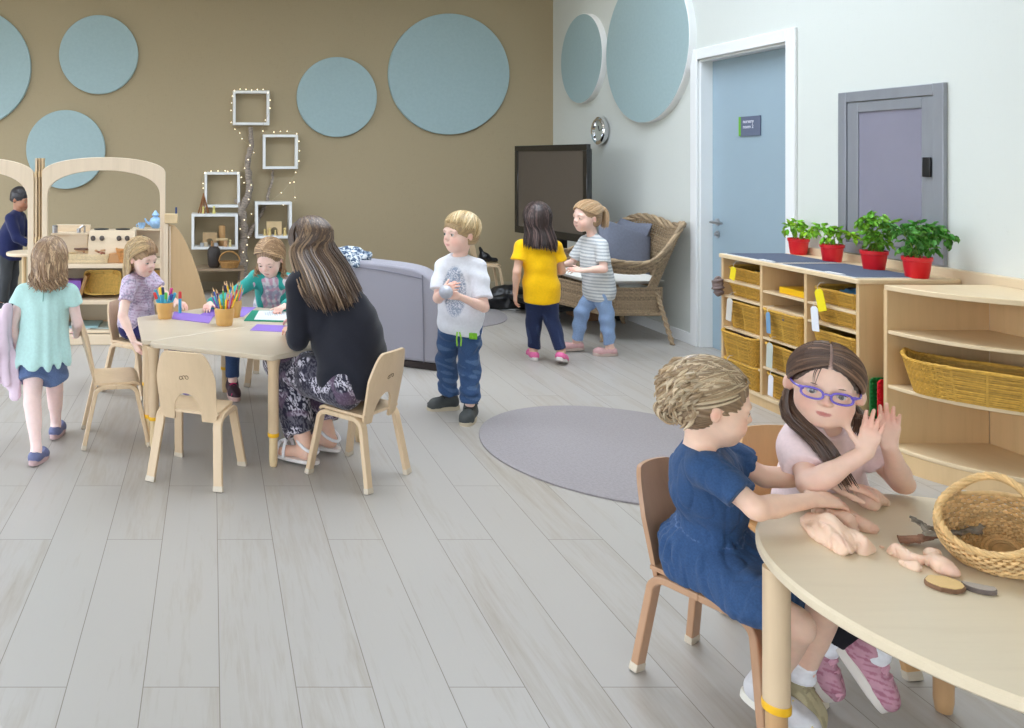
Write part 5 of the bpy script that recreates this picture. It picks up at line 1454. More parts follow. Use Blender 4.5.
mb = MB(); mb.bx(-0.055, 0.055, -0.06, 0.06, 0, 0.13); o = mb.build('toy_box', pmat('purple_card', (140, 92, 190), 0.5, 0.03), None, bevel=0.004, loc=(-1.005, 5.87, 0.316)); tag(o, 'purple box on the middle play shelf left of the yellow tray', 'box')
mb = MB(); mb.bx(-0.012, 0.012, -0.1, 0.08, 0, 0.16); o = mb.build('leaning_board', wood('frame_brown', (150, 110, 60), 'z', 0.08), None, bevel=0.003, loc=(-0.955, 5.87, 0.335), rz=0); o.rotation_euler = (0, 0.3, 0); tag(o, 'brown wooden board leaning beside the yellow wicker tray', 'board')
# floor level of the play shelf: flat books
BK = []
rg = random.Random(9)
for k, (x, w, z, c) in enumerate(((-0.98, 0.20, 0.101, (196, 204, 206)), (-0.93, 0.22, 0.112, (150, 190, 196)), (-0.74, 0.26, 0.101, (178, 190, 186)), (-0.66, 0.20, 0.112, (96, 140, 100)), (-0.50, 0.18, 0.101, (206, 200, 190)))):
    t = empty('picture_book', (x, 5.88, z), rg.uniform(-.2, .2))
    tag(t, ['pale grey picture book under the light blue one on the bottom play shelf', 'light blue picture book lying topmost at the left of the bottom play shelf', 'wide grey green picture book in the middle of the bottom play shelf', 'dark green picture book lying on the grey green one', 'cream picture book at the right of the bottom play shelf'][k], 'book')
    mb = MB(); mb.bx(-w / 2, w / 2, -0.11, 0.11, 0, 0.0098); mb.build('cover', pmat('book_%d' % k, c, 0.4, 0.12, 20), t, bevel=0.001)
# small round wooden play table behind the left arch
rt = empty('play_table', (-1.50, 6.45, 0)); tag(rt, 'small round pale play table behind the left arch, beside the boy', 'table')
mb = MB(); mb.lathe([(0.001, 0.555), (0.15, 0.555), (0.155, 0.56), (0.155, 0.575), (0.15, 0.58), (0.001, 0.58)], (0, 0, 0), 48); mb.build('tabletop', PLYX, rt)
for sx, sy in ((-0.2, -0.2), (1, -0.4), (0.2, 1)):
    mb = MB(); mb.tube([(sx * 0.06, sy * 0.08, 0.556), (sx * 0.07, sy * 0.10, 0.0)], 0.018, 10); mb.build('leg', MAPLE, rt)
# ------------------------------------------------------------- white box shelves, branch, lights on the back wall
def box_shelf(x0, y0, x1, y1, dep, lab, D=None):
    D = YB - dep
    a, b = PX(x0, y0, D), PX(x1, y1, D); t = empty('box_shelf', ((a.x + b.x) / 2, YB, b.z)); tag(t, lab, 'shelf', 'white box shelves on the wall')
    w = 0.026
    mb = MB(); mb.bx(a.x, b.x, D, YB - 0.001, a.z - w, a.z); mb.bx(a.x, b.x, D, YB - 0.001, b.z, b.z + w)
    mb.bx(a.x, a.x + w, D, YB - 0.001, b.z + w, a.z - w); mb.bx(b.x - w, b.x, D, YB - 0.001, b.z + w, a.z - w)
    wbuild(mb, 'frame', WHITE, t, bevel=0.002)
    return a, b, D
B1 = box_shelf(233, 90.5, 269.5, 125, 0.10, 'topmost white box shelf, empty, above the birch branch')
B2 = box_shelf(263, 134.5, 298, 169, 0.10, 'empty white box shelf right of the birch branch, second from the top')
B3 = box_shelf(204.5, 172, 240, 207.5, 0.10, 'empty white box shelf left of the branch with its base above the wide box')
B4 = box_shelf(191.5, 214, 238, 249.5, 0.20, 'wide white box shelf holding wooden blocks, lowest on the left')
B5 = box_shelf(255.5, 202, 292, 238.5, 0.20, 'white box shelf with a small wooden arch and figures, lowest on the right')
BARK = pmat('birch_bark', (146, 134, 122), 0.9, 0.4, 30, 0.6, 60, stretch=(1, 1, 3))
br = empty('tree_branch', (0.36, 7.98, 0)); tag(br, 'grey lichen covered tree trunk climbing the wall between the box shelves', 'branch')
def wallpt(px, py, off=0.085): return PX(px, py, YB - off)
def rough_tube(mb, pts, r0, r1, seed, n=40, sides=12):
    g = random.Random(seed); P = catmull(pts, n)
    mb.tube([p + V((g.gauss(0, .004), g.gauss(0, .003), 0)) for p in P], [lerp(r0, r1, i / (n - 1)) * (1 + 0.13 * math.sin(i * 1.9 + seed) + g.uniform(-.07, .07)) for i in range(n)], sides)
mb = MB(); rough_tube(mb, [wallpt(243, 292), wallpt(243, 262), wallpt(244, 236), wallpt(243, 210), wallpt(250, 188), wallpt(247, 165), wallpt(251, 145), wallpt(250.5, 127)], 0.052, 0.022, 3); wbuild(mb, 'trunk', BARK, br)
mb = MB(); rough_tube(mb, [wallpt(245, 240), wallpt(254, 226, 0.06), wallpt(262, 212, 0.05), wallpt(266, 203, 0.045)], 0.03, 0.014, 4, 20); rough_tube(mb, [wallpt(244, 225), wallpt(240, 205), wallpt(236, 200, 0.04)], 0.03, 0.02, 5, 14); wbuild(mb, 'side_branch', BARK, br)
b2 = MB(); rough_tube(b2, [wallpt(267, 203, 0.05), wallpt(269, 192, 0.05), wallpt(272, 180, 0.05), wallpt(272.5, 170.5, 0.05)], 0.016, 0.011, 6, 18, 8)
o = b2.build('twig', BARK, None); tag(o, 'thin dark twig on the wall between the two right box shelves', 'branch')
sl = empty('string_lights', (0.36, 7.98, 1.2)); tag(sl, 'string of tiny warm lights looped round the box shelves and the branch', 'lights')
path = [(250, 285), (241, 275), (247, 262), (243, 250), (250, 240), (240, 228), (248, 216), (256, 210), (247, 196), (252, 186), (243, 182), (240, 174), (232, 170.5), (222, 171), (212, 171), (204, 174), (203.5, 190), (206, 172), (240, 171), (248, 160), (254, 150), (243, 140), (239, 132), (232, 126), (231, 110), (232, 100), (234, 91), (242, 89), (250, 90), (258, 89.5), (266, 90.5), (270, 100), (269, 112), (262, 130), (276, 132), (284, 131), (297, 134), (299, 146), (299, 160), (294, 176), (284, 190), (270, 204), (293, 202), (294, 182)]
mb = MB(); P = [wallpt(x, y, 0.115 if (90 <= y <= 210) else 0.13) for x, y in path]; mb.tube(catmull(P, 320), 0.0012, 4); wbuild(mb, 'wire', pmat('clear_wire', (176, 168, 140), 0.4), sl)
m, nt, b = new_mat('bulb_glow'); b.inputs['Emission Color'].default_value = (1.0, 0.78, 0.45, 1); b.inputs['Emission Strength'].default_value = 2.2; BULB = m
bm_ = MB(); bm_.sphere((0, 0, 0), 0.0062, 8, 6); bme = bm_.mesh('bulb'); bme.materials.append(BULB)
for i, p in enumerate(catmull(P, 62)):
    o = bpy.data.objects.new('bulb', bme); COL.objects.link(o); o.location = p - V((0, 0.006, 0)) - sl.location; o.parent = sl
# little wooden things in and on the box shelves
def lb_arch(x, z, D, w, h, lab, col=(200, 172, 128)):
    t = MB(); n = 12; out = [(-w / 2, 0), (-w / 2, h), (w / 2, h), (w / 2, 0), (w * 0.22, 0)]
    out += [(w * 0.22 * math.cos(PI * k / n), h * 0.35 + w * 0.22 * math.sin(PI * k / n)) for k in range(n + 1)] + [(-w * 0.22, 0)]
    t.prism(out, frame((0, 0, 0), (1, 0, 0), (0, 0, 1), (0, -1, 0)), -0.025, 0.025)
    o = t.build('wooden_arch_block', pmat('arch_%d_%d_%d' % col, col, 0.6, 0.08), None, bevel=0.002, loc=(x, D, z)); tag(o, lab, 'block')
def figure(x, z, D, h, lab, c=(222, 206, 150), grp=None):
    t = empty('peg_figure', (x, D, z)); tag(t, lab, 'figure', grp); m = pmat('peg_%d_%d_%d' % c, c, 0.6, 0.04)
    mb = MB(); mb.lathe([(h * 0.2, 0), (h * 0.21, h * 0.05), (h * 0.13, h * 0.6)], (0, 0, 0), 14); mb.build('body', m, t)
    mb = MB(); mb.sphere((0, 0, h * 0.76), h * 0.17, 12, 8); mb.build('head', m, t)
zb4 = B4[1].z + 0.0265; zb5 = B5[1].z + 0.0265; zt4 = B4[0].z + 0.0005; Dm = YB - 0.13
def xat(px, D): return (px - 212) * D / FOC
lb_arch(xat(210, Dm), zb4, Dm, 0.14, 0.135, 'stacked wooden arch block in the wide box shelf', (186, 156, 116))
lb_arch(xat(274, Dm), zb5, Dm, 0.15, 0.135, 'pale wooden arch in the lowest right box shelf', (214, 186, 142))
for px, c, h in ((202, (170, 170, 170), 0.06), (206, (196, 178, 150), 0.07), (216, (176, 176, 180), 0.06), (225.5, (190, 150, 110), 0.10)):
    mb = MB(); mb.bx(-0.018, 0.018, -0.018, 0.018, 0, h * 0.6); o = mb.build('wooden_block', pmat('blk_%d_%d_%d' % c, c, 0.6, 0.06), None, bevel=0.003, loc=(xat(px, Dm - .04), Dm - 0.045, zb4)); tag(o, {202: 'small grey block at the far left of the wide box shelf', 206: 'small beige block left of the arch in the wide box shelf', 216: 'small grey block right of the arch in the wide box shelf', 225.5: 'brown block beneath the plank in the wide box shelf'}[px], 'block')
mb = MB(); mb.lathe([(0.032, 0), (0.034, 0.01), (0.032, 0.19), (0.026, 0.20)], (0, 0, 0), 20); o = mb.build('wooden_tube', pmat('log_wood', (186, 144, 92), 0.6, 0.1), None, loc=(xat(222, Dm + 0.03), Dm + 0.04, zb4)); tag(o, 'upright wooden tube at the back of the wide box shelf', 'block')
mb = MB(); mb.bx(-0.06, 0.06, -0.015, 0.015, 0, 0.02); o = mb.build('wooden_plank', pmat('blk_plank', (206, 180, 136), 0.6, 0.06), None, bevel=0.002, loc=(xat(222, Dm - .04), Dm - 0.045, zb4 + 0.061)); tag(o, 'tiny wooden plank bridging blocks in the wide box shelf', 'block')
figure(xat(230, Dm), zb4, Dm - 0.04, 0.075, 'pale peg figure at the right end of the wide box shelf')
figure(xat(212, Dm), zb4, Dm - 0.05, 0.06, 'brown peg figure in front of the arch in the wide box shelf', (176, 130, 84))
for px, h, lab in ((264.5, 0.07, 'leftmost peg figure in the lowest right box shelf'), (269.5, 0.085, 'peg figure left of the arch opening in the right box shelf'), (275, 0.06, 'small peg figure before the arch opening in the right box shelf'), (284.5, 0.085, 'peg figure right of the arch in the right box shelf')): figure(xat(px, Dm), zb5, Dm - 0.04, h, lab, (222, 196, 130))
figure(xat(203.5, Dm), zt4, Dm, 0.075, 'pale yellow peg figure standing under the wooden cone', (226, 214, 130)); figure(xat(214, Dm), zt4, Dm, 0.08, 'pale yellow peg figure right of the wooden cone', (226, 214, 130))
tc_ = empty('wooden_cone', (xat(203.5, Dm), Dm + 0.03, zt4)); tag(tc_, 'small brown cone of sticks standing on the wide box shelf', 'decoration')
mb = MB()
for k in range(9): a = 2 * PI * k / 9; mb.tube([(0.055 * math.cos(a), 0.045 * math.sin(a), 0.001), (0.003 * math.cos(a + 2), 0.003 * math.sin(a + 2), 0.20)], [0.007, 0.004], 6)
mb.build('sticks', pmat('cone_brown', (140, 92, 52), 0.7, 0.1), tc_)
# low bench under the shelves with dark vase and handled basket
bn = empty('low_bench', (0.03, 7.85, 0)); tag(bn, 'low grey brown bench against the khaki wall behind the table', 'bench')
mb = MB(); mb.bx(-0.24, 0.28, -0.15, 0.15, 0.245, 0.27); mb.build('top', wood('bench_wood', (150, 128, 104), 'x', 0.1), bn, bevel=0.003)
for sx in (-0.22, 0.26): 
    mb = MB(); mb.bx(sx - 0.015, sx + 0.015, -0.14, 0.14, 0, 0.2445); mb.build('leg', wood('bench_wood', (150, 128, 104)), bn)
mb = MB(); mb.lathe([(0.045, 0), (0.06, 0.03), (0.066, 0.13), (0.058, 0.18), (0.04, 0.20), (0.03, 0.2), (0.001, 0.19)], (0, 0, 0), 24); o = mb.build('dark_vase', pmat('dark_vase', (52, 44, 40), 0.5, 0.1, 30, 0.3, 80), None, loc=(xat(214, 7.8), 7.80, 0.271)); tag(o, 'dark brown round vase on the low bench', 'vase')
hb = empty('handled_basket', (xat(229.5, 7.75), 7.75, 0.271)); tag(hb, 'oval wicker basket with hoop handle on the low bench', 'basket')
def hbf(u, v):
    a = 2 * PI * u; k = 0.72 + 0.28 * v; return V((0.10 * k * math.cos(a), 0.07 * k * math.sin(a), 0.065 * v + 0.001)), V((math.cos(a), math.sin(a), 0))
BRW = (s2l(170), s2l(126), s2l(70))
mb = MB(); woven(mb, hbf, 8, 24, 0.0048, 0.003, n_per=4, col=BRW, sides=4); mb.grid(lambda u, v: hbf(u, v)[0] * 0.96, 24, 3, closed_u=True, col=BRW); mb.build('woven_wall', WICKY, hb)
mb = MB(); mb.tube([(0.10 * math.cos(a), 0, 0.065 + 0.095 * math.sin(a)) for a in [PI * k / 20 for k in range(21)]], 0.0075, 8, col=BRW); mb.build('handle', WICKY, hb)
# ------------------------------------------------------------- grey armchair with a patterned throw
SOFA = pmat('grey_upholstery', (158, 156, 166), 0.95, 0.05, 200, 0.3, 900, spec=0.15, sheen=0.2)
sf = empty('armchair', (1.398, 4.994, 0.0), math.radians(-30)); tag(sf, 'grey upholstered armchair seen from behind, patterned throw over its left end', 'armchair')
def side_prof(grow=0.0):
    return [(-0.86, 0.045), (-0.87, 0.30), (-0.86, 0.60), (-0.80, 0.655), (-0.62, 0.665), (-0.40, 0.658), (-0.20, 0.645), (-0.09, 0.62), (-0.02, 0.565), (0.025, 0.49), (0.04, 0.42), (0.028, 0.37), (0.02, 0.34), (0.018, 0.20), (0.012, 0.05)]
Mx = frame((0, 0, 0), (1, 0, 0), (0, 0, 1), (0, -1, 0))
for y0, y1 in ((0.0, 0.20),):
    mb = MB(); mb.prism([tuple(p)[:2] for p in catmull([(x, z, 0) for x, z in side_prof()], 60)] , Mx, -y1, -y0); a_ = mb.build('backrest', SOFA, sf, bevel=0.022, seg=4, angle=50)
    if y0 == 0.0:
        for nm, pts in (('seam', [(-0.075, -0.002, 0.05), (-0.078, -0.002, 0.3), (-0.085, -0.002, 0.60)]), ('seam', [(-0.84, -0.002, 0.60), (-0.6, -0.002, 0.625), (-0.3, -0.002, 0.605), (-0.085, -0.002, 0.575)])):
            mb = MB(); mb.tube(catmull(pts, 12), 0.0035, 6); mb.build(nm, pmat('seam_grey', (126, 124, 136), 0.9), a_)
for x0, x1 in ((-0.84, -0.66), (-0.20, -0.02)):
    mb = MB(); mb.prism([(0.205, 0.045), (0.205, 0.50), (0.30, 0.52), (0.70, 0.50), (0.80, 0.45), (0.82, 0.36), (0.80, 0.045)], frame((0, 0, 0), (0, 1, 0), (0, 0, 1), (1, 0, 0)), x0, x1); mb.build('arm', SOFA, sf, bevel=0.03, seg=4)
mb = MB(); mb.bx(-0.655, -0.205, 0.205, 0.78, 0.05, 0.27); mb.build('seat_base', SOFA, sf, bevel=0.02, seg=3)
mb = MB(); mb.bx(-0.65, -0.21, 0.21, 0.81, 0.275, 0.40); mb.build('seat_cushion', SOFA, sf, bevel=0.04, seg=4)
mb = MB(); mb.bx(-0.84, 0.0, 0.02, 0.83, 0.002, 0.044); mb.build('plinth', pmat('dark_plinth', (50, 40, 38), 0.6), sf)
# throw
def throw_mat():
    m, nt, b = new_mat('patterned_throw'); v = coords(nt)
    f = noise(nt, v, 48, 2, 0.5, 0.8); col = ramp(nt, f, [(0.40, rgb((52, 70, 100))), (0.50, rgb((120, 140, 160))), (0.58, rgb((214, 218, 220)))], 'LINEAR')
    nt.links.new(col, b.inputs['Base Color']); b.inputs['Roughness'].default_value = 0.95; b.inputs['Sheen Weight'].default_value = 0.2; bump(nt, b, noise(nt, v, 60, 2), 0.5, 0.004); return m
S = SDF(); W_ = lambda x, y, z: sf.matrix_basis @ V((x, y, z))
sf_m = Matrix.Translation(sf.location) @ Matrix.Rotation(math.radians(-30), 4, 'Z'); W_ = lambda x, y, z: sf_m @ V((x, y, z))
S.cap(W_(-0.80, 0.06, 0.675), W_(-0.55, 0.12, 0.695), 0.050, 0.050, k=0.03); S.cap(W_(-0.62, 0.02, 0.675), W_(-0.47, 0.10, 0.675), 0.035, 0.035, k=0.04); S.cap(W_(-0.64, -0.004, 0.67), W_(-0.60, -0.012, 0.60), 0.03, 0.024, k=0.03); S.cap(W_(-0.55, -0.002, 0.68), W_(-0.53, -0.010, 0.63), 0.026, 0.02, k=0.03); S.cap(W_(-0.80, 0.2, 0.64), W_(-0.56, 0.22, 0.60), 0.04, 0.04, k=0.05)
S.cap(W_(-0.66, -0.015, 0.70), W_(-0.60, -0.015, 0.56), 0.03, 0.018, k=0.03); S.cap(W_(-0.76, -0.015, 0.70), W_(-0.74, -0.015, 0.52), 0.03, 0.018, k=0.03)
S.disp = lumps(0.008, 22, 8)
o = sdf_object(S, 'throw_blanket', throw_mat(), None, 0.008); tag(o, 'blue and white patterned throw draped over the back of the grey armchair', 'blanket')
# ------------------------------------------------------------- screen on a stand
tvL, tvR = V((2.785, 7.35, 0)), V((2.985, 6.36, 0))
zt, zb_ = 1.447, 0.655
tv = empty('screen', ((tvL.x + tvR.x) / 2, (tvL.y + tvR.y) / 2, 0)); tag(tv, 'large black screen on a wheeled stand in the corner', 'television')
dx = (tvR - tvL); wv = dx.length; dx.normalize(); nn = V((dx.y, -dx.x, 0)) # towards the left/camera
if nn.x > 0: nn = -nn
Mt = frame(tvL, dx, (0, 0, 1), nn)
if Mt.to_3x3().determinant() < 0: Mt = frame(tvL, dx, (0, 0, 1), nn)
def tvb(mb, x0, x1, z0, z1, d0, d1): 
    vs = [Mt @ V((x, z, d)) for d in (d0, d1) for z in (z0, z1) for x in (x0, x1)]
    mb.add([tuple(v) for v in vs], [(0, 2, 3, 1), (4, 5, 7, 6), (0, 1, 5, 4), (2, 6, 7, 3), (0, 4, 6, 2), (1, 3, 7, 5)])
f_ = 0.052
mb = MB(); tvb(mb, 0, wv, zb_, zb_ + f_ + 0.012, -0.03, 0.006); tvb(mb, 0, wv, zt - f_, zt, -0.03, 0.006); tvb(mb, 0, f_, zb_ + f_ + .012, zt - f_, -0.03, 0.006); tvb(mb, wv - f_, wv, zb_ + f_ + .012, zt - f_, -0.03, 0.006)
wbuild(mb, 'bezel', pmat('gloss_black', (18, 18, 20), 0.12, 0.02, coat=0.5), tv, bevel=0.003)
mb = MB(); tvb(mb, f_ - 0.001, wv - f_ + 0.001, zb_ + f_, zt - f_ + 0.001, -0.02, 0.0); wbuild(mb, 'glass', pmat('screen_glass', (84, 76, 68), 0.16, 0.01, spec=0.5), tv)  # brownish base colour stands in for the reflected wall
mb = MB(); tvb(mb, 0.03, wv - 0.03, zb_ + 0.03, zt - 0.03, -0.07, -0.031); tvb(mb, 0.14, wv - 0.14, zb_ + 0.12, zt - 0.16, -0.13, -0.0705); wbuild(mb, 'housing', BLACKP, tv, bevel=0.015)
mb = MB()
for px_, z0 in ((0.36, 0), (0.66, 0)): tvb(mb, px_ * wv - 0.03, px_ * wv + 0.03, 0.10, 1.2, -0.26, -0.19)
tvb(mb, 0.1 * wv, 0.9 * wv, 0.10, 0.14, -0.45, 0.25); tvb(mb, 0.12 * wv, 0.88 * wv, 0.50, 0.53, -0.34, 0.0)
wbuild(mb, 'stand', BLACKP, tv, bevel=0.004)
for q in (0.14, 0.86):
    for d in (-0.40, 0.20):
        p = Mt @ V((q * wv, 0.05, d)); mb = MB(); mb.lathe([(0.045, -0.015), (0.05, 0), (0.045, 0.015)], p, 20, M=Matrix.Rotation(PI / 2, 3, 'X')); wbuild(mb, 'castor', BLACKP, tv)
bb = empty('equipment_bag', (2.56, 7.25, 0)); tag(bb, 'low black equipment case on the floor in front of the screen', 'case')
S = SDF(); S.ell((2.66, 7.15, 0.10), (0.20, 0.12, 0.105), k=0.03); S.cap((2.45, 7.05, 0.045), (2.85, 7.0, 0.05), 0.045, k=0.04); S.cap((2.32, 7.0, 0.09), (2.62, 7.05, 0.10), 0.03, k=0.02); S.cap((2.30, 6.98, 0.03), (2.31, 6.98, 0.13), 0.03, k=0.02); S.plane((0, 0, 0.002), (0, 0, -1)); S.disp = lumps(0.004, 30, 2)
sdf_object(S, 'shell', BLACKP, bb, 0.008)
mb = MB(); mb.tube(catmull([(2.50, 6.96, 0.01), (2.62, 6.9, 0.03), (2.75, 6.92, 0.012), (2.9, 6.85, 0.01)], 24), 0.006, 6); wbuild(mb, 'cable', STEEL, bb)
ck_ = MB(); 
S = SDF(); S.ell((2.53, 7.43, 0.415), (0.055, 0.05, 0.045), k=0.02); S.cap((2.51, 7.43, 0.45), (2.49, 7.43, 0.50), 0.02, 0.014, k=0.02); S.cap((2.57, 7.42, 0.395), (2.63, 7.42, 0.39), 0.022, k=0.02); S.plane((0, 0, 0.3685), (0, 0, -1))
o = sdf_object(S, 'black_toy', BLACKP, None, 0.006); tag(o, 'small black toy lying on the child chair by the back wall', 'toy')
# ------------------------------------------------------------- wicker armchair
WK = (s2l(160), s2l(138), s2l(110))
wc = empty('wicker_armchair', (3.05, 6.05, 0)); tag(wc, 'brown wicker armchair with white seat pad beside the right wall', 'armchair')
NF, FF, NR, FR = V((2.84, 5.80, 0)), V((2.70, 6.36, 0)), V((3.26, 5.80, 0)), V((3.22, 6.42, 0))
def apron(u, v):   # front then near side then far side
    pts = [FR, FF, NF, NR]; s = u * 3; k = min(int(s), 2); p = pts[k].lerp(pts[k + 1], s - k)
    n = [V((0.1, 1, 0)), V((-1, -0.3, 0)), V((0, -1, 0))][k].normalized()
    b = 0.02 * math.sin(PI * (s - k)); return p + n * b + V((0, 0, lerp(0.20, 0.40, v))), n
mb = MB(); woven(mb, apron, 15, 66, 0.0068, 0.005, closed=False, n_per=4, col=WK, sides=4, var=0.3); mb.grid(lambda u, v: apron(u, v)[0] - apron(u, v)[1] * 0.004, 40, 2, col=[c * .6 for c in WK]); wbuild(mb, 'apron', WICKY, wc)
# arms + back: rail path from far front round the back to near front
rail = [V((2.66, 6.40, 0.545)), V((2.86, 6.50, 0.575)), V((3.10, 6.56, 0.64)), V((3.31, 6.52, 0.80)), V((3.385, 6.36, 0.872)), V((3.40, 6.12, 0.865)), V((3.40, 5.92, 0.835)), V((3.385, 5.76, 0.855)), V((3.33, 5.70, 0.82)), V((3.23, 5.69, 0.68)), V((3.12, 5.70, 0.585)), V((2.98, 5.71, 0.575)), V((2.84, 5.72, 0.59)), V((2.76, 5.78, 0.56)), V((2.755, 5.84, 0.48))]
RL = catmull(rail, 120)
base = catmull([V((2.70, 6.36, 0.38)), V((2.86, 6.40, 0.38)), V((3.05, 6.42, 0.38)), V((3.20, 6.40, 0.38)), V((3.24, 6.30, 0.38)), V((3.25, 6.1, 0.38)), V((3.25, 5.98, 0.38)), V((3.25, 5.90, 0.38)), V((3.23, 5.83, 0.38)), V((3.17, 5.80, 0.38)), V((3.06, 5.80, 0.38)), V((2.96, 5.80, 0.38)), V((2.88, 5.80, 0.38)), V((2.85, 5.80, 0.38)), V((2.84, 5.81, 0.38))], 120)
def sh(u, v):
    i = u * 119; k = min(int(i), 118); a, b = RL[k].lerp(RL[k + 1], i - k), base[k].lerp(base[k + 1], i - k)
    tdir = (RL[min(k + 2, 119)] - RL[max(k - 2, 0)]); n = V((tdir.y, -tdir.x, 0)); n = n.normalized() if n.length > 1e-6 else V((0, -1, 0))
    p = b.lerp(a, v); return p + n * 0.0, n
gap = lambda u, v: (0.66 < u < 0.93 and v < 0.62)
mb = MB(); woven(mb, sh, 24, 96, 0.0070, 0.005, closed=False, n_per=4, col=WK, sides=4, var=0.3, skip=gap)
wbuild(mb, 'back_and_arms', WICKY, wc)
mb = MB()
for k in range(4):
    mb.tube([p + V((0.016 * math.cos(j * 0.42 + k * PI / 2), 0.016 * math.cos(j * 0.42 + k * PI / 2 + 1.2), 0.018 * math.sin(j * 0.42 + k * PI / 2))) for j, p in enumerate(RL)], 0.013, 6, col=[c * [1.2, 1.0, 1.35, 0.9][k] for c in WK])
wbuild(mb, 'braided_rail', WICKY, wc)
for a, b in ((V((3.22, 5.79, 0.36)), V((3.29, 5.715, 0.0))), (V((2.86, 5.83, 0.36)), V((2.83, 5.80, 0.0))), (V((2.72, 6.34, 0.36)), V((2.69, 6.38, 0.0))), (V((3.24, 6.42, 0.36)), V((3.32, 6.46, 0.0)))):
    mb = MB(); P = catmull([a, a.lerp(b, 0.45) + V((0.0, 0, 0)), b + V((0, 0, 0.003))], 26); mb.tube(P, 0.014, 8, col=WK)
    for k in range(2): mb.tube([p + V((0.013 * math.cos(j * 1.1 + k * PI), 0.013 * math.sin(j * 1.1 + k * PI), 0)) for j, p in enumerate(P)], 0.0075, 5, col=[c * 1.15 for c in WK])
    wbuild(mb, 'leg', WICKY, wc)
mb = MB(); mb.tube([V((2.84, 5.80, 0.205)), V((3.24, 5.79, 0.205))], 0.013, 8, col=WK); mb.tube([V((2.84, 5.80, 0.205)), V((2.70, 6.36, 0.205))], 0.013, 8, col=WK); mb.tube([V((3.24, 5.79, 0.205)), V((3.22, 6.42, 0.205))], 0.013, 8, col=WK); wbuild(mb, 'seat_rail', WICKY, wc)
def cushion(name, c, r, mat_, label, rot=(0, 0, 0), pinch=0.35, parent=None):
    def f(u, v):
        a, b = (u - 0.5) * 2, (v - 0.5) * 2; return a, b
    mb = MB(); N = 15; vs = []; fs = []
    R3 = (Matrix.Rotation(rot[2], 3, 'Z') @ Matrix.Rotation(rot[1], 3, 'Y') @ Matrix.Rotation(rot[0], 3, 'X'))
    for side in (1, -1):
        for j in range(N):
            for i in range(N):
                a, b = i / (N - 1) * 2 - 1, j / (N - 1) * 2 - 1
                e = (1 - abs(a) ** 3.2) * (1 - abs(b) ** 3.2)
                k = 1 - pinch * 0.25 * (1 - abs(a * b)) * max(abs(a), abs(b)) ** 4
                vs.append(tuple(V(c) + R3 @ V((a * r[0] * k, b * r[1] * k, side * r[2] * max(e, 0) ** 0.45))))
    for s_ in (0, 1):
        o = s_ * N * N
        for j in range(N - 1):
            for i in range(N - 1):
                q = (o + j * N + i, o + j * N + i + 1, o + (j + 1) * N + i + 1, o + (j + 1) * N + i); fs.append(q if s_ == 0 else q[::-1])
    mb.add(vs, fs); o = mb.build(name, mat_, None); 
    if label: tag(o, label, 'cushion')
    return o
WHC = pmat('white_cotton', (226, 224, 218), 0.9, 0.02, 30, 0.2, 60)
cushion('seat_pad', (2.99, 6.08, 0.445), (0.27, 0.30, 0.045), WHC, 'white seat pad on the wicker armchair', (0, 0, 0.1), 0.1)
GRC = pmat('slate_cushion', (108, 112, 126), 0.95, 0.08, 60, 0.3, 300)
cushion('cushion', (3.10, 6.02, 0.645), (0.23, 0.20, 0.07), GRC, 'slate grey cushion leaning in the wicker armchair', (1.15, 0.35, 0.12))
cushion('cushion', (3.24, 6.25, 0.66), (0.20, 0.20, 0.06), GRC, 'darker slate cushion behind the first in the wicker armchair', (0.1, -1.2, 0.0))
mb = MB(); mb.bx(3.03, 3.20, 6.55, 6.85, 0.001, 0.19); o = mb.build('wooden_crate', wood('crate_brown', (150, 112, 80), 'x', 0.1), None, bevel=0.004); tag(o, 'brown wooden crate on the floor beneath the wicker armchair', 'crate')
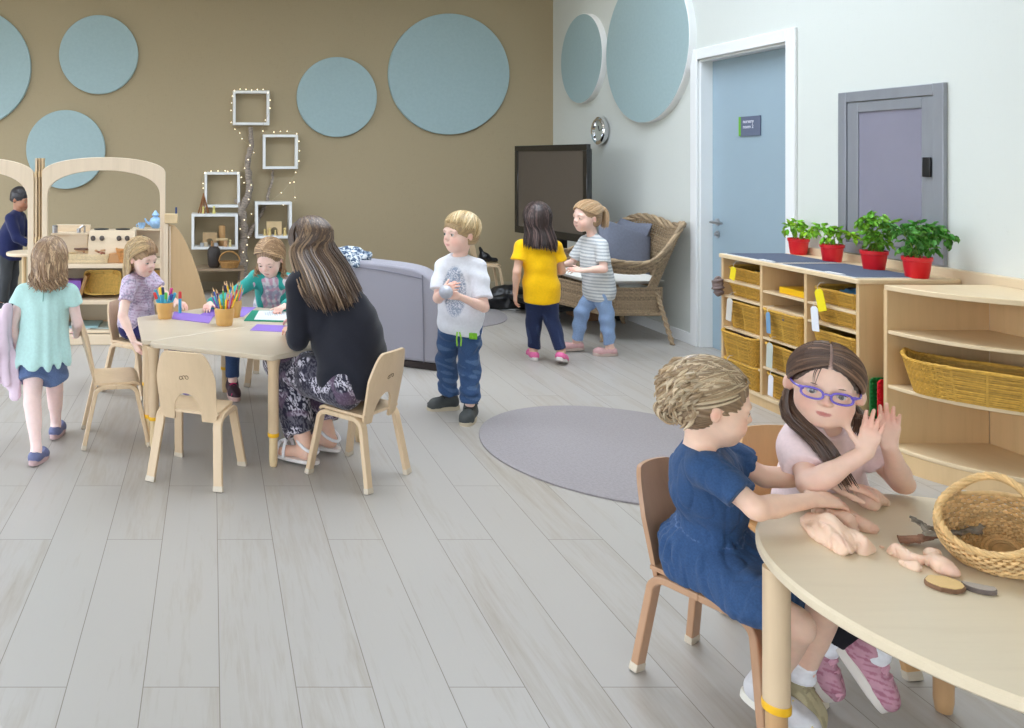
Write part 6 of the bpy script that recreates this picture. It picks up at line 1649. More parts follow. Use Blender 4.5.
# ------------------------------------------------------------- things on the left table
LT = 0.4905
def pot(px, py, r, h, lab):
    p = FL(px, py, LT); t = empty('pencil_pot', (p.x, p.y + r * 0.8, LT)); tag(t, lab, 'pot', 'wooden pencil pots on the left table')
    mb = MB(); mb.lathe([(r * 0.78, 0.0), (r * 0.82, 0.006), (r * 0.88, h * 0.25), (r * 0.86, h * 0.28), (r * 0.97, h * 0.5), (r * 1.02, h * 0.85), (r * 0.98, h), (r * 0.88, h), (r * 0.8, h * 0.15), (0.001, 0.012)], (0, 0, 0), 32)
    mb.build('cup', wood('bamboo_pot', (206, 160, 92), 'z', 0.1), t); return V((p.x, p.y + r * 0.8, LT))
def pens(c, r, h, n, cols, ln, seed, lab, grp, name='pencil', pr=0.0042, capc=True):
    rg = random.Random(seed)
    for k in range(n):
        a = 2 * PI * k / n + rg.uniform(-.3, .3); rr = r * rg.uniform(0.25, 0.72); b = V((rr * math.cos(a) * 0.4, rr * math.sin(a) * 0.4, 0.016)); L = ln * rg.uniform(0.85, 1.12)
        tip = V((r * 1.25 * math.cos(a) * rg.uniform(0.5, 1.05), r * 1.0 * math.sin(a) * rg.uniform(0.4, 0.9), 0)); tip.z = math.sqrt(max(0.001, L * L - tip.length_squared)) 
        col = cols[k % len(cols)]; t = empty(name, c + b); d = (tip).normalized()
        tag(t, lab % colour_name(col), 'pencil' if name == 'pencil' else 'pen', grp)
        mb = MB(); mb.tube([V((0, 0, 0)), d * (L * (0.86 if name == 'pencil' else 0.72))], pr, 6 if name == 'pencil' else 10); mb.build('barrel', pmat('pen_%d_%d_%d' % (col if name == 'pencil' else (70, 170, 200)), col if name == 'pencil' else (70, 170, 200), 0.4, 0.02), t)
        mb = MB()
        if name == 'pencil': mb.tube([d * (L * 0.862), d * (L * 0.97), d * L], [pr, 0.0015, 0.0004], 6)
        else: mb.tube([d * (L * 0.725), d * (L * 0.98), d * L], [pr * 1.15, pr * 1.1, pr * 0.6], 10)
        mb.build('point' if name == 'pencil' else 'cap', pmat('pen_%d_%d_%d' % col, col, 0.4, 0.02) if name != 'pencil' else pmat('pencil_wood', (216, 176, 130), 0.7), t)
def colour_name(c):
    return {(250, 210, 40): 'yellow', (214, 60, 60): 'red', (240, 130, 40): 'orange', (60, 90, 170): 'blue', (130, 70, 160): 'purple', (90, 180, 80): 'green', (230, 130, 170): 'pink', (120, 130, 160): 'grey blue', (200, 40, 120): 'magenta', (40, 50, 90): 'navy', (70, 170, 200): 'turquoise', (180, 140, 190): 'lilac'}[c]
c1 = pot(164.5, 319.5, 0.045, 0.085, 'wooden pot of thick felt pens at the left end of the table')
c2 = pot(224.5, 326.5, 0.050, 0.088, 'wooden pot of coloured pencils, the front one of the pair mid table')
c3 = pot(233.5, 318.0, 0.045, 0.088, 'wooden pot of coloured pencils behind the front pot mid table')
pens(c1, 0.045, 0.085, 8, [(70, 170, 200), (200, 40, 120), (40, 50, 90), (250, 210, 40), (70, 170, 200), (214, 60, 60), (90, 180, 80), (60, 90, 170)], 0.135, 3, 'thick felt pen with a %s cap in the leftmost wooden pot', 'felt pens in the left pot', 'felt_pen', 0.0075)
PC = [(250, 210, 40), (214, 60, 60), (180, 140, 190), (230, 130, 170), (240, 130, 40), (90, 180, 80), (130, 70, 160), (60, 90, 170), (120, 130, 160), (200, 40, 120), (40, 50, 90), (250, 210, 40)]
pens(c2, 0.050, 0.088, 16, PC, 0.165, 5, '%s pencil standing in the front wooden pot mid table', 'pencils in the front pot')
pens(c3, 0.045, 0.088, 11, PC[4:] + PC[:3], 0.165, 6, '%s pencil standing in the rear wooden pot mid table', 'pencils in the rear pot')
p = FL(180, 313.5, LT); t = empty('felt_pen', (p.x, p.y, LT + 0.0)); tag(t, 'turquoise felt pen with an orange cap standing alone right of the left pot', 'pen')
mb = MB(); mb.tube([(0, 0, 0.0005), (0, 0, 0.082)], 0.0085, 12); mb.build('barrel', pmat('pen_70_170_200', (70, 170, 200), 0.4), t); mb = MB(); mb.tube([(0, 0, 0.0825), (0, 0, 0.115), (0, 0, 0.12)], [0.0095, 0.009, 0.005], 12); mb.build('cap', pmat('pen_214_60_60', (214, 60, 60), 0.4), t)
def sheet(pts, z, th, c, name, lab, cat, rgh=0.6):
    P = [FL(x, y, LT) for x, y in pts]; cx_ = sum((p.x for p in P)) / len(P); cy_ = sum((p.y for p in P)) / len(P)
    mb = MB(); poly = [(p.x - cx_, p.y - cy_) for p in P]
    ar = sum(poly[i][0] * poly[(i + 1) % len(poly)][1] - poly[(i + 1) % len(poly)][0] * poly[i][1] for i in range(len(poly)))
    if ar < 0: poly = poly[::-1]
    mb.prism(poly, I4, 0, th); o = mb.build(name, pmat('%s_%d_%d_%d' % (name, *c), c, rgh, 0.02), None, loc=(cx_, cy_, z), smooth=False); tag(o, lab, cat); return o
PUR = (150, 118, 206)
sheet([(174, 312), (213.5, 316.5), (209, 323.5), (172, 319)], LT + 0.0004, 0.003, PUR, 'coloured_card', 'purple card on the table right of the felt pens', 'card')
sheet([(200, 315.5), (214, 308), (228, 309), (228, 318)], LT + 0.0036, 0.0015, (138, 106, 196), 'coloured_card', 'purple card partly behind the pencil pots', 'card')
sheet([(238, 307), (256, 307.5), (243, 317), (236, 317)], LT + 0.0004, 0.0015, (156, 126, 212), 'coloured_card', 'purple card right of the rear pencil pot', 'card')
sheet([(257, 324.5), (288, 326), (300, 333), (250, 330.5)], LT + 0.0004, 0.0015, PUR, 'coloured_card', 'purple card nearest the woman in the cardigan', 'card')
sheet([(252, 311), (292, 311.5), (291, 322.5), (244, 321)], LT + 0.0004, 0.004, (20, 138, 110), 'folder', 'green folder under the printed page before the girl', 'folder')
sheet([(259, 311.5), (291, 312), (290, 321.5), (254, 320.5)], LT + 0.0046, 0.001, (222, 226, 228), 'printed_page', 'white printed page on the green folder', 'paper')
p = FL(272, 314, LT)
mb = MB()
rg = random.Random(2)
for r_ in range(5):
    for q in range(9):
        if rg.random() < 0.8: mb.bx(p.x - 0.04 + q * 0.012, p.x - 0.032 + q * 0.012, p.y + 0.02 - r_ * 0.022, p.y + 0.027 - r_ * 0.022, LT + 0.0057, LT + 0.006)
pr_ = mb.build('print', pmat('print_grey_soft', (150, 160, 176), 0.7), None); pg = bpy.data.objects['printed_page']; pr_.parent = pg; pr_.matrix_parent_inverse = Matrix.Translation(-V(pg.location))
# ------------------------------------------------------------- things on the round table
DOUGH = vcmat('play_dough', 0.55, 0.03, 40, 0.3, 120, sss=0.15, spec=0.35)
DC = (240, 208, 184)
def dough(lab, prims, seed, amp=0.004, sc=60, vox=0.0022, z=TZ, parent_tag=True):
    S = SDF()
    for p in prims: S.cap(p[0], p[1], p[2], p[3], k=0.012)
    S.plane((0, 0, z + 0.0006), (0, 0, -1), 0.004)
    g1, g2 = lumps(1.0, sc, seed), lumps(1.0, sc * 1.7, seed + 3)
    g4 = lumps(1.0, sc * 0.9, seed + 11)
    S.disp = lambda P: amp * 0.7 * g1(P) + amp * 1.1 * np.exp(-(g4(P) / 0.16) ** 2) + amp * 0.55 * np.exp(-(g2(P) / 0.2) ** 2) - amp * 0.3
    c = rgb(DC); c2 = rgb((230, 188, 166))
    g3 = lumps(1.0, 30, seed + 7)
    o = sdf_object(S, 'play_dough', DOUGH, None, vox, cfn(c, (lambda P: np.clip(g3(P) * 0.5, 0, 0.7), c2)))
    tag(o, lab, 'play dough', 'lumps of pink play dough'); return o
def T(px, py, z=0.0): return FL(px, py, TZ + z)
dough('largest lump of pale pink play dough on the round table', [(T(812, 522, .018), T(835, 531, .024), .019, .022), (T(835, 531, .024), T(858, 543, .017), .024, .021), (T(817, 532, .014), T(845, 547, .014), .016, .017), (T(822, 514, .018), T(848, 522, .020), .015, .018), (T(850, 538, .014), T(864, 545, .010), .018, .015)], 1, 0.0050, 60)
dough('small pink play dough sausage under the hand of the girl in denim', [(T(846, 512, .012), T(862, 524, .012), .013, .012), (T(862, 524, .012), T(873, 528, .010), .014, .012), (T(842, 514, .012), T(852, 521, .012), .012, .012)], 2, 0.003, 70)
dough('pink play dough under the elbow of the girl with purple glasses', [(T(868, 500, .018), T(880, 500, .012), .022, .014), (T(862, 492, .02), T(872, 497, .02), .018, .020), (T(874, 500, .01), T(884, 502, .006), .012, .008)], 3, 0.004, 60)
dough('long crumpled piece of pink play dough in front of the basket', [(T(897, 551, .010), T(912, 557, .012), .013, .012), (T(900, 561, .008), T(915, 565, .008), .010, .010), (T(912, 557, .012), T(932, 562, .010), .012, .010), (T(934, 556, .012), T(940, 566, .014), .013, .013), (T(938, 566, .010), T(953, 573, .008), .014, .011), (T(945, 566, .008), T(956, 572, .006), .010, .008)], 4, 0.0035, 75)
dough('tiny crumb of pink play dough on the round table', [(T(881, 547, .003), T(883, 547, .003), .0035, .003)], 5, 0.0006, 90, vox=0.0015)
# wood slices
ws = empty('wood_slice', T(945, 587)); tag(ws, 'small round wood slice with orange face on the round table', 'wood slice')
rg = random.Random(4); o_ = [((0.0325 + rg.uniform(-.002, .002)) * math.cos(a) , (0.027 + rg.uniform(-.002, .002)) * math.sin(a)) for a in [2 * PI * k / 26 for k in range(26)]]
mb = MB(); mb.prism(o_, I4, 0.0, 0.009); mb.build('bark', pmat('slice_bark', (128, 96, 72), 0.9, 0.2, 60, 0.4, 100), ws, bevel=0.0015)
mb = MB(); mb.prism([(x * .93, y * .93) for x, y in o_], I4, 0.0088, 0.0104); mb.build('cut_face', wood('slice_face', (232, 196, 132), 'x', 0.12), ws)
w2 = empty('wood_slice', T(979, 590)); w2.rotation_euler = (0, 0, 0.0); tag(w2, 'half moon wood slice lying right of the round one', 'wood slice')
mo = [(0.031 * math.cos(a), 0.022 * math.sin(a) - 0.004) for a in [PI * (k / 12) - 0.25 for k in range(14)]] 
mo = [(x, -y) for x, y in mo]
mb = MB(); mb.prism([(0.026 * math.cos(a) , 0.020 * math.sin(a)) for a in [(-1.15 * PI * k / 14) + 0.25 for k in range(15)]][::-1], Matrix.Rotation(-0.5, 4, 'Z'), 0.0, 0.009); mb.build('bark', pmat('slice_bark2', (112, 100, 94), 0.9, 0.2, 60, 0.4, 100), w2, bevel=0.001)
mb = MB(); mb.prism([(0.0245 * math.cos(a) , 0.0185 * math.sin(a)) for a in [(-1.15 * PI * k / 14) + 0.25 for k in range(15)]][::-1], Matrix.Rotation(-0.5, 4, 'Z'), 0.0088, 0.0100); mb.build('cut_face', pmat('slice_grey', (176, 164, 152), 0.8, 0.1, 40), w2)
# twigs
LICH = pmat('lichen_twig', (140, 132, 118), 0.95, 0.45, 50, 0.7, 120)
def twig(pts, r0, r1, lab, seed, mat_=LICH, side=()):
    r0 *= 0.68; r1 *= 0.68; mb = MB(); rough_tube(mb, pts, r0, r1, seed, 26, 8)
    for s_ in side: rough_tube(mb, s_, r1 * 0.9, r1 * 0.6, seed + 1, 10, 6)
    o = mb.build('twig', mat_, None); tag(o, lab, 'twig', 'twigs by the basket'); return o
twig([T(900, 540, .010), T(922, 538, .014), T(945, 532, .022), T(968, 530, .03)], .0125, .009, 'thick reddish twig reaching from the table into the basket', 3, pmat('red_twig', (150, 112, 90), 0.9, 0.25, 50, 0.6, 120))
twig([T(925, 534, .030), T(950, 533, .036), T(975, 529, .046), T(985, 524, .055)], .008, .008, 'lichen covered grey twig lying across the basket rim', 4, side=([T(925, 533, .03), T(918, 522, .04), T(913, 518, .045)],))
twig([T(912, 519, .030), T(930, 528, .028), T(945, 531, .028)], .007, .006, 'dark forked twig nearest the girls', 5)
twig([T(938, 510, .022), T(944, 520, .026), T(955, 528, .03)], .010, .007, 'short dark twig with a round knob left of the basket', 6, pmat('dark_twig', (62, 56, 54), 0.9, 0.3, 50, 0.5, 120))
twig([T(965, 524, .045), T(978, 532, .04), T(992, 530, .035)], .011, .010, 'knobbly grey twig inside the basket', 7)
# open basket lying on the table: a round bowl on its side with a grip hole in its high back
bx_ = empty('wicker_basket', (1.60, 1.66, TZ)); tag(bx_, 'tan wicker basket with grip hole tipped toward the girls on the round table', 'basket')
BC = V((1.597, 1.64, TZ + 0.088)); BRr = 0.1
ax_o = nrm(V((-0.60, -0.34, 0.72)))      # opening direction
ax_s = nrm(ax_o.cross(V((0, 0, 1)))); ax_t = ax_s.cross(ax_o)   # ax_t: up within the rim plane
if ax_t.z < 0: ax_t = -ax_t
def bowl(u, v):
    """u round the rim, v 0 at the bottom pole to 1 at the rim"""
    a = 2 * PI * u; ph = v * PI / 2 * 1.12
    rr = math.sin(ph); dd = -math.cos(ph)
    ca, sa = math.cos(a), math.sin(a)
    ext = 0.0
    k = max(0, sa)
    w_ = 1 + 0.22 * math.sin(PI * v)
    p = ax_s * (0.080 * rr * ca * w_) + ax_t * (0.076 * rr * sa * w_) + ax_o * (0.100 * dd + 0.016 * v ** 3 * k ** 3)
    p += ax_t * (0.020 * v ** 3 * k ** 3)
    p.z = p.z
    q = BC + p
    if q.z < TZ + 0.006: q.z = TZ + 0.006
    return q, nrm(p)
hole = lambda u, v: (v > 0.70 and v < 0.95 and abs(((u * 2 * PI) - PI / 2 + 0.25)) < 0.62 * math.sqrt(max(0, 1 - ((v - 0.825) / 0.125) ** 2)))
TAN = (s2l(212), s2l(176), s2l(122))
mb = MB(); woven(mb, bowl, 25, 56, 0.0036, 0.003, n_per=6, col=TAN, sides=5, var=0.2, vr=(0.12, 1.0), skip=hole, ribr=0.0028, ribcol=[c * 0.8 for c in TAN]); wbuild(mb, 'woven_bowl', WICKY, bx_)
mb = MB(); mb.grid(lambda u, v: bowl(u, v * 0.16)[0], 40, 4, closed_u=True, col=TAN); wbuild(mb, 'base', WICKY, bx_)
mb = MB()
for k in range(3):
    mb.tube([bowl(j / 90, 1.0)[0] + bowl(j / 90, 1.0)[1] * (0.0034 * math.cos(j * 0.9 + k * 2.1)) + ax_o * (0.0034 * math.sin(j * 0.9 + k * 2.1)) for j in range(90)], 0.0042, 6, closed=True, col=[c * [1.1, 1.0, 1.2][k] for c in TAN])
wbuild(mb, 'rim', WICKY, bx_)
mb = MB(); hp = []
for j in range(40):
    a = 2 * PI * j / 40; hp.append(bowl((PI / 2 - 0.25 + 0.62 * math.cos(a)) / (2 * PI), 0.825 + 0.125 * math.sin(a))[0])
mb.tube(hp, 0.0045, 7, closed=True, col=[c * 0.95 for c in TAN]); wbuild(mb, 'grip_edge', WICKY, bx_)
# ------------------------------------------------------------- the people
QV = 1.0   # voxel scale (1 = final)
def npv(v): return np.array(tuple(v))
def between(a, b, r0, r1=None):
    """weight: near the segment a-b"""
    a, b = npv(a), npv(b); ab = b - a
    def f(P):
        t = np.clip((P - a) @ ab / ab.dot(ab), 0, 1); d = np.linalg.norm(P - a - t[:, None] * ab, axis=1)
        return np.clip((r0 - d) / (0.25 * r0), 0, 1)
    return f
def above(z, s=0.004): return lambda P: np.clip((P[:, 2] - z) / s, 0, 1)
def inplane(p0, n, w):
    p0, n = npv(p0), npv(nrm(n)); return lambda P: np.clip(1 - np.abs((P - p0) @ n) / w, 0, 1) * 1.0
def top_garment(name, root, J, g, color, off=0.012, sleeve=0.6, hem=None, sleeve_flare=0.006, mods=(), mat=None, vox=0.005, disp=None, neckcut=0.034, hem_flare=0.0, hemdir=None, deep=1.0, extra=None, subs=()):
    sp, lat, fr, latp = torso_frame(J)
    S = SDF(); torso_prims(S, J, g, off, deep=deep)
    if extra: extra(S)
    ends = []
    for sd in 'LR':
        m, d = arm_prims(S, J, sd, g, off * 0.75, sleeve, flare=sleeve_flare); ends.append((m, d))
    for m, d in ends:   # open, flat sleeve ends
        S.cap(m + d * 0.030 * g, m + d * 0.012 * g, 0.048 * g if sleeve <= 1 else 0.036 * g, 0.040 * g if sleeve <= 1 else 0.030 * g, k=0.003, op='s') if False else None
    # neck opening
    if hem is not None:
        zz = V((0, 0, 1)); lz = (latp - zz * latp.dot(zz)).normalized(); Mz = Matrix((tuple(lz), tuple(zz.cross(lz)), (0, 0, 1))).transposed()
        S.ell(J['pel'] + V((0, 0, 0.03 * g)), (0.098 * g + off, 0.083 * g * deep + off, 0.22 * g), Mz, 0.02); S.plane(J['neck'] - sp * 0.02 * g + sp * 0.06 * g, sp, 0.01) if False else None
    nb = J['neck']; S.ell(nb + sp * 0.028 * g + fr * 0.020 * g, (neckcut * 1.15 * g, neckcut * g, 0.020 * g), Matrix((tuple(lat), tuple(fr), tuple(sp))).transposed(), 0.004, 's')
    if hem is not None: S.plane(J['pel'] + sp * hem * g, -(hemdir or sp), 0.004)
    S.disp = disp or lumps(0.0025 * g, 28 / g, hash(name) % 50)
    return sdf_object(S, name, mat or CLOTH, root, vox, cfn(rgb(color), *mods))
def legs_garment(name, root, J, g, color, off=0.010, frac=1.93, mods=(), mat=None, vox=0.005, disp=None, waist=0.045, flare=0.004, r=(0.054, 0.037, 0.023), k=0.02):
    sp, lat, fr, latp = torso_frame(J); S = SDF()
    S.ell(J['pel'], (0.082 * g + off, 0.066 * g + off, 0.062 * g + off), Matrix((tuple(latp), tuple(latp.cross(sp)), tuple(sp))).transposed(), 0.02)
    ends = []
    for sd in 'LR':
        leg_prims(S, J, sd, g, off, frac, k=k, r=r, flare=flare)
    S.plane(J['pel'] + V((0, 0, waist * g)), V((0, 0, 1)), 0.004)
    S.disp = disp or lumps(0.003 * g, 32 / g, 7)
    return sdf_object(S, name, mat or DENIM, root, vox, cfn(rgb(color), *mods))
def auto_hips(J, f, g, w=0.045):
    f = nrm(V((f[0], f[1], 0))); l = V((0, 0, 1)).cross(f)
    J['hL'] = J['pel'] + l * w * g - V((0, 0, 0.02 * g)); J['hR'] = J['pel'] - l * w * g - V((0, 0, 0.02 * g)); return J
# ============================== girl in the denim dress
def girl_denim():
    g = 1.0
    J = dict(pel=V((1.262, 2.030, 0.350)), neck=V((1.190, 1.950, 0.634)),
             sR=V((1.168, 1.880, 0.606)), sL=V((1.245, 2.030, 0.610)),
             eR=V((1.215, 1.785, 0.553)), wR=V((1.372, 1.825, 0.556)),
             eL=V((1.370, 1.985, 0.545)), wL=V((1.478, 1.945, 0.556)),
             kR=V((1.262, 1.735, 0.325)), kL=V((1.372, 1.800, 0.325)),
             aR=V((1.312, 1.885, 0.095)), aL=V((1.388, 1.885, 0.120)),
             tR=V((0.55, -0.83, -0.15)), tL=V((0.12, -0.80, -0.62)), fR=V((0, 0, 1)), fL=V((0.0, 0.5, 0.8)))
    auto_hips(J, (0.487, -0.873), g)
    J['handR'] = (V((0.93, 0.30, -0.12)), V((0.05, -0.25, 1)), -1, dict(g=0.72, curl=(0.25, 0.3, 0.32, 0.4), thumb=(0.7, 0.75, -0.25), spread=0.22))
    J['handL'] = (V((0.95, -0.22, -0.10)), V((0.0, -0.1, 1)), 1, dict(g=0.72, curl=(0.25, 0.3, 0.35, 0.4), thumb=(0.7, 0.7, -0.25), spread=0.2))
    H = Head((1.204, 1.935, 0.747), (0.92, -0.24, -0.18), g=0.965)
    root, S = make_person('girl with curly blonde hair in a denim dress, leaning on the round table', J, g, (1.25, 2.03, 0), (238, 200, 176), 0.0030 * QV, head=H, eyes=(86, 110, 140), lips=(206, 132, 124), brow=(176, 146, 108), chub=1.04, lid=0.0042)
    blue = (50, 78, 118)
    pel = J['pel']
    st = rgb((120, 140, 176))
    wz = 0.445
    sp, lat, fr, latp = torso_frame(J)
    def extra(S):
        pass
    s0 = inplane(pel + sp * 0.085, sp, 0.0016); s1 = inplane(pel + sp * 0.095, sp, 0.0012); nearb = lambda P: (np.linalg.norm((P - npv(pel + sp * 0.09)), axis=1) < 0.118) * (P[:, 2] > 0.405) * 0.6
    seam = lambda P: s0(P) * nearb(P)
    seam2 = lambda P: s1(P) * nearb(P)
    d1_ = lumps(1.0, 26, 4); d2_ = lumps(1.0, 60, 14)
    dsp = lambda P: 0.0035 * d1_(P) + 0.0050 * (0.4 - np.minimum(np.abs(d2_(P)), 0.8))
    def dd(P):
        q = (P - npv(pel)) @ npv(sp); a = (P - npv(pel)) @ npv(lat); b = (P - npv(pel)) @ npv(fr); th = np.arctan2(b, a)
        w = np.clip(1 - np.abs(q - 0.04) / 0.07, 0, 1)
        return dsp(P) + 0.0028 * w * np.sin(th * 26 + 2 * np.sin(3 * th)) + 0.004 * np.clip(1 - np.abs(q - 0.09) / 0.012, 0, 1)
    def coll(S):
        pass
    # bodice with short sleeves
    S = SDF(); torso_prims(S, J, g, 0.013, deep=1.12)
    for sd in 'LR': arm_prims(S, J, sd, g, 0.010, 0.70, flare=0.008)
    S.ell(J['neck'] + sp * 0.034 + fr * 0.014, (0.052, 0.052, 0.019), Matrix((tuple(lat), tuple(fr), tuple(sp))).transposed(), 0.004, 's')
    # skirt over the thighs
    for sd in 'LR':
        S.cap(J['h' + sd] + V((0, 0, 0.005)), J['h' + sd].lerp(J['k' + sd], 0.80), 0.082, 0.062, k=0.05)
    S.cap(J['hL'].lerp(J['hR'], 0.5) + V((0, 0, -0.01)), J['kL'].lerp(J['kR'], 0.5).lerp(pel, 0.22) + V((0, 0, -0.012)), 0.082, 0.060, k=0.04)
    S.ell(pel - fr * 0.012 + V((0.0, 0.0, -0.006)), (0.090, 0.074, 0.058), Matrix((tuple(lat), tuple(fr), tuple(sp))).transposed(), 0.04)
    hd = nrm(J['kR'] - J['hR']); S.plane(J['hR'].lerp(J['kR'], 0.88) + V((0, 0, 0)), nrm(hd + V((0.2, 0.1, 0))), 0.004)
    S.plane((0, 0, 0.287), (0, 0, -1), 0.01)
    S.disp = dd
    sdf_object(S, 'denim_dress', DENIM, root, 0.0035 * QV, cfn(rgb(blue), (seam, st), (lambda P: 0.7 * seam2(P), st)))
    for sd in 'LR':
        up = shoe(root, J, sd, 1.0, (176, 164, 130), style='sneaker', trim=(150, 140, 110), vox=0.0035 * QV, fl=0.160, mods=[(ndots(160, 3, 0.4, 0.5), rgb((120, 112, 84)))]) if sd == 'L' else shoe(root, J, sd, 1.0, (206, 204, 206), style='sneaker', trim=(225, 205, 120), vox=0.0035 * QV, fl=0.160)
        sock(root, J, sd, 1.0, h=0.050)
    # curly hair gathered behind
    hc = (160, 136, 106)
    def ex(S):
        S.ell(H.p(-0.070, 0, -0.012), H.r(0.036, 0.045, 0.040), H.M, 0.02)
    hair_cap(H, root, (136, 112, 86), R=(0.091, 0.076, 0.081), face=((0.082, 0, -0.018), (0.050, 0.078, 0.076)), extra=ex, vox=0.004, groove=0.0022)
    def start(r, t):
        a = r.uniform(-1.0, 1.0); return (0.75 - 0.45 * abs(a) + r.uniform(-.25, .15), a * 0.95, 0.62 - 0.35 * abs(a) + r.uniform(-.15, .3))
    def end(r, t): return (-0.85 + r.uniform(-.1, .3), r.uniform(-0.55, 0.55), -0.15 + r.uniform(-.35, .35))
    hair_locks(H, root, 330, start, end, None, hc, r=0.0032, lift=0.001, seed=4, var=0.25, tint=((196, 176, 146), 0.4), nc=12, name='hair_strands', R=(0.0925, 0.077, 0.0825))
    # curls at the back: many small spirals
    rg = random.Random(8); mb = MB(); base = rgb(hc)
    for k in range(300):
        d = V((-1 + rg.uniform(-.1, .65), rg.uniform(-.85, .85), rg.uniform(-.75, .55)))
        p0 = H.surf(d, rg.uniform(-0.004, 0.002), (0.096, 0.078, 0.084)); w = nrm(p0 - H.c)
        dn = H.d(-0.35, rg.uniform(-.5, .5), -0.9 + rg.uniform(-.3, .5)); dn = nrm(dn - w * dn.dot(w) * 0.8); ph = rg.random() * 6; R_ = rg.uniform(0.004, 0.009); L = rg.uniform(0.025, 0.050)
        s1 = nrm(dn.cross(w)); s2 = dn.cross(s1); pts = []
        for j in range(14):
            t = j / 13; pts.append(p0 + dn * L * t + s1 * R_ * math.cos(ph + t * 5) * (0.3 + 0.7 * t) + s2 * R_ * math.sin(ph + t * 5) * (0.3 + 0.7 * t) + w * 0.003)
        f = rg.uniform(0.75, 1.3); c = [x * f for x in (base if rg.random() < 0.6 else rgb((192, 172, 142)))]
        mb.tube(pts, [0.0058 * (1 - 1.2 * abs(j / 13 - 0.35)) for j in range(14)], 6, col=c)
    # bun curl low at the back
    for k in range(70):
        c0 = H.p(-0.088, rg.uniform(-.03, .03), -0.052); ph = rg.random() * 6; R_ = rg.uniform(0.008, 0.024); tl = rg.uniform(-.5, .5); pts = []
        for j in range(16):
            a = ph + j / 15 * 5.2; pts.append(c0 + H.f * R_ * math.cos(a) + H.u * R_ * 0.95 * math.sin(a) + H.l * (R_ * tl * math.sin(a + 1) + 0.004 * j / 15))
        f = rg.uniform(0.75, 1.3); c = [x * f for x in (base if rg.random() < 0.6 else rgb((192, 172, 142)))]
        mb.tube(pts, [0.003 * (1 - 0.6 * abs(j / 15 - 0.4)) for j in range(16)], 5, col=c)
    wbuild(mb, 'curls', HAIR, root)
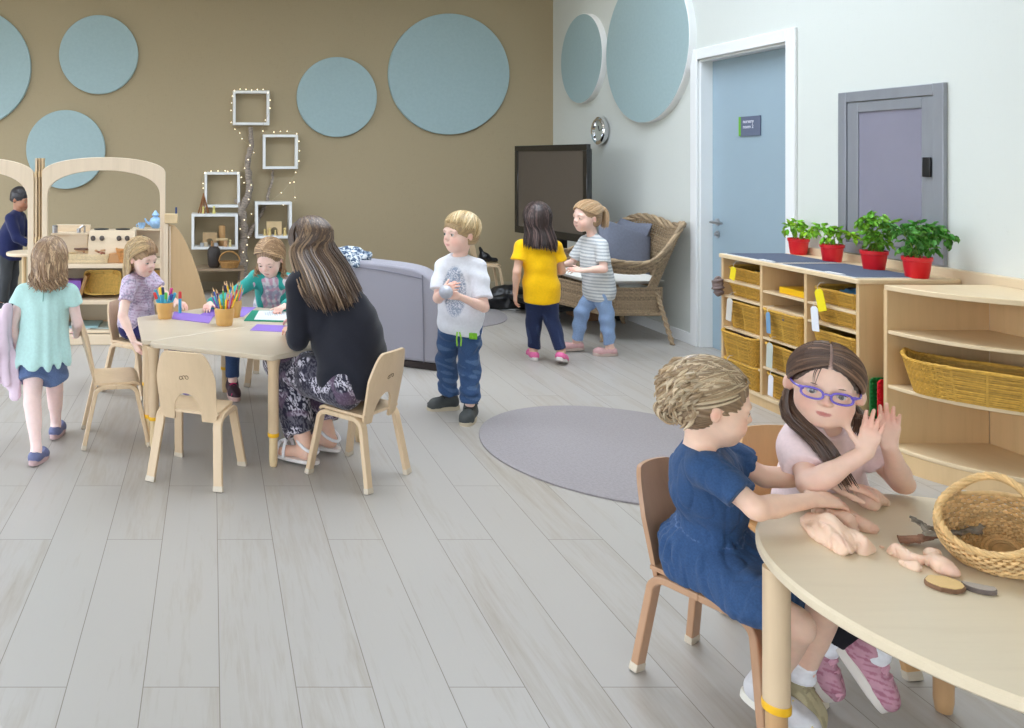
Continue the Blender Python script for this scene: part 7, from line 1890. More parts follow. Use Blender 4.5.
# ============================== girl with purple glasses
def girl_glasses():
    g = 1.03
    J = dict(pel=V((1.665, 2.185, 0.355)), neck=V((1.556, 2.030, 0.652)),
             sR=V((1.470, 2.010, 0.628)), sL=V((1.660, 2.070, 0.622)),
             eR=V((1.415, 1.895, 0.560)), wR=V((1.520, 1.862, 0.650)),
             eL=V((1.712, 1.985, 0.530)), wL=V((1.612, 1.905, 0.650)),
             kR=V((1.580, 1.885, 0.345)), kL=V((1.690, 1.905, 0.345)),
             aR=V((1.480, 1.930, 0.160)), aL=V((1.550, 1.870, 0.180)),
             tR=V((0.28, -0.45, -0.80)), tL=V((0.42, -0.42, -0.80)), fR=V((0.45, -0.35, 0.6)), fL=V((0.55, -0.45, 0.55)))
    auto_hips(J, (-0.1, -1), g)
    J['handR'] = (V((0.30, 0.02, 0.94)), V((-0.62, -0.75, 0.30)), 1, dict(g=0.58, curl=(0.12, 0.08, 0.10, 0.14), thumb=(0.65, 0.8, 0.05), spread=0.08))
    J['handL'] = (V((0.04, 0.02, 0.99)), V((0.55, 0.80, 0.05)), 1, dict(g=0.58, curl=(0.10, 0.08, 0.08, 0.12), thumb=(0.65, 0.8, -0.05), spread=0.08))
    # right hand: cross(d, n) must point to image left for the thumb
    for k in ('handR', 'handL'):
        d, n, s, kw = J[k]; c = nrm(d).cross(n)
        J[k] = (d, n, -1 if c.x > 0 else 1, kw)
    H = Head((1.497, 1.955, 0.781), (-0.56, -0.825, -0.02), (0.17, 0.03, 1), g=0.935)
    root, S = make_person('girl with purple glasses and brown pigtails pressing her hands together', J, g, (1.665, 2.185, 0), (240, 202, 182), 0.0028 * QV, head=H, eyes=(90, 84, 76), lips=(188, 88, 94), brow=(126, 100, 80), chub=1.06, lid=0.0050, extra=lambda S: [S.ell(H.p(-0.004, 0.080 * q, -0.014), H.r(0.012, 0.008, 0.019), H.M, 0.006) for q in (-1, 1)])
    pink = (236, 212, 212)
    def ex(S):
        S.cap(J['pel'] + V((0, 0, 0.02)), J['pel'].lerp(J['neck'], 0.5), 0.088, 0.080, k=0.03)
    top_garment('pink_t_shirt', root, J, g, pink, 0.012, 0.66, hem=-0.03, sleeve_flare=0.010, vox=0.0035 * QV, neckcut=0.040, extra=ex, disp=lumps(0.0028, 34, 3))
    legs_garment('black_leggings', root, J, g, (28, 28, 34), 0.009, 1.90, mat=CLOTH, vox=0.004 * QV, disp=lumps(0.002, 45, 2))
    for sd in 'LR':
        shoe(root, J, sd, 1.04, (196, 146, 160), sole=(222, 214, 204), style='sneaker', trim=(214, 160, 176, 1), vox=0.0035 * QV, fl=0.160, mods=[(ndots(220, 5, 0.5, 0.6), rgb((150, 70, 100)))])
        sock(root, J, sd, 1.04, h=0.040)
    # glasses
    gl = MB(); PUR2 = (s2l(122), s2l(96), s2l(206))
    for sg in (-1, 1):
        P = []
        for k in range(24):
            a = 2 * PI * k / 24; c, s_ = math.cos(a), math.sin(a)
            P.append(H.p(0.0975 - 0.012 * (abs(0.030 + 0.0225 * c) / 0.055) ** 2, (0.0305 + 0.0225 * abs(c) ** 0.8 * (1 if c > 0 else -1)) * sg, -0.004 + 0.0135 * abs(s_) ** 0.8 * (1 if s_ > 0 else -1)))
        gl.tube(P, 0.0023 * 1.1, 8, closed=True)
        gl.tube(catmull([H.p(0.086, 0.053 * sg, 0.003), H.p(0.070, 0.0655 * sg, 0.003), H.p(0.03, 0.072 * sg, 0.001), H.p(0.0, 0.0735 * sg, 0.0), H.p(-0.015, 0.0735 * sg, -0.012)], 16), 0.0026, 6)
        gl.tube([H.p(0.0905, 0.049 * sg, 0.003), H.p(0.085, 0.0575 * sg, 0.004)], 0.0042, 6)
    gl.tube(catmull([H.p(0.0975, 0.009, -0.001), H.p(0.1015, 0, 0.002), H.p(0.0975, -0.009, -0.001)], 8), 0.0024, 6)
    go = wbuild(gl, 'glasses', pmat('purple_acetate', (118, 100, 206), 0.25, 0.02, coat=0.3), root)
    ln = MB()
    for sg in (-1, 1):
        out = [H.p(0.0975 - 0.012 * (abs(0.030 + 0.0225 * math.cos(a)) / 0.055) ** 2, (0.0305 + 0.0215 * abs(math.cos(a)) ** 0.8 * (1 if math.cos(a) > 0 else -1)) * sg, -0.004 + 0.0125 * abs(math.sin(a)) ** 0.8 * (1 if math.sin(a) > 0 else -1)) for a in [2 * PI * k / 24 for k in range(24)]]
        ln.add([tuple(p) for p in out], [tuple(range(24))])
    lo = wbuild(ln, 'lenses', GLASS, root); lo.parent = go; lo.matrix_parent_inverse = Matrix.Identity(4)
    # hair: centre parting, two low pigtails
    hc = (92, 70, 58)
    def ex2(S): S.ell(H.p(-0.03, 0, 0.02), H.r(0.080, 0.074, 0.079), H.M, 0.01)
    hair_cap(H, root, (74, 56, 46), R=(0.0905, 0.0745, 0.0805), face=((0.086, 0, -0.012), (0.046, 0.076, 0.074)), extra=ex2, vox=0.0030 * QV, groove=0.0005, part=(214, 180, 168))
    for sg in (-1, 1):
        tie = H.p(-0.045, 0.070 * sg, -0.050)
        if sg < 0:   # her right side, left in the picture: falls forward over the chest
            gd = [[tie + V((0, 0, -0.01)), tie + V((-0.022, -0.02, -0.055)), V((1.455, 1.935, 0.650)), V((1.470, 1.910, 0.600)), V((1.505, 1.905, 0.545))],
                  [tie + V((0, 0, -0.01)), tie + V((-0.002, -0.04, -0.055)), V((1.480, 1.915, 0.640)), V((1.500, 1.900, 0.590)), V((1.525, 1.895, 0.540))]]
        else:
            gd = [[tie + V((0, 0, -0.01)), tie + V((0.028, 0.01, -0.02)), tie + V((0.046, 0.015, -0.05)), tie + V((0.046, 0.02, -0.085))],
                  [tie + V((0, 0, -0.01)), tie + V((0.018, 0.02, -0.02)), tie + V((0.030, 0.035, -0.05)), tie + V((0.026, 0.04, -0.085))]]
        def start(r, t, sg=sg):
            u = r.random(); a = -0.35 + 2.3 * u   # along the parting from brow to nape
            return (math.cos(a), 0.02 * sg + 0.02 * r.random() * sg, math.sin(a) + 0.0) if u > 0.02 else (1, 0.05 * sg, .6)
        def start(r, t, sg=sg):
            a = r.uniform(0.52, 2.5); return (math.cos(a), 0.035 * sg, math.sin(a))
        def end(r, t, sg=sg): return (-0.50 + r.uniform(-.10, .10), 0.90 * sg, -0.66 + r.uniform(-.08, .08))
        hair_locks(H, root, 190, start, end, gd, hc, r=0.0030, spread=0.009, lift=0.0016, seed=21 + sg, var=0.30, tint=((128, 100, 80), 0.25), name='pigtail', R=(0.0920, 0.0755, 0.0815), nc=12, nt=12)
    rg = random.Random(3); mb = MB()
    for k in range(3):
        a = H.p(0.070, -0.02 + rg.uniform(-.012, .012), 0.062); mb.tube(catmull([a, a + H.d(0.014, -0.006, -0.02), a + H.d(0.016, -0.004 + rg.uniform(-.006, .006), -0.045)], 7), [0.0011, 0.001, 0.0009, 0.0008, 0.0006, 0.0005, 0.0003], 4, col=rgb(hc))
    wbuild(mb, 'loose_hair', HAIR, root)
# ============================== woman in the black cardigan
def woman():
    g = 1.42
    J = dict(pel=V((0.600, 3.42, 0.415)), neck=V((0.480, 3.585, 0.832)),
             sL=V((0.368, 3.480, 0.782)), sR=V((0.590, 3.700, 0.782)),
             eL=V((0.372, 3.455, 0.545)), wL=V((0.375, 3.680, 0.535)),
             eR=V((0.660, 3.84, 0.58)), wR=V((0.50, 3.98, 0.54)),
             kL=V((0.305, 3.660, 0.400)), kR=V((0.440, 3.800, 0.400)),
             aL=V((0.402, 3.490, 0.100)), aR=V((0.520, 3.640, 0.100)),
             tL=V((-0.80, 0.60, -0.03)), tR=V((-0.75, 0.66, -0.03)))
    auto_hips(J, (-0.7, 0.7), g, 0.055)
    J['handL'] = (V((-0.10, 1, 0)), V((0, 0, 1)), 1, dict(g=0.95))
    J['handR'] = (V((-0.8, 0.4, 0)), V((0, 0, 1)), -1, dict(g=0.95))
    H = Head((0.452, 3.665, 0.935), (-0.50, 0.82, -0.28), g=1.10)
    root, S = make_person('woman with long brown hair and black cardigan seated on the child chair', J, g, (0.60, 3.42, 0), (226, 184, 162), 0.0048 * QV, head=H, brow=(90, 70, 56), cat='person', leg_r=(0.060, 0.042, 0.026))
    bk = (34, 35, 44)
    sp, lat, fr, latp = torso_frame(J)
    g1 = lumps(0.004, 18, 3)
    def ex(S):
        S.cap(J['pel'] + V((-0.01, 0.01, 0.03)), J['pel'].lerp(J['neck'], 0.4), 0.135, 0.118, k=0.06)
        S.cap(J['hL'] + V((-0.02, -0.0, 0.02)), J['hL'] + V((0.06, -0.03, 0.03)), 0.085, 0.075, k=0.05)
    top_garment('black_cardigan', root, J, g, bk, 0.014, 1.96, hem=-0.055, hemdir=V((0, 0, 1)), sleeve_flare=0.0, vox=0.006 * QV, extra=ex, deep=1.12, neckcut=0.03, disp=lambda P: g1(P) + 0.002 * np.sin(P[..., 2] * 60 + 3 * np.sin(P[..., 0] * 22)))
    lp = legs_garment('patterned_trousers', root, J, g, (44, 42, 58), 0.014, 1.90, mat=CLOTH, vox=0.005 * QV, r=(0.064, 0.045, 0.030), flare=0.006,
                      mods=[(lambda P, f=lumps(1, 105, 12), h=lumps(1, 38, 13): np.clip((np.sin(f(P) * 3.2) - 0.15) * 5, 0, 1) * np.clip(h(P) * 2 + 0.7, 0.15, 1), rgb((206, 202, 214))),
                            (lambda P, h=lumps(1, 30, 15): np.clip((h(P) - 0.9) * 3, 0, 0.5), rgb((120, 96, 120)))])
    for sd in 'LR': shoe(root, J, sd, 1.38, (235, 235, 238), sole=(216, 210, 206), style='sandal', name='sandal')
    # long straight hair over the back and right shoulder
    hc = (84, 66, 54)
    def ex2(S): S.ell(H.p(-0.035, 0, 0.0), H.r(0.060, 0.072, 0.082), H.M, 0.02)
    hair_cap(H, root, (66, 52, 44), R=(0.094, 0.079, 0.085), extra=ex2, vox=0.006, groove=0.0018)
    t0 = PX
    gd = [[t0(291, 252, 3.59), t0(296, 275, 3.49), t0(304, 296, 3.40), t0(312, 306, 3.40)],
          [t0(301, 252, 3.555), t0(310, 274, 3.45), t0(320, 298, 3.35), t0(328, 316, 3.33)],
          [t0(314, 251, 3.55), t0(326, 272, 3.44), t0(337, 294, 3.34), t0(345, 314, 3.32)],
          [t0(328, 249, 3.565), t0(341, 268, 3.48), t0(352, 290, 3.37), t0(361, 308, 3.35)],
          [t0(335, 247, 3.63), t0(347, 265, 3.56), t0(358, 286, 3.46), t0(366, 302, 3.42)]]
    def start(r, t): return (0.35 - 0.9 * r.random(), 0.05 - 0.10 * t + r.uniform(-.04, .04), 0.9)
    def end(r, t):
        a = lerp(1.25, -1.35, t) + r.uniform(-.1, .1); return (-0.95 * math.cos(a) * 1.0 + 0.0, 0.9 * math.sin(a), 0.02)
    hair_locks(H, root, 520, start, end, gd, hc, r=0.0050, spread=0.010, lift=0.003, seed=31, var=0.32, tint=((132, 108, 84), 0.28), name='long_hair', R=(0.097, 0.082, 0.090), nc=10, nt=12)
    def endf(r, t):
        sg = 1 if r.random() < 0.5 else -1; return (0.25 + r.uniform(-.2, .1), 0.95 * sg, -0.55)
    hair_locks(H, root, 140, lambda r, t: (0.55 - 0.5 * r.random(), 0.02, 0.85), endf, None, hc, r=0.0045, lift=0.002, seed=32, var=0.3, name='side_hair', R=(0.097, 0.082, 0.090))
# ============================== girl in the teal cardigan
def girl_teal():
    g = 1.08
    J = dict(pel=V((0.365, 4.82, 0.370)), neck=V((0.350, 4.700, 0.650)), sL=V((0.450, 4.655, 0.620)), sR=V((0.255, 4.715, 0.625)),
             eR=V((0.120, 4.615, 0.540)), wR=V((-0.010, 4.440, 0.525)), eL=V((0.490, 4.52, 0.545)), wL=V((0.395, 4.37, 0.525)),
             kR=V((0.120, 4.560, 0.370)), kL=V((0.420, 4.48, 0.375)), aR=V((0.115, 4.47, 0.085)), aL=V((0.44, 4.46, 0.085)), tR=V((0.1, -1, -0.05)), tL=V((0, -1, -0.05)))
    auto_hips(J, (-0.25, -0.97), g)
    J['handR'] = (V((-0.25, -0.96, 0)), V((0, 0, 1)), -1, dict(g=0.68)); J['handL'] = (V((-0.6, -0.8, -0.1)), V((0, 0, 1)), 1, dict(g=0.68, curl=(0.8, 0.8, 0.8, 0.8)))
    H = Head((0.335, 4.620, 0.758), (-0.42, -0.78, -0.50), g=1.00)
    root, S = make_person('girl in a teal cardigan and white top writing at the far side of the table', J, g, (0.365, 4.82, 0), (238, 204, 190), 0.0040 * QV, head=H, brow=(150, 120, 90), lid=0.0022, lidz=-0.0060)
    teal = (62, 176, 168)
    fl = ndots(95, 3, 0.35, 0.75)
    sp, lat, fr, latp = torso_frame(J)
    top_garment('white_top', root, J, g, (232, 226, 232), 0.009, 0.3, hem=-0.02, vox=0.006, mods=[(fl, rgb((214, 150, 180))), (ndots(110, 9, 0.6, 0.6), rgb((140, 150, 180)))])
    def sub():
        return [(J['neck'].lerp(J['pel'], 0.42) + fr * 0.085 + lat * 0.01, (0.050, 0.075, 0.22), Matrix((tuple(lat), tuple(fr), tuple(sp))).transposed(), 0.004)]
    S = SDF(); torso_prims(S, J, g, 0.015)
    for sd in 'LR': arm_prims(S, J, sd, g, 0.011, 1.95)
    c, r, M, k = sub()[0]; S.ell(c, r, M, k, 's'); S.ell(J['neck'] + sp * 0.03 + fr * 0.02, (0.042, 0.04, 0.024), M, 0.004, 's'); S.plane(J['pel'] - sp * 0.02, -sp); S.disp = lumps(0.003, 26, 6)
    sdf_object(S, 'teal_cardigan', CLOTH, root, 0.006, cfn(rgb(teal)))
    legs_garment('jeans', root, J, g, (52, 72, 108), 0.010, 1.92, vox=0.006, mat=DENIM)
    for sd in 'LR': shoe(root, J, sd, 1.1, (58, 34, 44), sole=(206, 170, 160), trim=(214, 40, 110), vox=0.005)
    hc = (158, 128, 98)
    def ex2(S): S.ell(H.p(-0.035, 0, -0.01), H.r(0.058, 0.070, 0.080), H.M, 0.02)
    hair_cap(H, root, (150, 120, 92), extra=ex2, vox=0.0045, groove=0.0008)
    c = H.c
    gd = [[c + V((0.085, 0.0, -0.09)), c + V((0.095, -0.01, -0.14))], [c + V((0.06, 0.09, -0.09)), c + V((0.07, 0.10, -0.16))], [c + V((-0.03, 0.10, -0.09)), c + V((-0.03, 0.11, -0.15))], [c + V((-0.075, 0.045, -0.07)), c + V((-0.085, 0.035, -0.12))]]
    hair_locks(H, root, 260, lambda r, t: (1.15 - 1.6 * r.random(), r.uniform(-.05, .05), 0.95), lambda r, t: (-0.9 * math.sin(lerp(0.1, 2.7, t)) + 0.1, 0.95 * math.cos(lerp(0.1, 3.0, t)), -0.4), gd, hc, r=0.0042, spread=0.010, seed=41, tint=((196, 166, 130), 0.3), curl=0.01, name='wavy_hair', R=(0.097, 0.081, 0.088))
# ============================== girl in the lilac blouse
def girl_lilac():
    g = 1.08
    J = dict(pel=V((-0.440, 4.640, 0.375)), neck=V((-0.418, 4.560, 0.665)), sR=V((-0.462, 4.470, 0.640)), sL=V((-0.355, 4.640, 0.640)),
             eR=V((-0.490, 4.390, 0.470)), wR=V((-0.425, 4.330, 0.345)), eL=V((-0.28, 4.60, 0.55)), wL=V((-0.20, 4.50, 0.525)),
             kR=V((-0.200, 4.480, 0.370)), kL=V((-0.16, 4.58, 0.370)), aR=V((-0.19, 4.46, 0.085)), aL=V((-0.14, 4.56, 0.085)), tR=V((0.85, -0.5, -0.05)), tL=V((0.85, -0.5, -0.05)))
    auto_hips(J, (0.85, -0.5), g)
    J['handR'] = (V((0.5, -0.2, -0.8)), V((-0.7, -0.7, -0.3)), -1, dict(g=0.68)); J['handL'] = (V((0.6, -0.8, 0)), V((0, 0, 1)), 1, dict(g=0.68))
    H = Head((-0.396, 4.505, 0.775), (0.78, -0.58, -0.26), g=0.99)
    root, S = make_person('girl in a lilac blouse seated behind the left end of the table', J, g, (-0.44, 4.64, 0), (240, 206, 192), 0.0040 * QV, head=H, brow=(170, 140, 100), lips=(206, 124, 120), lid=0.0026, lidz=-0.0056)
    top_garment('lilac_blouse', root, J, g, (214, 200, 220), 0.014, 0.6, hem=-0.02, sleeve_flare=0.008, vox=0.005, hem_flare=0.02, mods=[(ndots(170, 2, 0.5, 0.6), rgb((170, 132, 168))), (ndots(190, 6, 0.8, 0.6), rgb((120, 120, 150)))], disp=lumps(0.003, 34, 9))
    legs_garment('navy_leggings', root, J, g, (44, 42, 92), 0.008, 1.9, mat=CLOTH, vox=0.006)
    for sd in 'LR': shoe(root, J, sd, 1.05, (150, 130, 170), vox=0.006)
    hc = (190, 164, 126)
    def ex2(S): S.ell(H.p(-0.035, 0, -0.012), H.r(0.058, 0.069, 0.080), H.M, 0.02)
    hair_cap(H, root, (166, 138, 104), extra=ex2, vox=0.0045, groove=0.0008, face=((0.086, 0, -0.026), (0.050, 0.075, 0.068)))
    c = H.c
    gd = [[H.p(-0.005, -0.076, -0.060), H.p(-0.02, -0.072, -0.11), c + V((-0.05, -0.07, -0.145))], [H.p(-0.06, -0.06, -0.07), c + V((-0.085, -0.03, -0.13)), c + V((-0.10, -0.02, -0.17))], [H.p(-0.095, 0, -0.06), c + V((-0.09, 0.05, -0.13)), c + V((-0.10, 0.05, -0.17))], [H.p(-0.02, 0.08, -0.06), H.p(-0.02, 0.078, -0.12), H.p(-0.03, 0.07, -0.15)]]
    hair_locks(H, root, 280, lambda r, t: (1.1 - 1.6 * r.random(), r.uniform(-.05, .05), 0.95), lambda r, t: (-0.95 * math.sin(lerp(0.1, 3.0, t)), -0.95 * math.cos(lerp(0.1, 3.0, t)), -0.35), gd, hc, r=0.0042, spread=0.007, seed=51, tint=((214, 190, 150), 0.35), name='fair_hair', R=(0.097, 0.080, 0.088))
    def st(r, t): return (0.2 + .3 * r.random(), r.uniform(-.4, .4), 0.9)
    hair_locks(H, root, 90, st, lambda r, t: (0.93, lerp(-.6, .6, r.random()), 0.30), None, (160, 130, 98), r=0.0036, seed=52, name='fringe', R=(0.097, 0.080, 0.088))
# ============================== boy in the white t-shirt
def boy():
    g = 1.05
    J = dict(pel=V((1.305, 4.20, 0.470)), neck=V((1.300, 4.20, 0.812)), sL=V((1.378, 4.150, 0.772)), sR=V((1.222, 4.235, 0.772)),
             eL=V((1.382, 4.065, 0.578)), wL=V((1.238, 4.005, 0.642)), eR=V((1.170, 4.140, 0.610)), wR=V((1.158, 4.020, 0.655)),
             kL=V((1.325, 4.130, 0.270)), kR=V((1.240, 4.250, 0.270)), aL=V((1.318, 4.085, 0.068)), aR=V((1.262, 4.260, 0.068)),
             tL=V((-0.50, -0.86, -0.03)), tR=V((-0.98, -0.15, -0.03)))
    auto_hips(J, (-0.5, -0.86), g)
    J['handL'] = (V((-0.85, 0.15, 0.15)), V((0.1, -0.95, 0.3)), 1, dict(g=0.66, curl=(0.7, 0.75, 0.8, 0.85), thumb=(0.6, 0.7, -0.5)))
    J['handR'] = (V((0.35, -0.25, 0.35)), V((-0.75, -0.55, 0.1)), -1, dict(g=0.66, curl=(0.7, 0.75, 0.8, 0.85), thumb=(0.6, 0.7, -0.5)))
    H = Head((1.300, 4.180, 0.945), (-0.93, -0.33, -0.04), g=1.03)
    root, S = make_person('fair haired boy standing in a white printed t-shirt and jeans, looking left', J, g, (1.29, 4.18, 0), (240, 202, 186), 0.0040 * QV, head=H, brow=(176, 146, 108), lips=(206, 130, 124), leg_r=(0.045, 0.033, 0.021))
    sp, lat, fr, latp = torso_frame(J)
    cc = npv(J['pel'].lerp(J['neck'], 0.52) + fr * 0.06 + lat * -0.01); f1 = lumps(1, 110, 4)
    def pr(P):
        q = P - cc; a = q @ npv(lat); b = q @ npv(sp); d = q @ npv(fr)
        inside = np.clip((1 - np.sqrt((a / 0.060) ** 2 + (b / 0.135) ** 2)) * 8, 0, 1) * (d > -0.06)
        return inside * np.clip((np.abs(np.sin(f1(P) * 2.6)) - 0.45) * 3, 0, 0.75)
    def ex(S): S.cap(J['pel'] + V((0, 0, 0.01)), J['pel'].lerp(J['neck'], 0.6), 0.088, 0.080, k=0.04)
    top_garment('white_t_shirt', root, J, g, (226, 228, 236), 0.015, 0.78, hem=-0.045, sleeve_flare=0.010, vox=0.0045 * QV, extra=ex, mods=[(pr, rgb((104, 128, 160)))], disp=lumps(0.0035, 26, 5))
    dj = lumps(0.004, 30, 8)
    jn = legs_garment('jeans', root, J, g, (58, 84, 124), 0.012, 1.94, vox=0.0045 * QV, flare=0.010, r=(0.049, 0.036, 0.024), mods=[(ndots(60, 5, 0.9, 0.35), rgb((110, 136, 170)))], disp=lambda P: dj(P) + 0.0025 * np.clip((0.30 - P[..., 2]) / 0.2, 0, 1) * np.sin(P[..., 2] * 150 + 3 * np.sin(P[..., 0] * 30)))
    mb = MB(); w = J['pel'] + sp * 0.0
    a = V((1.335, 4.090, 0.425)); mb.box(a, (0.040, 0.012, 0.032), Matrix.Rotation(-0.3, 3, 'Z')); wbuild(mb, 'green_pocket', pmat('lime_patch', (130, 200, 50), 0.8, 0.3, 60), root, bevel=0.004)
    mb = MB()
    for dx_ in (-0.006, 0.006): mb.tube([V((1.262 + dx_, 4.098, 0.445)), V((1.262 + 2 * dx_, 4.088, 0.41)), V((1.262 + 1.5 * dx_, 4.088, 0.375))], 0.004, 6)
    wbuild(mb, 'drawstring', pmat('lime_cord', (150, 210, 60), 0.8), root)
    for sd in 'LR': shoe(root, J, sd, 1.12, (66, 70, 70), sole=(196, 184, 160), trim=(40, 42, 44), vox=0.004)
    hc = (196, 170, 126)
    hair_cap(H, root, (170, 142, 102), R=(0.094, 0.0775, 0.0835), face=((0.088, 0, -0.030), (0.046, 0.075, 0.066)), vox=0.005, groove=0.0012, cutlow=-0.062)
    def st(r, t): return (-0.35 + r.uniform(-.35, .35), r.uniform(-.3, .3), 0.95)
    def en(r, t):
        a = r.uniform(-PI, PI); low = 0.38 if abs(a) < 0.9 else (0.02 if abs(a) < 1.75 else -0.62)
        return (math.cos(a), math.sin(a) * 0.95, low + r.uniform(-.05, .12))
    hair_locks(H, root, 480, st, en, None, hc, r=0.0032, lift=-0.001, seed=61, tint=((222, 200, 158), 0.35), name='short_hair', R=(0.0955, 0.0785, 0.0845), nc=9)
    mb = MB(); mb.sphere((1.165, 3.985, 0.668), 0.034, 20, 14); o = mb.build('toy_ball', pmat('silver_ball', (190, 192, 204), 0.35, 0.1, 30, metallic=0.2), None); tag(o, 'small silvery ball held in the hands of the standing boy', 'ball')
# ============================== girl in the yellow t-shirt (seen from behind)
def girl_yellow():
    g = 1.03
    J = dict(pel=V((2.160, 5.25, 0.450)), neck=V((2.140, 5.255, 0.795)), sL=V((2.040, 5.275, 0.758)), sR=V((2.250, 5.235, 0.758)),
             eL=V((1.995, 5.235, 0.590)), wL=V((2.000, 5.275, 0.445)), eR=V((2.300, 5.26, 0.595)), wR=V((2.33, 5.40, 0.56)),
             kL=V((2.130, 5.300, 0.260)), kR=V((2.220, 5.230, 0.270)), aL=V((2.135, 5.310, 0.065)), aR=V((2.262, 5.180, 0.085)),
             tL=V((0.15, 0.98, -0.02)), tR=V((0.55, 0.75, -0.30)))
    auto_hips(J, (0.25, 0.97), g)
    J['handL'] = (V((0.05, 0.15, -0.98)), V((-0.98, 0, 0)), 1, dict(g=0.64)); J['handR'] = (V((0.2, 0.95, 0.1)), V((0.9, -0.2, 0.2)), -1, dict(g=0.64))
    H = Head((2.140, 5.265, 0.930), (0.30, 0.95, 0.0), g=1.02)
    root, S = make_person('girl in a bright yellow t-shirt with dark hair seen from behind', J, g, (2.17, 5.25, 0), (226, 184, 160), 0.0055 * QV, head=H, brow=(40, 30, 26))
    def ex(S): S.cap(J['pel'] + V((0, 0, 0.0)), J['pel'].lerp(J['neck'], 0.6), 0.092, 0.086, k=0.04)
    top_garment('yellow_t_shirt', root, J, g, (246, 192, 12), 0.013, 0.55, hem=-0.055, sleeve_flare=0.012, vox=0.005, extra=ex, disp=lumps(0.0035, 22, 4))
    legs_garment('dark_jeans', root, J, g, (40, 50, 82), 0.008, 1.93, vox=0.005, mods=[(ndots(50, 3, 1.0, 0.3), rgb((70, 84, 120)))])
    for sd in 'LR': shoe(root, J, sd, 1.02, (226, 110, 160), sole=(222, 214, 210), style='flat', vox=0.005)
    hc = (52, 40, 38)
    def ex2(S): S.ell(H.p(-0.03, 0, -0.02), H.r(0.062, 0.070, 0.088), H.M, 0.02)
    hair_cap(H, root, (44, 34, 32), extra=ex2, vox=0.006)
    c = H.c
    gd = [[c + V((-0.085, -0.02, -0.08)), c + V((-0.10, -0.045, -0.14)), c + V((-0.105, -0.06, -0.19))], [c + V((-0.04, -0.09, -0.08)), c + V((-0.05, -0.105, -0.14)), c + V((-0.055, -0.11, -0.195))],
          [c + V((0.03, -0.095, -0.08)), c + V((0.045, -0.105, -0.14)), c + V((0.06, -0.105, -0.215))], [c + V((0.08, -0.05, -0.08)), c + V((0.09, -0.075, -0.14)), c + V((0.095, -0.085, -0.21))]]
    hair_locks(H, root, 340, lambda r, t: (0.3 - 0.9 * r.random(), r.uniform(-.04, .04), 0.95), lambda r, t: (-0.9 * math.sin(lerp(0.2, 2.9, t)), 0.95 * math.cos(lerp(0.2, 2.9, t)), -0.5), gd, hc, r=0.0046, spread=0.008, seed=71, tint=((100, 80, 76), 0.2), name='dark_hair', R=(0.097, 0.081, 0.090))
# ============================== girl in the striped top
def girl_striped():
    g = 1.03
    J = dict(pel=V((2.640, 5.46, 0.440)), neck=V((2.600, 5.46, 0.790)), sL=V((2.612, 5.365, 0.750)), sR=V((2.590, 5.555, 0.750)),
             eL=V((2.600, 5.310, 0.600)), wL=V((2.475, 5.335, 0.585)), eR=V((2.52, 5.60, 0.60)), wR=V((2.42, 5.52, 0.60)),
             kL=V((2.665, 5.400, 0.270)), kR=V((2.545, 5.500, 0.280)), aL=V((2.690, 5.410, 0.065)), aR=V((2.520, 5.53, 0.075)),
             tL=V((-1, 0.0, -0.02)), tR=V((-1, -0.05, -0.05)))
    auto_hips(J, (-1, 0), g)
    J['handL'] = (V((-0.95, 0.2, 0.1)), V((0, -0.6, 0.8)), 1, dict(g=0.64)); J['handR'] = (V((-0.9, -0.3, 0.1)), V((0, 0.6, 0.8)), -1, dict(g=0.64))
    H = Head((2.560, 5.46, 0.935), (-0.97, -0.18, -0.05), g=1.02)
    root, S = make_person('girl with a ponytail and striped top walking left in front of the wicker chair', J, g, (2.62, 5.46, 0), (240, 204, 188), 0.0048 * QV, head=H, brow=(170, 140, 100), lips=(200, 120, 116))
    def stripe(P): return np.clip((np.sin(P[:, 2] * 2 * PI / 0.022) - 0.1) * 4, 0, 0.8)
    def ex(S): S.cap(J['pel'] + V((0.01, 0, 0.0)), J['pel'].lerp(J['neck'], 0.6), 0.098, 0.086, k=0.04)
    top_garment('striped_top', root, J, g, (220, 222, 222), 0.014, 0.75, hem=-0.065, sleeve_flare=0.010, vox=0.005, extra=ex, mods=[(stripe, rgb((150, 160, 168)))], disp=lumps(0.003, 26, 3))
    legs_garment('light_jeans', root, J, g, (142, 168, 206), 0.007, 1.93, vox=0.005, disp=lumps(0.003, 30, 2))
    for sd in 'LR': shoe(root, J, sd, 1.0, (206, 164, 164), sole=(200, 180, 170), style='flat', vox=0.005)
    hc = (190, 158, 122)
    hair_cap(H, root, (168, 138, 106), vox=0.006)
    tie = H.p(-0.092, 0, 0.045)
    gd = [[tie + V((0.02, -0.005, 0.01)), tie + V((0.045, -0.015, -0.02)), tie + V((0.045, -0.02, -0.09)), tie + V((0.035, -0.02, -0.13))], [tie + V((0.015, 0.01, 0.0)), tie + V((0.03, 0.015, -0.03)), tie + V((0.03, 0.02, -0.09)), tie + V((0.02, 0.02, -0.13))]]
    def st(r, t):
        a = r.uniform(-2.0, 2.0); return (0.80 * math.cos(a * 0.8), 0.85 * math.sin(a), 0.42 - 0.35 * abs(a) * 0.7)
    hair_locks(H, root, 260, st, lambda r, t: (-0.9, r.uniform(-.12, .12), 0.35 + r.uniform(-.1, .1)), gd, hc, r=0.0040, spread=0.009, seed=81, tint=((214, 186, 150), 0.3), name='ponytail', R=(0.0955, 0.0785, 0.0845))
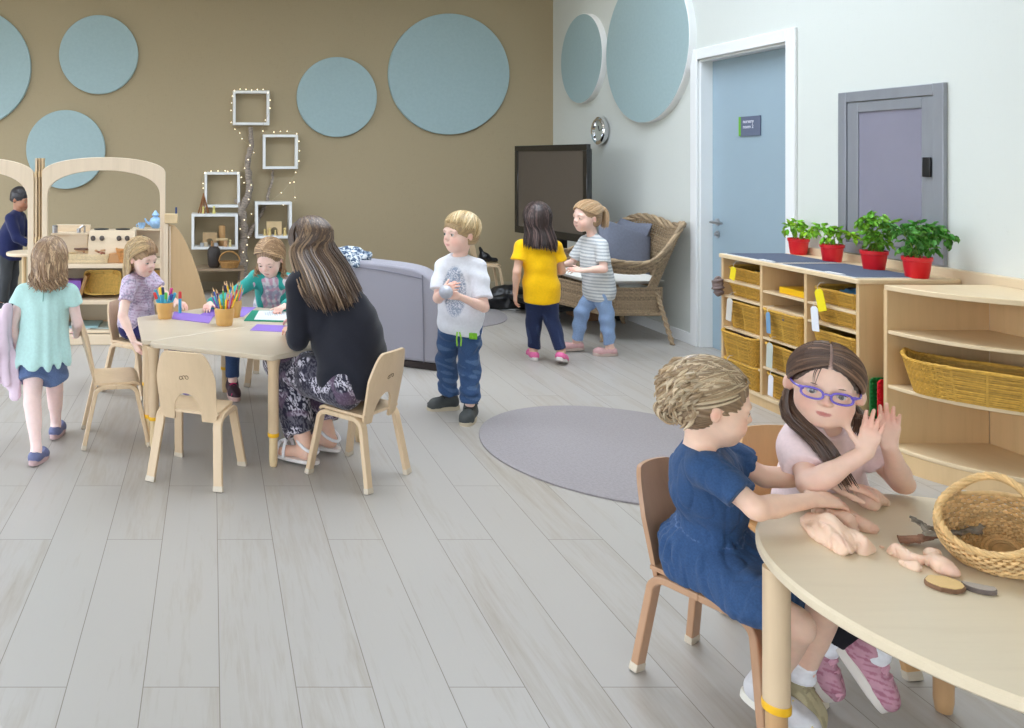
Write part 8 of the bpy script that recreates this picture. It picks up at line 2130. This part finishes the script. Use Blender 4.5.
# ============================== girl in the mint top
def girl_mint():
    g = 1.0
    J = dict(pel=V((-0.770, 3.66, 0.435)), neck=V((-0.755, 3.65, 0.755)), sL=V((-0.862, 3.655, 0.718)), sR=V((-0.645, 3.655, 0.718)),
             eL=V((-0.905, 3.630, 0.575)), wL=V((-0.880, 3.640, 0.450)), eR=V((-0.618, 3.67, 0.580)), wR=V((-0.640, 3.78, 0.50)),
             kL=V((-0.800, 3.560, 0.245)), kR=V((-0.735, 3.74, 0.250)), aL=V((-0.768, 3.500, 0.065)), aR=V((-0.745, 3.82, 0.070)),
             tL=V((0.15, 0.98, -0.12)), tR=V((0.1, 0.99, -0.02)))
    auto_hips(J, (0.08, 1), g)
    J['handL'] = (V((0.1, 0.1, -0.98)), V((-0.98, 0, 0)), 1, dict(g=0.62, curl=(0.8, 0.9, 0.9, 0.9))); J['handR'] = (V((-0.2, 0.95, -0.1)), V((0.9, 0.2, 0.2)), -1, dict(g=0.62))
    H = Head((-0.735, 3.665, 0.860), (0.12, 0.98, -0.10), g=0.98)
    root, S = make_person('small girl in a loose mint top and denim shorts walking away', J, g, (-0.77, 3.66, 0), (242, 212, 206), 0.0050 * QV, head=H, brow=(120, 96, 76))
    S = SDF(); torso_prims(S, J, g, 0.014)
    for sd in 'LR': arm_prims(S, J, sd, g, 0.012, 0.38, flare=0.010)
    S.cap(J['neck'].lerp(J['pel'], 0.35), V((-0.772, 3.655, 0.425)), 0.092, 0.130, k=0.04)
    sp, lat, fr, latp = torso_frame(J)
    S.plane((0, 0, 0.428), (0.04, 0, -1)); S.ell(V((-0.772, 3.655, 0.39)), (0.125, 0.125, 0.055), None, 0.004, 's')
    S.ell(J['neck'] + sp * 0.03 + fr * 0.01, (0.040, 0.036, 0.022), None, 0.004, 's')
    S.disp = folds(0.002, 0.007, 11, (-0.77, 3.655), 3, 0.72, 0.42)
    sdf_object(S, 'mint_top', CLOTH, root, 0.005, cfn(rgb((186, 222, 218))))
    mb = MB(); mb.tube([J['neck'] + V((0, -0.068, -0.015)), J['neck'] + V((0, -0.078, -0.06))], 0.0022, 6); mb.sphere(J['neck'] + V((0, -0.068, -0.012)), 0.005, 8, 6); wbuild(mb, 'back_button', pmat('mint_dark', (130, 180, 176), 0.6), root)
    S = SDF(); S.ell(J['pel'], (0.098, 0.084, 0.075), None, 0.02)
    for sd in 'LR': leg_prims(S, J, sd, g, 0.014, 0.50, flare=0.008)
    S.plane((0, 0, 0.272), (0, 0, -1)); S.plane((0, 0, 0.48), (0, 0, 1)); S.disp = lumps(0.003, 34, 4)
    sdf_object(S, 'denim_shorts', DENIM, root, 0.005, cfn(rgb((98, 118, 158))))
    for sd in 'LR': shoe(root, J, sd, 0.98, (98, 104, 140), sole=(190, 160, 160), style='flat', vox=0.005)
    hc = (150, 122, 96)
    def ex2(S): S.ell(H.p(-0.05, 0, -0.02), H.r(0.045, 0.068, 0.078), H.M, 0.02)
    hair_cap(H, root, (132, 106, 84), extra=ex2, vox=0.006, groove=0.002)
    c = H.c
    gd = [[c + V((-0.08, -0.04, -0.06)), c + V((-0.085, -0.05, -0.10))], [c + V((-0.04, -0.09, -0.07)), c + V((-0.035, -0.095, -0.125))], [c + V((0.03, -0.09, -0.07)), c + V((0.035, -0.095, -0.12))], [c + V((0.078, -0.05, -0.06)), c + V((0.075, -0.06, -0.10))]]
    hair_locks(H, root, 420, lambda r, t: (0.1 - 0.9 * r.random(), r.uniform(-.3, .3), 0.9), lambda r, t: (-0.9 * math.sin(lerp(0.2, 2.9, t)), 0.95 * math.cos(lerp(0.2, 2.9, t)), -0.55 + r.uniform(-.1, .4)), gd, hc, r=0.0045, spread=0.012, seed=91, tint=((186, 158, 126), 0.35), curl=0.012, curln=1.6, name='tousled_hair', R=(0.097, 0.081, 0.090))
    # the pink cloth in her left hand
    S = SDF(); a = V((-0.925, 3.62, 0.66))
    S.cap(V((-0.920, 3.60, 0.66)), V((-0.955, 3.59, 0.50)), 0.022, 0.050, k=0.03); S.cap(V((-0.955, 3.59, 0.50)), V((-0.960, 3.59, 0.36)), 0.050, 0.035, k=0.03); S.cap(V((-0.90, 3.60, 0.44)), V((-0.885, 3.60, 0.27)), 0.030, 0.022, k=0.03); S.cap(V((-0.945, 3.60, 0.40)), V((-0.905, 3.60, 0.34)), 0.035, 0.03, k=0.03)
    S.disp = folds(0.002, 0.007, 9, (-0.945, 3.59), 6, 0.66, 0.5)
    o = sdf_object(S, 'pink_cloth', pmat('pale_pink_fabric', (228, 206, 222), 0.9, 0.05, 20, 0.2, 200, sheen=0.3), None, 0.006); tag(o, 'pale pink cloth hanging from the left hand of the girl in mint', 'cloth')
# ============================== boy in the navy jumper
def boy_navy():
    g = 1.1
    J = dict(pel=V((-1.800, 7.10, 0.500)), neck=V((-1.735, 7.10, 0.850)), sL=V((-1.720, 7.205, 0.805)), sR=V((-1.760, 7.000, 0.805)),
             eL=V((-1.66, 7.20, 0.66)), wL=V((-1.57, 7.10, 0.62)), eR=V((-1.700, 6.97, 0.640)), wR=V((-1.600, 6.97, 0.585)),
             kL=V((-1.78, 7.16, 0.30)), kR=V((-1.815, 7.04, 0.29)), aL=V((-1.80, 7.18, 0.065)), aR=V((-1.855, 7.03, 0.065)), tL=V((1, -0.1, 0)), tR=V((0.95, -0.3, 0)))
    auto_hips(J, (0.95, -0.2), g)
    J['handL'] = (V((0.9, -0.3, -0.1)), V((0, 0.2, 1)), 1, dict(g=0.66)); J['handR'] = (V((0.95, 0, -0.1)), V((0, -0.2, 1)), -1, dict(g=0.66))
    H = Head((-1.700, 7.10, 0.975), (0.86, -0.38, -0.30), g=1.02)
    root, S = make_person('boy in a navy jumper and dark trousers behind the left wooden arch', J, g, (-1.80, 7.10, 0), (178, 130, 104), 0.0060 * QV, head=H, brow=(30, 24, 22), lips=(150, 84, 78))
    top_garment('navy_jumper', root, J, g, (32, 38, 78), 0.018, 1.95, hem=-0.05, vox=0.006, mat=CLOTH, extra=lambda S: S.cap(J['pel'], J['pel'].lerp(J['neck'], 0.6), 0.1, 0.095, k=0.04), sleeve_flare=0.0)
    legs_garment('grey_trousers', root, J, g, (62, 64, 66), 0.014, 1.95, mat=CLOTH, vox=0.007, flare=0.01)
    for sd in 'LR': shoe(root, J, sd, 1.1, (34, 34, 44), vox=0.006)
    hair_cap(H, root, (36, 32, 36), R=(0.093, 0.0765, 0.083), face=((0.086, 0, -0.034), (0.048, 0.075, 0.070)), vox=0.005, cutlow=-0.04)
for fn in (girl_denim, girl_glasses, woman, girl_teal, girl_lilac, boy, girl_yellow, girl_striped, girl_mint, boy_navy): fn()
